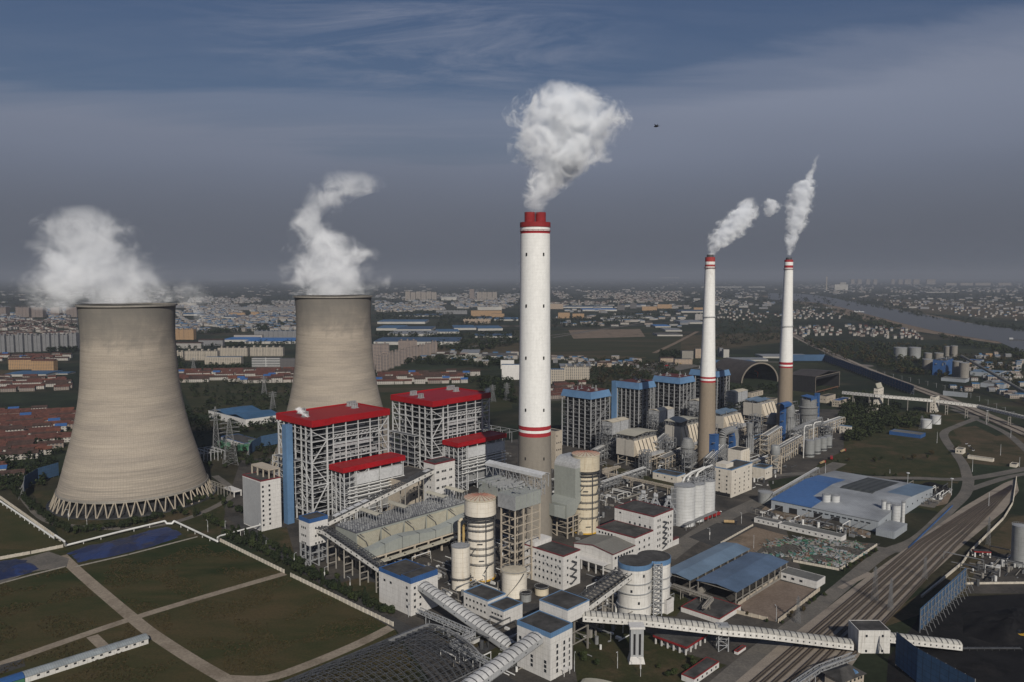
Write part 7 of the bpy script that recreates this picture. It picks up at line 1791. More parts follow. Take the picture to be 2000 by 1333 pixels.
# more plant between the chimneys
rack('grey pipe rack behind the fused silos toward the brown stained chimney',(1392,935),(1420,905),9,20,4,'steel_mid',11)
rack('tall pipe rack between the white precipitators',(1288,905),(1322,872),8,22,4,'steel_mid',12)
rack('grey pipe rack left of the big round elbow duct',(1350,925),(1392,893),7,16,3,'steel_mid',13)
rack('tan pipe rack between the white office block and the farthest chimney',(1500,890),(1545,858),9,22,4,'beige_wall',14)
rack('grey pipe rack below the second white catalyst box',(1240,905),(1278,880),7,18,4,'steel_mid',15)
rack('grey pipe rack behind the ash silos toward the blue capped tower',(1556,878),(1605,850),8,22,4,'steel_mid',16)
rack('low pipe rack beside the upper settling basin',(1180,960),(1262,930),5,8,2,'steel_mid',17)
for (px,pyb,H,w,lab,sd) in ((1262,925,22,9,'grey steel tower of small tanks in front of the nearest white precipitator',1),(1310,905,26,10,'grey steel tower between the two white precipitators',2),(1440,880,30,11,'grey steel tower right of the round elbow duct',3),(1480,868,34,12,'dark steel tower behind the white office block',4),(1552,866,34,12,'dark steel tower at the foot of the farthest chimney',5),(1392,882,30,10,'dark steel tower left of the bright blue shaft',6),(1618,862,20,12,'grey steel tower right of the blue capped absorber tower',7),(1178,895,26,10,'grey steel tower right of the cream absorber tower',8)):
    x,y=G(px,pyb);rr=random.Random(sd);t=empty('equipment_tower',(x,y,0),TH,lab,'steel tower')
    q=MB();lattice(q,0,w,0,w,0,H,2,2,5,.5,.35,bp=.4,rnd=rr);q.build('frame',M['steel_mid'],t)
    for k in range(3):
        q=MB();cx=w*(.25+.25*k);cy=w*(.3+.2*(k%2));q.lathe([(.01,H*.15),(w*.13,H*.2),(w*.13,H*.6),(w*.08,H*.7),(.01,H*.72)],cx=cx,cy=cy,n=14);q.build('vessel',M['tank_grey' if k else 'insul'],t,True)
    q=MB()
    for k in range(1,5):q.box(.4,w-.4,.4,w-.4,H*k/5-.2,H*k/5)
    q.build('floor_deck',M['deck'],t)
    q=MB();clutter(q,0,w-1,0,w-1,1,H+2,70,rr,.5,2.4);tag(q.build('fittings',M['steel_grey'],t),kind='stuff')
# ---------- town, villages, warehouses ----------
def slab(name,label,cat,x0,x1,pyb,pyt,depth,wall,roof='tile_grey',az=0.,group=None,heads=0,gable=0.,seed=0,par=.6):
    xm=(x0+x1)/2;gx,gy=G(xm,pyb);H=ZAT(gx,gy,pyt);w=(x1-x0)/F*(gy+16)/max(.3,math.cos(az))
    t=empty(name,(gx,gy,0),az,label,cat,group);rr=random.Random(seed+int(x0))
    q=MB();q.box(-w/2,w/2,0,depth,0,H)
    n=max(2,int(w/14))
    if heads:
        for k in range(n+1):u=-w/2+w*k/n;q.box(u-.5,u+.5,-1.1,0,0,H-.3)
    q.build('wall',M[wall],t)
    q=MB()
    if gable:
        q.hexa([(-w/2-.6,-.6,H+.002),(w/2+.6,-.6,H+.002),(w/2+.6,depth/2,H+gable),(-w/2-.6,depth/2,H+gable),(-w/2-.6,-.6,H+.3),(w/2+.6,-.6,H+.3),(w/2+.6,depth/2,H+gable+.3),(-w/2-.6,depth/2,H+gable+.3)])
        q.hexa([(-w/2-.6,depth/2,H+gable),(w/2+.6,depth/2,H+gable),(w/2+.6,depth+.6,H+.002),(-w/2-.6,depth+.6,H+.002),(-w/2-.6,depth/2,H+gable+.3),(w/2+.6,depth/2,H+gable+.3),(w/2+.6,depth+.6,H+.3),(-w/2-.6,depth+.6,H+.3)])
    else:
        q.box(-w/2+.4,w/2-.4,.4,depth-.4,H+.003,H+.15)
    r=q.build('roof',M[roof],t)
    if heads:
        q=MB()
        for k in range(n):
            u=-w/2+w*(k+.5)/n;q.box(u-2,u+2,depth*.3,depth*.75,H+.15,H+rr.uniform(2.6,4))
        link('stair_head',q.mesh('stair_head',M[wall]),r)
    return t
S=slab
k=0
ordn=['first','second','third','fourth','fifth','sixth','seventh','eighth','ninth','tenth','eleventh','twelfth','thirteenth','fourteenth']
for k in range(10):
    x0=-22+k*17.5;S('apartment_block','grey white high apartment slab, '+ordn[k]+' from left in the row left of nearer tower','apartment block',x0,x0+14.5,690-k*.6,655-k*.25+(k%3),17,'f_grey',heads=1,group='row of tall grey apartments at left',seed=k)
for k in range(5):
    x0=(-6,31,62,100,130)[k];S('apartment_block','distant brown high rise, '+ordn[k]+' from the left near the horizon at far left','apartment block',x0,x0+(18,26,22,16,20)[k],620,601,30,'f_brown',heads=1,group='distant brown high rises',seed=k)
S('apartment_block','orange and cream apartment block with red roof, left one of two','apartment block',18,62,722,703,14,'f_orange','tile_red',gable=3,az=.1)
S('apartment_block','orange and cream apartment block with red roof, right one of two','apartment block',61,106,725,705,14,'f_orange','tile_red',gable=3,az=-.06)
S('apartment_block','orange tower block just right of the nearer cooling tower','apartment block',341,378,664,644,22,'f_orange',heads=1)
for i,(x0,x1,yb,yt,wl,rf,hd,gb,lab) in enumerate((
 (341,393,681,671,'f_white','tile_brown',0,3,'white apartment block with dark red roof beside the nearer cooling tower'),
 (388,435,676,665,'f_grey','tile_brown',0,3,'grey apartment block with dark red roof, behind the white one'),
 (362,425,704,686,'f_cream','tile_grey',1,0,'cream apartment slab, left one of three in a row between the towers'),
 (426,483,696,680,'f_cream','tile_grey',1,0,'cream apartment slab, middle one of three in a row between the towers'),
 (489,552,696,679,'f_cream','tile_grey',1,0,'cream apartment slab, right one of three in a row between the towers'),
 (341,358,702,688,'f_cream','tile_grey',1,0,'small cream apartment end seen beside the nearer cooling tower'),
 (400,471,712,698,'f_cream','wh_blue',0,0,'cream apartment slab with a blue roof sheet, below the three in a row'),
 (492,547,717,699,'f_strip','tile_grey',0,0,'dark office block with white horizontal stripes left of the farther cooling tower'),
 (547,580,719,701,'f_dark','tile_grey',0,0,'dark grey office block touching the farther cooling tower'),
 (497,580,660,647,'f_grey','wh_blue',1,0,'long grey apartment row behind the bright blue roofed warehouse'),
 (457,512,663,655,'gable_wall','tile_grey',0,0,'low tan building beside a water tower between the cooling towers'),
 (447,478,618,611,'f_orange','tile_grey',0,0,'yellow building left one in front of a blue roofed hall between the towers'),
 (490,505,618,610,'f_orange','tile_grey',0,0,'yellow building right one in front of a blue roofed hall between the towers'),
 (425,447,606,600,'f_grey','tile_grey',1,0,'distant grey apartment row left part, between the cooling towers'),
 (448,500,606,600,'f_grey','tile_grey',1,0,'distant grey apartment row middle part, between the cooling towers'),
 (505,578,609,601,'f_grey','tile_grey',1,0,'distant grey apartment row right part, beside the farther tower'),
 (345,383,600,593,'f_cream','tile_grey',1,0,'distant pale apartment row just right of the nearer tower rim'),
 (852,912,614,607,'f_grey','tile_grey',1,0,'pale grey apartment row left of the long orange building'),
 (920,980,618,607,'f_orange','tile_grey',0,0,'long orange building left of the tallest chimney'),
 (905,958,632,624,'f_tan','tile_grey',1,0,'long tan apartment building below the long orange one'),
 (960,985,620,613,'f_orange','tile_grey',0,0,'short orange building adjoining the long orange one'),
 (933,980,606,600,'wh_wall','wh_pale',0,0,'white flat hall behind the long orange building'),
 (980,1018,742,713,'white_wall','wh_blue',0,0,'white two step building with blue roof just left of the tallest chimney'),
 (978,1004,721,704,'white_wall','tile_grey',0,0,'small white block with two window rows left of the tallest chimney'),
 (1097,1151,742,717,'f_cream','tile_grey',1,0,'long cream apartment building right of the tallest chimney'),
 (1076,1103,750,722,'f_cream','wh_blue',0,0,'cream block with pale blue roof touching the tallest chimney'),
 (1090,1113,622,611,'f_orange','tile_grey',0,0,'orange tan block left one right of the tallest chimney'),(1118,1141,622,613,'f_orange','tile_grey',0,0,'orange tan block right one right of the tallest chimney'),
 (1060,1100,604,594,'f_tan','tile_grey',0,0,'brown office block touching the tallest chimney'),(1206,1220,606,596,'f_dark','tile_brown',0,0,'dark red block amid the white factory halls'),(1231,1243,603,592,'f_dark','tile_grey',0,0,'dark grey tower amid the white factory halls'),
 (1254,1283,607,599,'f_orange','tile_grey',0,0,'orange school building left wing right of the white factory halls'),(1284,1312,603,595,'f_orange','tile_grey',0,0,'orange school building right wing right of the white factory halls'),(1355,1375,608,601,'f_orange','tile_grey',0,0,'small orange building left of the brown stained chimney top'),
 (1358,1380,625,614,'f_white','tile_grey',1,0,'white dormitory block left of the brown stained chimney'),
 (1332,1354,702,686,'concrete','tile_grey',0,0,'windowless tan block left of the brown stained chimney'),(1358,1378,700,682,'f_tan','tile_grey',0,0,'tan tower block touching the brown stained chimney'),
 (1290,1316,708,700,'f_tan','tile_brown',0,2,'low tan row left of the windowless block'),(1318,1352,712,702,'f_tan','tile_grey',0,0,'low tan building below the windowless block'),
 (1405,1412,697,680,'f_grey','tile_grey',0,0,'thin grey tower right of the brown stained chimney'),(1413,1424,699,683,'wh_wall','tile_grey',0,0,'white and grey shaft building right of the brown stained chimney'),
 (1167,1195,717,709,'f_tan','tile_brown',0,2,'tan office row behind the nearest blue capped boiler'),
 (1862,1900,718,709,'f_orange','tile_grey',0,0,'orange brick building beside the blue shed of the cement works'),(1925,1938,699,691,'f_orange','tile_grey',0,0,'small yellow building behind the cement works'),
 (1630,1656,567,556,'wh_wall','wh_pale',0,0,'distant white stepped plant building beyond the river'),(1640,1652,566,552,'f_white','wh_pale',0,0,'tall middle part of the distant white plant building beyond the river'))):
    S('building' if wl not in('f_cream','f_grey') else 'apartment_block',lab,'building' if wl not in('f_cream','f_grey') else 'apartment block',x0,x1,yb,yt,16,wl,rf,heads=hd,gable=gb,seed=i,az=.0)
# brown apartment cluster right of the farther tower
S('apartment_block','brown tower block left one, right beside the farther cooling tower','apartment block',728,760,722,673,20,'f_brown',heads=1,az=.15)
S('apartment_block','brown tower block with twin roof rooms, right of the farther cooling tower','apartment block',779,814,702,666,20,'f_brown',heads=1,az=.15)
for k in range(10):
    x0=735+k*12;yb=728-k*4.2;S('apartment_block','brown apartment house, '+ordn[k]+' from left in the slanting row beside farther cooling tower','apartment block',x0,x0+10.5,yb,yb-33+k*1.3,14,'f_brown',heads=1,group='slanting row of brown apartments',az=.2,seed=k)
for k in range(6):
    x0=792+k*10.3;S('apartment_block','distant cream high rise, '+ordn[k]+' from the left in the group of six','apartment block',x0,x0+9.,588,570+(k%2),30,'f_tan2',heads=1,group='group of six cream high rises')
for k in range(4):
    x0=932+k*10;S('apartment_block','distant cream high rise, '+ordn[k]+' from left in the group of four by the chimney','apartment block',x0,x0+8.8,587,571,30,'f_tan2',heads=1,group='group of four cream high rises')
S('apartment_block','distant dark brown tower beside the four cream high rises','apartment block',917,926,586,565,30,'f_brown')
for k in range(9):
    x0=(1662,1675,1692,1706,1741,1755,1767,1784,1810)[k];S('apartment_block','far tan tower across the river, '+ordn[k]+' from the left','apartment block',x0,x0+(7,8,7,7,6,8,12,12,17)[k],556,546,40,'f_tan2',group='far tan towers across the river')
for k in range(4):
    x0=(1848,1876,1905,1950)[k];S('apartment_block','long low cream block across the river, '+ordn[k]+' from the left','apartment block',x0,x0+(20,24,30,25)[k],558,553,40,'f_tan2',group='long cream blocks across the river')
# warehouses with blue roofs
WH=[(730,895,674,659,50,'wh_deep','longest white warehouse with dark blue roof right of the farther tower'),(737,830,633,623,90,'wh_blue','pale warehouse with blue roof behind the long white one, left'),(735,785,646,635,50,'wh_blue','warehouse with blue roof touching the farther tower'),
 (773,842,648,637,60,'wh_deep','dark blue roofed warehouse below the paler one'),(757,848,657,646,60,'wh_pale','grey arched roofed hall above the long white warehouse'),(853,897,652,643,60,'wh_blue','cream warehouse with bright blue roof'),
 (887,930,645,635,60,'wh_blue','cream warehouse with pale blue roof left of a larger one'),(934,982,646,636,70,'wh_blue','larger cream warehouse with pale blue roof'),(925,1000,660,652,60,'wh_deep','low dark blue solar roof block left of the tallest chimney'),
 (780,860,619,613,120,'wh_deep','dark blue roofed hall below the cream high rises'),(930,960,625,619,80,'wh_deep','dark blue roof left of the tallest chimney'),(965,1012,627,620,70,'wh_blue','blue roof beside the tallest chimney'),(435,490,668,658,60,'wh_bright','bright blue roofed warehouse left half between the cooling towers'),(478,580,672,660,50,'wh_bright','bright blue roofed warehouse right half between the cooling towers'),
 (1100,1197,602,596,90,'wh_deep','white factory hall with blue stripes, left part'),(1138,1205,608,601,80,'wh_bright','white factory hall with several blue roof bays'),(1218,1262,599,592,90,'wh_deep','white factory hall with blue stripes, right part'),
 (1178,1256,628,623,40,'wh_pale','front one of two white glasshouse rows'),(1206,1275,622,617,40,'wh_pale','rear one of two white glasshouse rows'),(1330,1384,611,604,50,'wh_deep','blue and white hall left of the brown stained chimney'),
 (1332,1378,633,625,60,'wh_pale','grey hall left of the brown stained chimney'),(1280,1310,640,634,40,'wh_bright','blue roofed works hall at the road end'),(1300,1332,648,641,40,'wh_pale','small white hall at the road end'),(1284,1333,657,650,50,'tile_grey','dark green roofed open hall at the road end'),
 (1430,1500,706,699,40,'wh_pale','pale long roof behind the black arched coal store'),(1490,1583,700,692,40,'wh_pale','white long roof behind the farthest chimney'),(1400,1480,713,704,40,'wh_blue','blue roof behind the black arched coal store'),
 (900,935,695,683,60,'wh_pale','white hall of the works with chimneys'),(868,938,706,693,70,'canopy','cream roofed hall with blue wall right of the brown apartments'),(935,1010,700,690,60,'tile_grey','grey halls left of the tallest chimney'),
 (10,90,736,725,50,'wh_blue','pale blue roofed sheds left of the nearer cooling tower'),(92,132,732,727,30,'wh_blue','smaller pale blue roofed shed left of the nearer cooling tower'),(1095,1155,720,711,30,'wh_pale','white tent roofs row right of the tallest chimney'),(1150,1217,715,706,30,'wh_pale','white vaulted tents further right of the tallest chimney'),
 (1370,1400,562,558,120,'wh_pale','distant pale hall beyond the brown stained chimney top'),(1400,1448,562,558,120,'wh_pale','second distant pale hall right of the brown stained chimney top'),(1462,1494,562,558,120,'wh_pale','third distant pale hall between the slim chimneys'),(1291,1327,544,539,150,'f_tan2','very distant tan works left of the brown stained chimney top'),
 (1808,1870,572,569,60,'wh_pale','distant cream hall across the river'),(1740,1750,579,577,50,'wh_pale','white hall among the riverside houses'),(862,892,587,572,80,'wh_pale','distant white stepped hall beside the six cream high rises'),(415,455,548,545,120,'f_tan2','very distant pale row left of the farther plume'),(430,580,622,616,60,'wh_deep','long blue roofed hall behind the two yellow buildings'),(345,385,617,610,60,'wh_blue','blue and white hall right of the nearer tower rim')]
for i,(x0,x1,yb,yt,dp,rf,lab) in enumerate(WH):
    rm=rf if rf in M else 'wh_pale'
    wt=yb-(yb-yt)*.42;g_=G((x0+x1)/2,yb);hh=ZAT(g_[0],g_[1],wt);dp=max(dp,(200-hh)*F/(yt-540+.01)-g_[1]) if yt>560 else dp
    S('warehouse',lab,'warehouse',x0,x1,yb,wt,min(dp,170),'wh_wall',rm,gable=1.,seed=i,az=(.12 if i in(5,6,7) else 0))
# warehouse pair just behind the nearer boiler house and dark roofed hall
for (nx,top,base,lx,rx,lab) in ((480,820,834,407,549,'large white hall with blue ribbed roof behind the nearer boiler house'),):
    t,b,a,H=bld('warehouse',lab,'warehouse',nx,top,base,lx,rx,wall='white_wall',roof='wh_blue',par=.2)
    q=MB();q.hexa([(0,0,H+.1),(b,0,H+.1),(b,a*.25,H+4),(0,a*.25,H+4),(0,0,H+.3),(b,0,H+.3),(b,a*.25,H+4.2),(0,a*.25,H+4.2)]);q.hexa([(0,a*.25,H+4),(b,a*.25,H+4),(b,a*.5,H+.1),(0,a*.5,H+.1),(0,a*.25,H+4.2),(b,a*.25,H+4.2),(b,a*.5,H+.3),(0,a*.5,H+.3)])
    q.hexa([(0,a*.5,H+.1),(b,a*.5,H+.1),(b,a*.75,H+4),(0,a*.75,H+4),(0,a*.5,H+.3),(b,a*.5,H+.3),(b,a*.75,H+4.2),(0,a*.75,H+4.2)]);q.hexa([(0,a*.75,H+4),(b,a*.75,H+4),(b,a,H+.1),(0,a,H+.1),(0,a*.75,H+4.2),(b,a*.75,H+4.2),(b,a,H+.3),(0,a,H+.3)]);q.build('pitched_roof',M['wh_blue'],t)
    windows(t,'L',wins(8,2,a-2),[H*.4],3,1.6);windows(t,'R',wins(10,2,b-2),[H*.4],2.4,1.4)
t,b,a,H=bld('hall','dark roofed white hall behind the green tanks, right of the nearer cooling tower','building',478,866,876,431,512,wall='white_wall',roof='tar_roof',trim='bright_blue',th=.3)
for k,(px,py) in enumerate(((432,874),(444,877),(470,881),(483,880),(492,873))):
    tank('green_tank',('leftmost','second','middle','fourth','rightmost')[k]+' of five round green tanks in front of the dark roofed hall','tank',px,py,6.5,py-12,'green_tank','green_tank',.4,'round green tanks',stair=False)
t,b,a,H=bld('gate_shelter','small open white shelter with flat roof left of the tall bunker building','shelter',457,959,972,436,472,wall=None)
q=MB();q.box(0,b,0,a,H-1.2,H);q.build('roof',M['white_wall'],t)
for u in (.5,b-.5):
    for v in (.5,a-.5):q=MB();q.bar((u,v,0),(u,v,H-1.2),.8);q.build('column',M['white_wall'],t)
# ---------- houses ----------
def house_mesh(w,d,h,roofh,wall,roof,nm):
    a=MB();a.box(-w/2,w/2,-d/2,d/2,0,h);k=len(a.v);a.v+=[(-w/2,-d/2,h),(-w/2,d/2,h),(-w/2,0,h+roofh),(w/2,-d/2,h),(w/2,d/2,h),(w/2,0,h+roofh)];a.f+=[(k,k+2,k+1),(k+3,k+4,k+5)]
    r=MB()
    for s in (-1,1):
        ya,za=s*(d/2+.6),h-.25;r.hexa([(-w/2-.5,ya,za),(w/2+.5,ya,za),(w/2+.5,0,h+roofh),(-w/2-.5,0,h+roofh),(-w/2-.5,ya,za+.25),(w/2+.5,ya,za+.25),(w/2+.5,0,h+roofh+.25),(-w/2-.5,0,h+roofh+.25)])
    return a.mesh('wall',M[wall]),r.mesh('roof',M[roof])
ROW=[house_mesh(w,9,h,2.6,wl,rf,'r') for w,h,wl,rf in ((34,6.2,'f_house','tile_red'),(24,6.4,'f_house2','tile_red'),(16,6.,'f_house','tile_orange'),(42,6.2,'f_house','tile_brown'),(20,9.,'f_house','tile_brown'),(14,6.,'gable_wall','tile_red'),(13,7.,'f_house','bright_blue'),(26,6,'f_house2','tile_brown'))]
VIL=[house_mesh(w,8,h,2.6,wl,rf,'v') for w,h,wl,rf in ((10,7,'f_house','tile_red'),(9,9.5,'f_white','tile_grey'),(11,6.5,'f_house2','tile_brown'),(10,9,'f_house','tile_grey'),(9,6.5,'gable_wall','tile_orange'),(12,7,'f_white','wh_blue'))]
RN=[('red','long'),('red','medium'),('orange','short'),('brown','very long'),('brown','three storey'),('red','small'),('blue','small'),('brown','medium')]
VN=['red','grey','brown','dark','orange','blue']
def pin(p,P):
    c=False;n=len(P)
    for i in range(n):
        (x1,y1),(x2,y2)=P[i],P[(i+1)%n]
        if (y1>p[1])!=(y2>p[1]) and p[0]<(x2-x1)*(p[1]-y1)/(y2-y1)+x1:c=not c
    return c
HCOUNT={'row':0,'vil':0}
def onth(k):return str(k)+({1:'st',2:'nd',3:'rd'}.get(k%10,'th') if k%100 not in(11,12,13) else 'th')
def rows(poly,az,gap,where,seed,limit,skip=.1,kinds=None,depthgap=None):
    P=PP(*poly);rr=random.Random(seed);c,s=math.cos(az),math.sin(az)
    U=[(p[0]*c+p[1]*s,-p[0]*s+p[1]*c) for p in P]
    v=min(u[1] for u in U);v1=max(u[1] for u in U);n=0;rw=0
    while v<v1:
        rw+=1;ci=0
        u=min(q[0] for q in U)+rr.uniform(0,10);u1=max(q[0] for q in U)
        while u<u1:
            i=rr.choice(kinds or (0,0,1,1,2,3,4,5,6,7));w=(34,24,16,42,20,14,13,26)[i]
            uc=u+w/2;x,y=uc*c-v*s,uc*s+v*c
            ci+=pin((x,y),P)
            if pin((x,y),P) and rr.random()>skip and n<limit and HCOUNT['row']<300:
                t=empty('row_house',(x,y,0),az+rr.uniform(-.04,.04),f'{RN[i][1]} {RN[i][0]} roofed row house, {onth(ci)} from left in {onth(rw)} row, {where}','house','red roofed row houses '+where)
                a,b=ROW[i];link('wall',a,t);link('roof',b,t);n+=1;HCOUNT['row']+=1
            u+=w+rr.choice((.8,1.2,1.5,5))
        v+=gap*rr.uniform(.9,1.15)
    return n
rows([(-60,905),(90,905),(112,880),(145,830),(150,805),(-60,808)],R(24),16.5,'left of nearer tower',1,170,.08,(0,0,1,1,2,3,4,5,7,0,1,5,6))
rows([(343,747),(590,750),(590,712),(345,712)],R(8),24,'between the towers',2,62,.12)
rows([(738,752),(905,752),(940,730),(935,718),(738,712)],R(8),26,'right of farther tower',3,40,.15)
rows([(-10,706),(148,712),(148,696),(-10,694)],R(5),30,'below grey apartments',4,26,.3)
rows([(10,768),(140,765),(150,745),(60,738),(10,752)],R(15),26,'beyond left field',5,24,.3)
rows([(1075,785),(1150,780),(1140,750),(1078,752)],R(20),26,'by tallest chimney',6,14,.3)
rows([(-60,950),(60,952),(80,915),(-60,918)],R(24),24,'by left fence',7,14,.4)
def scatter_houses(poly,n,where,seed,mind=13,ys=1.):
    P=PP(*poly);rr=random.Random(seed);pts=[];tr=0
    x0,x1=min(p[0] for p in poly),max(p[0] for p in poly);y0,y1=min(p[1] for p in poly),max(p[1] for p in poly)
    while len(pts)<n and tr<n*30:
        tr+=1;q=(rr.uniform(x0,x1),rr.uniform(y0,y1))
        if not pin(q,poly):continue
        g=G(*q)
        if any(abs(g[0]-p[0])<mind and abs(g[1]-p[1])<mind for p in pts[-60:]):continue
        pts.append(g)
    pts.sort(key=lambda p:p[0]/p[1])
    for kk,g in enumerate(pts):
        if HCOUNT['vil']>=298:break
        i=rr.choice((0,0,1,2,3,3,4,5));t=empty('village_house',(g[0],g[1],0),rr.choice((0,.2,-.2,1.4))+rr.uniform(-.1,.1),f'{VN[i]} roofed village house, {onth(kk+1)} from the left {where}','house','village houses '+where)
        a,b=VIL[i];link('wall',a,t);link('roof',b,t);HCOUNT['vil']+=1
scatter_houses([(1545,660),(1620,656),(1740,662),(1800,664),(1790,650),(1740,640),(1640,636),(1560,638)],125,'in the nearer riverside village',11)
scatter_houses([(1545,625),(1640,624),(1650,616),(1600,606),(1545,602)],62,'in the farther riverside village',12)
scatter_houses([(1680,577),(1740,582),(1830,600),(2000,617),(2000,628),(1900,620),(1800,604),(1700,585)],60,'in the strip beyond the river',13,20)
scatter_houses([(1400,625),(1500,632),(1530,615),(1400,600)],50,'between the two slim chimneys',14,20)
# everything farther: past counting
cm=['f_white','f_house','f_house2','tile_red','tile_brown','wh_blue','wh_pale','f_grey','f_tan2','wh_bright']
RIV=[(1480,570),(1560,571),(1640,580),(1700,592),(1790,608),(1860,622),(1930,634),(2100,654),(2100,735),(2000,700),(1950,676),(1880,664),(1830,655),(1770,641),(1700,622),(1640,606),(1550,594),(1480,590)]
def town(regions,name,seed):
    rr=random.Random(seed);v=[];f=[];mi=[]
    for poly,n,smin,smax,hmin,hmax,cw in regions:
        x0,x1=min(p[0] for p in poly),max(p[0] for p in poly);y0,y1=min(p[1] for p in poly),max(p[1] for p in poly);k=0;tr=0
        while k<n and tr<n*20:
            tr+=1;q=(rr.uniform(x0,x1),rr.uniform(y0,y1))
            if not pin(q,poly) or pin(q,RIV):continue
            if noise.noise(Vector((q[0]*.02,q[1]*.11,seed)))<-.18:continue
            k+=1;g=G(*q);w=rr.uniform(smin,smax);d=w*rr.uniform(.4,.9);h=rr.uniform(hmin,hmax);a=rr.choice((0,.1,-.15))
            c,s=math.cos(a),math.sin(a);b=len(v)
            for (px,py) in ((-w/2,-d/2),(w/2,-d/2),(w/2,d/2),(-w/2,d/2)):v.append((g[0]+px*c-py*s,g[1]+px*s+py*c,0))
            for (px,py) in ((-w/2,-d/2),(w/2,-d/2),(w/2,d/2),(-w/2,d/2)):v.append((g[0]+px*c-py*s,g[1]+px*s+py*c,h))
            rh=rr.uniform(1,3);v.append((g[0]-w/2*c,g[1]-w/2*s,h+rh));v.append((g[0]+w/2*c,g[1]+w/2*s,h+rh))
            wm=cm.index(rr.choice(cw[0]));rm=cm.index(rr.choice(cw[1]))
            f+=[(b,b+1,b+5,b+4),(b+1,b+2,b+6,b+9,b+5),(b+2,b+3,b+7,b+6),(b+3,b,b+4,b+8,b+7),(b+4,b+5,b+9,b+8),(b+6,b+7,b+8,b+9)];mi+=[wm]*4+[rm]*2
    me=bpy.data.meshes.new(name);me.from_pydata(v,[],f)
    for c in cm:me.materials.append(M[c])
    me.polygons.foreach_set('material_index',mi);me.update();return link(name,me)
H1=(('f_house','f_house2','f_white'),('tile_red','tile_brown','tile_brown'));H2=(('f_white','f_house','f_tan2','f_grey'),('wh_pale','wh_blue','tile_brown','f_house2','wh_blue'));H3=(('f_white','f_grey','f_tan2'),('wh_pale','tile_brown','f_grey'))
o=town([([(-60,660),(150,655),(150,624),(-60,620)],420,10,22,6,10,H1),([(-60,626),(150,630),(150,606),(-60,606)],520,10,26,6,16,H2),([(342,652),(580,645),(578,602),(342,600)],900,9,24,6,12,H2),([(342,602),(578,603),(578,585),(380,582)],520,12,30,6,16,H3),
  ([(735,612),(900,605),(1010,600),(1010,584),(735,590)],620,10,26,6,12,H2),([(735,590),(1010,587),(1010,575),(735,575)],300,12,36,6,14,H3),([(1078,600),(1240,592),(1330,588),(1330,570),(1078,568)],560,10,28,6,12,H1),([(1078,640),(1330,640),(1380,612),(1100,606)],60,14,40,6,10,H2),
  ([(1395,598),(1530,596),(1530,570),(1395,566)],120,12,30,6,10,H2),([(1550,572),(2040,572),(2040,552),(1550,555)],420,14,46,6,12,H3),([(-60,604),(2050,604),(2050,549),(-60,549)],900,18,60,6,12,H3),([(1840,606),(2040,618),(2040,596),(1840,590)],60,12,22,6,8,H2),([(1850,760),(2040,790),(2040,700),(1900,690)],90,9,18,4,8,H2),
  ([(1075,710),(1230,720),(1290,712),(1200,700),(1075,700)],50,9,20,4,8,H2),([(780,706),(1010,716),(1010,690),(870,684)],30,9,24,4,9,H2),([(-60,760),(30,760),(30,740),(-60,740)],30,9,20,5,8,H1)],'distant_houses',21)
tag(o,'hazy sprawl of countless small distant houses and works across the plain','houses',kind='stuff')
# ---------- trees ----------
def tree_mesh(seed,h,r,n,m='leaf',low=.25,conic=False):
    rr=random.Random(seed);q=MB();cl=[]
    k=9 if not conic else 7
    for i in range(k):
        if conic:
            t_=(i+.5)/k;cl.append((rr.uniform(-.15,.15)*r,rr.uniform(-.15,.15)*r,h*(low+(1-low)*t_),r*(1.05-.85*t_),h/k*.9))
        else:
            a=rr.uniform(0,6.28);d=rr.uniform(0,.62)*r;z=h*rr.uniform(low+.12,.86);cl.append((d*math.cos(a),d*math.sin(a),z,r*rr.uniform(.38,.62),r*rr.uniform(.32,.5)))
    for i in range(n):
        cx,cy,cz,cr,ch=rr.choice(cl)
        a=rr.uniform(0,6.28);u=rr.uniform(-1,1);s_=math.sqrt(1-u*u);d=rr.uniform(.55,1.08)
        p=Vector((cx+cr*d*s_*math.cos(a),cy+cr*d*s_*math.sin(a),cz+ch*d*u))
        nn=Vector((s_*math.cos(a),s_*math.sin(a),u*.8+.3)).normalized();nn=(nn+Vector((rr.uniform(-.6,.6),rr.uniform(-.6,.6),rr.uniform(-.6,.6)))).normalized()
        t1=nn.orthogonal().normalized();t2=nn.cross(t1);sz=r*rr.uniform(.10,.2)
        q.v+=[tuple(p+t1*sz),tuple(p+t2*sz*.8),tuple(p-t1*sz*.9),tuple(p-t2*sz)];b=len(q.v)-4;q.f.append((b,b+1,b+2,b+3))
    cm_=q.mesh('crown',M[m])
    tk=MB();tk.tube((0,0,0),(0,0,h*.55),r*.07,6,r*.03)
    for i in range(4):a=i*1.6;tk.tube((0,0,h*(.3+.06*i)),(r*.45*math.cos(a),r*.45*math.sin(a),h*(.55+.06*i)),r*.035,4,r*.012)
    return cm_,tk.mesh('trunk',M['bark'])
TREES=[tree_mesh(1,6,2.9,420,'leaf'),tree_mesh(2,7,3.2,460,'leaf_dark'),tree_mesh(3,5,2.6,380,'leaf'),tree_mesh(4,7.5,2.2,380,'leaf_dark',.12,True),tree_mesh(5,6,3.,400,'leaf_brown')]
TC=[0]
TKIND=['green round','dark green round','small green','dark conical','brownish']
LC={}
def plant_tree(x,y,i,sc_,where,group):
    LC[where]=LC.get(where,0)+1
    if TC[0]>=296:return
    t=empty('tree',(x,y,0),random.uniform(0,6.28),f'{TKIND[i]} tree, {onth(LC[where])} from left {where}','tree',group);t.scale=(sc_,sc_,sc_*random.uniform(.85,1.15))
    a,b=TREES[i];link('crown',a,t);link('trunk',b,t);TC[0]+=1
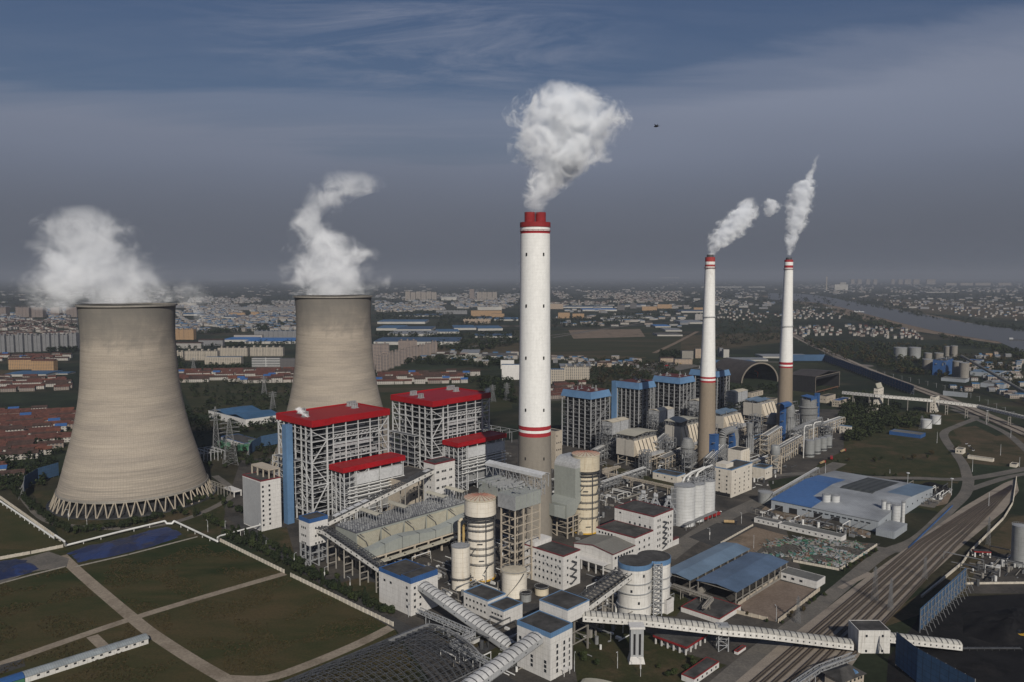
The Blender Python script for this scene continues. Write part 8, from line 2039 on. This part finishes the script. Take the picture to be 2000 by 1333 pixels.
def tree_line(pts,gap,where,kinds=(0,1,2,3),jit=1.5,sc_=(.8,1.2),px=True):
    P=[Vector(G(*p)) for p in pts]
    for a,b in zip(P,P[1:]):
        L_=(b-a).length;d=(b-a)/max(L_,.01);n=max(1,int(L_/gap))
        for k in range(n):
            p=a+d*(k+random.random()*.6)*gap;plant_tree(p.x+random.uniform(-jit,jit),p.y+random.uniform(-jit,jit),random.choice(kinds),random.uniform(*sc_),where,'trees '+where)
random.seed(11)
tree_line([(437,1048),(500,1076),(560,1106),(640,1148),(770,1210)],3.7,'along the plant side of the field wall',(1,1,1,0,3),1.3,(.9,1.25))
tree_line([(455,1038),(520,1066),(600,1112)],5.2,'in the second row inside the field wall',(1,0,3),2,(.8,1.1))
tree_line([(20,955),(60,990),(110,1030),(135,1044)],4.4,'by the ring road at left',(1,3,1),2,(.8,1.15))
tree_line([(140,1044),(230,1034),(300,1018),(330,1010)],3.8,'below the nearer cooling tower legs',(1,1,0),1.6,(.85,1.15))
tree_line([(335,1004),(400,1012),(440,1036)],6,'right below the nearer cooling tower',(1,3,0),3,(.8,1.1))
tree_line([(360,990),(400,975),(440,985),(480,1010)],8,'beside the open white shelter',(0,1,2),4,(.8,1.1))
tree_line([(610,1115),(660,1135)],7,'at the foot of the transfer tower',(0,2),2,(.8,1.))
tree_line([(1090,1300),(1150,1290),(1215,1318)],8,'on the lawn left of the gallery pylon',(2,0,4),4,(.5,.8))
tree_line([(1265,1300),(1310,1318),(1380,1290)],6,'on the lawn right of the gallery pylon',(2,0),5,(.5,.85))
tree_line([(1460,1205),(1520,1222),(1620,1158)],9,'along the brown yard wall',(2,4),1.5,(.45,.7))
tree_line([(1645,1120),(1715,1075)],7,'along the scrap yard wall',(2,4,0),1.5,(.45,.7))
tree_line([(1640,905),(1760,900),(1880,880)],14,'on the lot behind the factory hall',(0,4,2),8,(.6,1.1))
tree_line([(1630,928),(1700,930),(1790,932)],12,'along the road behind the wide factory hall',(2,0),1,(.5,.7))
tree_line([(380,905),(420,915),(480,905),(520,915)],8,'around the big power pylon',(0,1,2),6,(.8,1.2))
# ---------- woodland and scrub: beyond counting ----------
def wood(regions,name,seed,mats):
    rr=random.Random(seed);v=[];f=[];mi=[]
    for poly,n,hmin,hmax,mk in regions:
        x0,x1=min(p[0] for p in poly),max(p[0] for p in poly);y0,y1=min(p[1] for p in poly),max(p[1] for p in poly);k=0;tr=0
        while k<n and tr<n*12:
            tr+=1;q=(rr.uniform(x0,x1),rr.uniform(y0,y1))
            if not pin(q,poly) or noise.noise(Vector((q[0]*.05,q[1]*.2,seed)))<-.25:continue
            k+=1;g=G(*q);h=rr.uniform(hmin,hmax);r=h*rr.uniform(.35,.5);m_=rr.choice(mk)
            nl=34 if q[1]>690 else 16
            for i in range(nl):
                a=rr.uniform(0,6.28);u=rr.uniform(-.8,1);s_=math.sqrt(1-min(1,u*u))*rr.uniform(.6,1.1)
                px,py,pz_=g[0]+r*s_*math.cos(a),g[1]+r*s_*math.sin(a),h*.55+h*.45*u
                sz=r*rr.uniform(.22,.42)*(1 if nl>20 else 1.4);tx,ty,tz=rr.uniform(-1,1),rr.uniform(-1,1),rr.uniform(-.6,.6);l=math.sqrt(tx*tx+ty*ty+tz*tz)+.01;tx,ty,tz=tx/l*sz,ty/l*sz,tz/l*sz
                b=len(v);v+=[(px+tx,py+ty,pz_+tz),(px-ty,py+tx,pz_+sz*.5),(px-tx,py-ty,pz_-tz),(px+ty,py-tx,pz_-sz*.5)];f.append((b,b+1,b+2,b+3));mi.append(m_)
    me=bpy.data.meshes.new(name);me.from_pydata(v,[],f)
    for c in mats:me.materials.append(M[c])
    me.polygons.foreach_set('material_index',mi);me.update();return link(name,me)
o=wood([([(1640,775),(1700,770),(1760,800),(1740,840),(1660,870),(1640,840)],420,6,11,(0,0,1)),([(1700,800),(1830,815),(1790,835),(1700,850)],160,5,9,(0,1)),([(1545,665),(1700,672),(1850,680),(1850,740),(1760,730),(1640,700)],700,7,13,(0,1,2)),
  ([(1850,690),(1990,705),(2000,760),(1880,730)],160,6,11,(0,2)),([(1550,590),(1610,597),(1640,606),(1760,640),(1750,648),(1600,610),(1550,600)],600,9,15,(0,0,1)),([(1620,583),(1700,600),(1800,620),(1810,612),(1700,585),(1640,577)],420,9,14,(0,0)),
  ([(1830,655),(2000,690),(2000,702),(1850,668)],200,8,13,(0,1)),([(1800,620),(2000,650),(2000,640),(1800,612)],160,7,11,(0,))],'woodland',31,('leaf_dark','leaf','leaf_brown'))
tag(o,'dark belts of woodland by the river and around the cement works at right','woodland',kind='stuff')
o=wood([([(790,712),(900,716),(1000,722),(1000,705),(870,700),(800,706)],420,7,12,(0,1)),([(900,735),(1000,745),(1010,790),(960,780)],200,6,11,(0,1)),([(1100,700),(1320,712),(1330,740),(1240,748),(1090,760),(1150,745)],420,6,11,(0,1,2)),([(1140,760),(1300,742),(1430,735),(1430,745),(1180,785)],160,5,9,(0,1)),
  ([(340,745),(600,748),(560,800),(400,800)],150,5,10,(0,1)),([(340,800),(540,800),(540,845),(380,850)],150,5,10,(0,1)),([(375,850),(600,860),(600,905),(400,910)],120,4,8,(0,1)),([(50,686),(150,690),(150,676),(80,672)],240,9,14,(0,)),([(380,655),(500,648),(580,640),(580,632),(480,640),(400,648)],420,9,14,(0,0,1)),
  ([(340,690),(360,700),(350,712),(340,712)],40,8,12,(0,)),([(735,625),(890,624),(880,612),(735,610)],380,9,15,(0,0,1)),([(850,640),(920,640),(1010,628),(1010,618),(860,622)],260,9,14,(0,)),([(735,664),(1010,662),(1010,650),(900,655),(735,652)],300,8,13,(0,1)),([(930,690),(1010,672),(1010,665),(850,668),(830,680)],260,8,13,(0,1)),
  ([(1080,625),(1330,605),(1330,612),(1170,640),(1080,640)],520,9,14,(0,0,1)),([(1395,620),(1530,610),(1530,665),(1395,680)],420,6,12,(0,1,2)),([(1290,690),(1340,690),(1350,700),(1290,705)],80,8,12,(0,)),([(0,905),(60,905),(110,900),(90,950),(0,960)],120,4,9,(0,1)),([(0,870),(130,850),(120,890),(0,905)],60,5,9,(0,1)),
  ([(-40,640),(150,640),(150,632),(-40,632)],120,9,13,(0,)),([(345,675),(580,668),(580,674),(345,684)],140,7,11,(0,1)),([(345,712),(490,716),(490,724),(345,722)],90,6,10,(0,1)),([(1400,760),(1530,752),(1530,770),(1450,775)],90,5,9,(0,1)),([(1560,590),(1560,560),(1330,560),(1330,590)],500,10,18,(0,0,1)),
  ([(-40,600),(2040,600),(2040,550),(-40,550)],2600,14,24,(0,0,1))],'scattered_trees',33,('leaf_dark','leaf','leaf_brown'))
tag(o,'dark tree belts and copses scattered between the fields, villages and warehouses','trees',kind='stuff')
# grass tufts and low shrubs on the near fields
v=[];f=[];rr=random.Random(5)
P=PP((0,1140),(130,1110),(420,1062),(770,1230),(830,1330),(0,1330))
x0,x1=min(p[0] for p in P),max(p[0] for p in P);y0,y1=min(p[1] for p in P),max(p[1] for p in P);k=0
FP=[[Vector(G(*p)) for p in l] for l in ([(120,1086),(165,1128),(258,1207),(300,1240),(380,1292),(455,1336),(520,1380)],[(-60,1318),(0,1298),(120,1256),(258,1209),(400,1166),(556,1121)],[(440,1326),(520,1326),(600,1300),(700,1258),(772,1222)],[(180,1243),(215,1275)])]
def nearpath(x,y):
    p=Vector((x,y))
    for l in FP:
        for a,b in zip(l,l[1:]):
            d=b-a;t_=max(0,min(1,(p-a).dot(d)/d.length_squared))
            if (p-a-d*t_).length<5.2:return True
    return False
while k<9000:
    x,y=rr.uniform(x0,x1),rr.uniform(y0,y1)
    if not pin((x,y),P) or nearpath(x,y) or noise.noise(Vector((x*.04,y*.04,2)))<.0:continue
    k+=1;a=rr.uniform(0,3.14);s=rr.uniform(.25,.7);h=rr.uniform(.2,.55);c,sn=math.cos(a)*s,math.sin(a)*s
    b=len(v);v+=[(x-c,y-sn,.2),(x+c,y+sn,.2),(x+c*.6,y+sn*.6+.1,.3+h),(x-c*.7,y-sn*.7,.3+h*.8)];f.append((b,b+1,b+2,b+3))
me=bpy.data.meshes.new('grass_tufts');me.from_pydata(v,[],f);me.materials.append(M['leaf_brown']);me.update();o=link('grass_tufts',me);tag(o,'rough tufts of grass and weeds over the lower left fields','grass',kind='stuff')
# ---------- poles, pylons, lamps ----------
def lamp(px,py,h,label,group,arm=1.6,z0=0):
    x,y=G(px,py);t=empty('street_lamp',(x,y,0),random.uniform(0,6),label,'street lamp',group)
    q=MB();q.tube((0,0,0),(0,0,h),.16,6,.1);q.bar((0,0,h),(arm,0,h+.4),.14);q.build('pole',M['steel_white'],t)
    q=MB();q.box(arm-.2,arm+.7,-.2,.2,h+.3,h+.5);q.build('lamp_head',M['steel_white'],t)
    q=MB();q.box(-.35,.35,-.08,.08,h*.45,h*.68);q.build('banner',M['white_wall'],t)
for i,(px,py,w_) in enumerate(((134,1017,'below the nearer tower, left of its front'),(170,1028,'below the front legs of the nearer tower'),(406,1040,'nearest the corner of the white pipe'),(440,1040,'in the trees right of pipe corner'),(478,1061,'beside the pipe to the bunker building'),(520,1080,'in the tree row before the transfer tower'),(575,1107,'just left of the transfer tower legs'),
    (634,1135,'on the kerb island under the dark trussed conveyor'),(684,1156,'on the second kerb island by the transfer house'),(798,1206,'at the front foot of the transfer house'),(917,1265,'beside the steel pipe bridge'),(1122,1312,'at the foot of the big transfer building'),(1206,1306,'left of the gallery pylon'),(1251,1322,'right of the gallery pylon'),
    (1318,1140,'between the silos and the blue sheds'),(1386,1055,'at the edge of the truck lot'),(1448,1023,'beside the tanker truck'),(1472,1072,'at the corner of the bare yard'),(1516,1215,'by the brown yard wall'))):
    lamp(px,py,9.,'white street lamp '+w_,'white street lamps of the plant')
def mast(px,py,top,label,group=None,head=True):
    x,y=G(px,py);h=ZAT(x,y,top);t=empty('light_mast',(x,y,0),0,label,'mast',group)
    q=MB();q.tube((0,0,0),(0,0,h),.28,8,.14);q.build('pole',M['steel_white'],t)
    if head:q=MB();q.lathe([(.3,h-1.2),(1.5,h-.9),(1.5,h-.3),(.3,h)],n=10);q.build('lamp_head',M['steel_white'],t)
mast(1772,964,923,'tall white light mast beside the wide factory hall',None);mast(1858,968,934,'white mast at the right of the factory yard',None);mast(1927,830,802,'white mast inside the road loop at far right',None)
for i,(px,py,top) in enumerate(((1899,922,897),(1830,866,844),(1931,990,962),(1954,890,868),(1974,855,838),(1991,912,893),(1612,925,905),(1738,925,917))):
    mast(px,py,top,('single pale pole','thin pale pole','slim pole','leaning pale pole','small pale pole','short pale pole','grey pale pole','low pale pole')[i]+(' where the roads meet at right',' on the left bend of the winding road',' left of the track bed near the long cream wall',' inside the road bend by the pale hut',' on the outer curve of the road',' by the white kiosk at far right',' behind the wide factory hall',' by the lane behind the wide factory hall')[i],None,False)
def pylon(px,py,top,w,label,m='steel_mid'):
    x,y=G(px,py);h=ZAT(x,y,top);q=MB()
    def hw(z):return w*(1-z/h*.86)
    n=9;bw=.3 if w>3 else .11
    for s in ((-1,-1),(1,-1),(1,1),(-1,1)):
        for k in range(n):z0,z1=h*k/n,h*(k+1)/n;q.bar((s[0]*hw(z0),s[1]*hw(z0),z0),(s[0]*hw(z1),s[1]*hw(z1),z1),bw)
    for k in range(n):
        z0,z1=h*k/n,h*(k+1)/n;a,b=hw(z0),hw(z1)
        for s in (-1,1):
            q.bar((-a,s*a,z0),(b,s*b,z1),bw*.6);q.bar((a,s*a,z0),(-b,s*b,z1),bw*.6);q.bar((s*a,-a,z0),(s*b,b,z1),bw*.6);q.bar((s*a,a,z0),(s*b,-b,z1),bw*.6)
            q.bar((-b,s*b,z1),(b,s*b,z1),bw*.6)
    for z in (.72,.82,.92):
        q.bar((-w*1.5,0,h*z),(w*1.5,0,h*z),bw*1.3);q.bar((-w*1.5,0,h*z),(0,0,h*z+2.2),bw*.8);q.bar((w*1.5,0,h*z),(0,0,h*z+2.2),bw*.8)
    o=q.build('power_pylon',M[m],None,loc=(x,y,0),rz=.5);tag(o,label,'pylon','power pylons')
pylon(450,908,820,7,'big grey lattice power pylon between the nearer cooling tower and the boiler house')
for (px,py,top,w,lab) in ((423,888,795,4,'thin lattice pylon just right of the nearer cooling tower'),(516,770,735,4,'distant lattice pylon left of the farther cooling tower'),(533,800,765,4,'distant lattice pylon above the blue ribbed warehouse'),(962,785,752,4,'lattice pylon behind the farther boiler house'),(990,782,748,4,'second lattice pylon behind the farther boiler house'),(378,720,700,4,'far lattice pylon beside the apartments between the towers'),(1800,840,812,2.5,'lattice mast left of the round white tanks'),(1708,1175,1108,1.6,'slim lattice lighting mast by the gravel road'),(1739,1195,1130,1.2,'slim lattice mast left of the yard tracks'),(1806,1132,1088,1.2,'slim lattice mast right of the yard tracks'),(1738,1188,1142,1.,'small lattice mast in the middle of the tracks'),(1930,1065,1010,1.2,'slim lattice mast far along the tracks'),(1558,1218,1166,1.2,'slim lattice mast beside the brown yard')):
    pylon(px,py,top,w,lab)
# catenary posts of the main line
for k in range(26):
    u=k/25;px=1560+u*420;py=662+u*150+10*math.sin(u*6)
    x,y=G(px,py+6);q=MB();q.bar((0,0,0),(0,0,8.5),.35);q.bar((0,0,7.6),(-4,2,7.9),.2)
    o=q.build('catenary_post',M['steel_grey'],None,loc=(x,y,0));tag(o,f'small pale overhead line post, {onth(k+1)} from left along the main line','post','posts along the main line')
# switchyard beside the near cooling tower and substation behind the boilers
def yard(label,c,nx,ny,dx,dy,h,m='concrete'):
    x,y=G(*c);t=empty('switchyard',(x,y,0),TH,label,'switchyard')
    for i in range(nx):
        for j in range(ny):q=MB();q.bar((i*dx,j*dy,0),(i*dx,j*dy,h),.5);q.build('post',M[m],t)
    q=MB()
    for i in range(nx):q.bar((i*dx,0,h),(i*dx,(ny-1)*dy,h),.4)
    for j in range(ny):q.bar((0,j*dy,h),((nx-1)*dx,j*dy,h),.3)
    q.build('gantry_beam',M[m],t)
yard('row of pale concrete posts with beams right of the nearer cooling tower foot',(438,972),2,7,6,6,8)
yard('pale steel gantries between the farther boiler house and the tallest chimney',(985,868),3,6,13,16,13,'steel_grey')
yard('thin pale posts of a small switchyard beside the green tanks',(398,905),4,5,8,8,10,'steel_white')
# ---------- vehicles ----------
def truck(px,py,rz,label,body='tanker',cab='car_red',kind='tank'):
    x,y=G(px,py);t=empty('truck',(x,y,.02),rz,label,'truck')
    if kind=='tank':q=MB();q.tube((-4.2,0,2.1),(4.,0,2.1),1.25,14);q.build('tank',M[body],t,True)
    else:
        q=MB();q.box(-4,3.6,-1.25,1.25,1.2,3.2);q.build('cargo_bed',M[body],t)
    q=MB();q.box(4.3,6.3,-1.2,1.2,.8,3.2);q.build('cab',M[cab],t)
    q=MB();q.box(6.31,6.36,-1.,1.,1.9,2.8);q.build('windscreen',M['glass'],t)
    q=MB();q.box(-4.5,6.2,-1,1,.75,1.);q.build('chassis',M['tyre'],t)
    for xx in (-3.6,-2.2,2.,5.2):
        for s in (-1,1):q=MB();q.tube((xx,s*.95,.5),(xx,s*1.25,.5),.5,10);q.build('wheel',M['tyre'],t)
truck(1424,1024,-.15,'tan tanker truck with dark cab parked on the truck lot','tanker','car_dark')
truck(1379,1016,TH,'small red truck at the loading canopy of the three tall silos, left one','car_red','car_red','box');truck(1397,1010,TH,'small red truck at the loading canopy of the three tall silos, right one','car_red','car_red','box')
truck(1646,884,TH,'tan tanker truck with red cab near the ash silos','tanker','car_red');truck(1606,907,TH,'tan tanker truck on the road below the ash silos','tanker','car_red')
truck(1624,898,1.2,'red cab truck beside the ash silos','car_red','car_red','box')
for i,(px,py) in enumerate(((1671,953),(1690,957),(1710,961),(1729,966))):
    truck(px,py,2.2,('leftmost','second','third','rightmost')[i]+' of four dark red trucks parked behind the wide factory hall','car_red','car_red','box')
truck(1707,943,.1,'red truck near the dark coal heaps','car_red','car_red','box')
def car_(px,py,rz,label,m,group=None):
    x,y=G(px,py);t=empty('parked_car',(x,y,.02),rz,label,'car',group);q=MB();q.box(-2.2,2.2,-.9,.9,.35,.95);q.build('body',M[m],t)
    q=MB();q.hexa([(-1.3,-.85,.95),(1.1,-.85,.95),(1.1,.85,.95),(-1.3,.85,.95),(-.9,-.7,1.5),(.5,-.7,1.5),(.5,.7,1.5),(-.9,.7,1.5)]);q.build('cabin',M['glass'],t)
    for xx in (-1.4,1.4):
        for s in (-1,1):q=MB();q.tube((xx,s*.7,.35),(xx,s*.93,.35),.34,8);q.build('wheel',M['tyre'],t)
for i,(px,py) in enumerate(((1888,868),(1893,872),(1897,877),(1901,881),(1891,888))):car_(px,py,TH,('white parked car, leftmost','white parked car, second','dark parked car, middle','white parked car, fourth','dark parked car, nearest')[i]+' in the little car park inside the road bend',('car_white','car_white','car_dark','car_white','car_dark')[i],'cars in the little car park')
car_(1621,946,.3,'white car parked behind the wide factory hall','car_white');car_(1358,997,TH,'dark car parked near the three tall silos','car_dark');car_(1404,1001,.2,'white car near the six storey block','car_white')
for i,(px,py,m_) in enumerate(((1235,722,'tanker'),(1262,714,'car_white'),(1290,712,'tanker'),(1302,716,'car_red'),(1330,712,'tanker'))):
    truck(px,py,.2*i,('tan','white','tan','red','tan')[i]+' lorry parked on the far truck yard, '+ordn[i]+' from the left',m_,m_,'box')
# loader in the coal yard
x,y=G(1990,1245);t=empty('wheel_loader',(x,y,0),2.6,'orange wheel loader working in the black coal yard at the right edge','loader')
q=MB();q.box(-3,1.5,-1.2,1.2,1,2.4);q.build('body',M['yellow'],t);q=MB();q.box(-.8,.8,-.8,.8,2.4,3.8);q.build('cab',M['glass'],t);q=MB();q.bar((1.5,.6,1.5),(4,.6,.9),.4);q.bar((1.5,-.6,1.5),(4,-.6,.9),.4);q.hexa([(4,-1.5,.2),(5.2,-1.5,.2),(5.2,1.5,.2),(4,1.5,.2),(4,-1.5,1.6),(4.6,-1.5,1.6),(4.6,1.5,1.6),(4,1.5,1.6)]);q.build('bucket',M['rust'],t)
for xx in (-2,1):
    for s in (-1,1):q=MB();q.tube((xx,s*1.,.9),(xx,s*1.5,.9),.9,12);q.build('wheel',M['tyre'],t)
# boats
def boat(px,py,L_,rz,label,m='steel_dark',h=3):
    x,y=G(px,py);t=empty('barge',(x,y,.6),rz,label,'boat');q=MB();w=L_*.1
    q.hexa([(-L_/2+2,-w,0),(L_/2-3,-w,0),(L_/2-3,w,0),(-L_/2+2,w,0),(-L_/2,-w,h),(L_/2,-w*.6,h),(L_/2,w*.6,h),(-L_/2,w,h)]);q.build('hull',M[m],t)
    q=MB();q.box(-L_/2+2,-L_/2+L_*.2,-w*.8,w*.8,h,h+5);q.build('wheelhouse',M['steel_white'],t)
boat(1992,666,60,-.6,'dark barge with white wheelhouse on the river at the right edge')
boat(1674,610,40,.1,'pale boat moored off the tree lined bank, left of a pair','steel_white');boat(1682,610,34,.1,'pale boat moored off the tree lined bank, right of a pair','steel_white');boat(1800,615,40,-.4,'small dark barge near the far river bank')
# far chimney beyond the river
x,y=G(1614,568);q=MB();h=ZAT(x,y,540);q.lathe([(7,0),(4,h)],n=14);o=q.build('far_chimney',M['beige_wall'],None,True,loc=(x,y,0));tag(o,'thin distant chimney beside the white plant beyond the river','chimney')
# bird
bx=(1277-1000)/F*120;z=ZAT(bx,120,247);q=MB();q.lathe([(.01,-.45),(.12,-.2),(.15,0),(.1,.3),(.01,.45)],n=8)
q.v=[(v_[0],v_[2],v_[1]) for v_ in q.v];k=len(q.v);q.v+=[(0,-.15,.05),(0,.15,.05),(-.75,.05,.28),(.55,.0,.45),(.12,-.4,.0),(-.12,-.4,.0),(0,-.75,.02)];q.f+=[(k,k+1,k+2),(k+1,k,k+3),(k+4,k+5,k+6)]
o=q.build('bird',M['tyre'],None,loc=(bx,120,z),rz=.9);tag(o,'small dark bird flying right of the smoke of the tallest chimney','bird')
# ---------- unfinished barrel vault of dark steel lattice ----------
Wv,Lv,Rv=58.,100.,17.
p0=Vector(G(806,1243))+Vector(EA)*Wv
t=empty('lattice_shed',(p0.x,p0.y,0),TH,'unfinished barrel vaulted shed frame of dark steel lattice at the bottom edge','shed frame')
q=MB();w2=MB()
def vp(u,v_,dr=0):
    a=math.pi*(.06+.88*u);return (-v_*Lv,Wv/2-Wv/2*math.cos(a)/math.cos(math.pi*.06),(Rv+dr)*math.sin(a)*.75)
nu,nv=20,26
for j in range(nv+1):
    for i in range(nu):
        mm=w2 if (i<6 and j in(0,1)) or (j<3 and i in (0,)) else q
        q.bar(vp(i/nu,j/nv),vp((i+1)/nu,j/nv),.22);q.bar(vp(i/nu,j/nv,-2),vp((i+1)/nu,j/nv,-2),.16)
        q.bar(vp(i/nu,j/nv),vp((i+.5)/nu,j/nv,-2),.12);q.bar(vp((i+.5)/nu,j/nv,-2),vp((i+1)/nu,j/nv),.12)
for i in range(nu+1):
    for j in range(nv):
        q.bar(vp(i/nu,j/nv),vp(i/nu,(j+1)/nv),.2)
        if i<nu and (i+j)%2==0:q.bar(vp(i/nu,j/nv),vp((i+1)/nu,(j+1)/nv),.12)
q.build('lattice_vault',M['steel_dk2'],t)
w2=MB()
for i in range(0,14):
    w2.bar(vp(i/nu,-.004,.3),vp((i+1)/nu,-.004,.3),.7);w2.bar(vp(i/nu,-.004,-1.6),vp((i+1)/nu,-.004,-1.6),.5);w2.bar(vp(i/nu,-.004,.3),vp((i+1)/nu,-.004,-1.6),.3)
for j in range(0,7):w2.bar(vp(14/nu,j/nv,.3),vp(14/nu,(j+1)/nv,.3),.9);w2.bar(vp(14/nu,j/nv,-1.5),vp(14/nu,(j+1)/nv,.3),.4)
for j in range(nv):w2.bar(vp(0.02,j/nv,.2),vp(0.02,(j+1)/nv,.2),.35)
w2.build('edge_truss',M['steel_mid'],t)
for k in range(9):
    for yy in (2.2,Wv-2.2):q=MB();q.bar((-k*Lv/8,yy,0),(-k*Lv/8,yy,3.5),.6);q.build('column',M['steel_dk2'],t)
# steam wisps at the boiler houses
wx,wy=G(588,811,86);plume('steam_wisp','small pinkish steam wisp over the front corner of the nearer red roof',(wx,wy,0),[(84,5,1.2,0),(86,3,2.4,0),(88.5,0,3.6,0),(91,-2,3.2,0),(93,-1,1.6,0)],.30,1.,.35,amp=.8)
wx,wy=G(952,768,84);plume('steam_wisp','small steam puff over the right end of the farther red roof',(wx,wy,0),[(80,1,1.2,0),(83,0,3,0),(87,0,3.8,0),(90,1,2.4,0)],.30,1.,.35,amp=.8)

# small plant gear lying about the yards: beyond counting
rr=random.Random(77);parts=[MB() for _ in range(4)]
regs=[([(560,1000),(700,900),(1000,880),(1000,930),(900,960),(640,1060)],260),([(760,1110),(900,1090),(1010,1060),(1020,1140),(900,1200)],170),([(1060,930),(1180,900),(1300,960),(1300,1000),(1200,990),(1130,1060)],260),
 ([(1170,880),(1300,860),(1450,850),(1560,870),(1540,930),(1480,960),(1300,940)],520),([(1400,800),(1560,790),(1640,830),(1560,880),(1430,860)],260),([(1560,950),(1860,960),(1830,990),(1700,970)],220),([(1480,1000),(1700,1045),(1690,1055),(1480,1010)],90),([(1130,1150),(1210,1110),(1300,1200),(1150,1290)],120),([(860,1230),(1000,1230),(1010,1320),(900,1330)],60),([(1900,1150),(2040,1120),(2040,1090),(1900,1100)],60)]
for poly,n in regs:
    P=PP(*poly);x0,x1=min(p[0] for p in P),max(p[0] for p in P);y0,y1=min(p[1] for p in P),max(p[1] for p in P);k=0
    while k<n:
        x,y=rr.uniform(x0,x1),rr.uniform(y0,y1)
        if not pin((x,y),P):continue
        k+=1;q=rr.choice(parts);s=rr.uniform(.6,2.4);a=TH+rr.choice((0,math.pi/2));c,sn=math.cos(a),math.sin(a);kd=rr.random()
        if kd<.35:q.bar((x,y,s*.4),(x+c*s*2,y+sn*s*2,s*.4),s,s*.8)
        elif kd<.6:q.tube((x,y,.4),(x+c*s*7,y+sn*s*7,.4),.3,6);
        elif kd<.8:q.tube((x,y,0),(x,y,s*2),s*.5,8)
        else:
            L_=rr.uniform(8,26);z=rr.uniform(3,6);q.tube((x,y,z),(x+c*L_,y+sn*L_,z),.35,6);q.bar((x,y,0),(x,y,z),.3);q.bar((x+c*L_,y+sn*L_,0),(x+c*L_,y+sn*L_,z),.3)
t=empty('yard_gear',(0,0,0),0,'countless small pipes, boxes and drums lying about the plant yards','equipment')
for q,m_ in zip(parts,('steel_mid','pipe_white','concrete','steel_dark')):tag(q.build('gear',M[m_],t),kind='stuff')
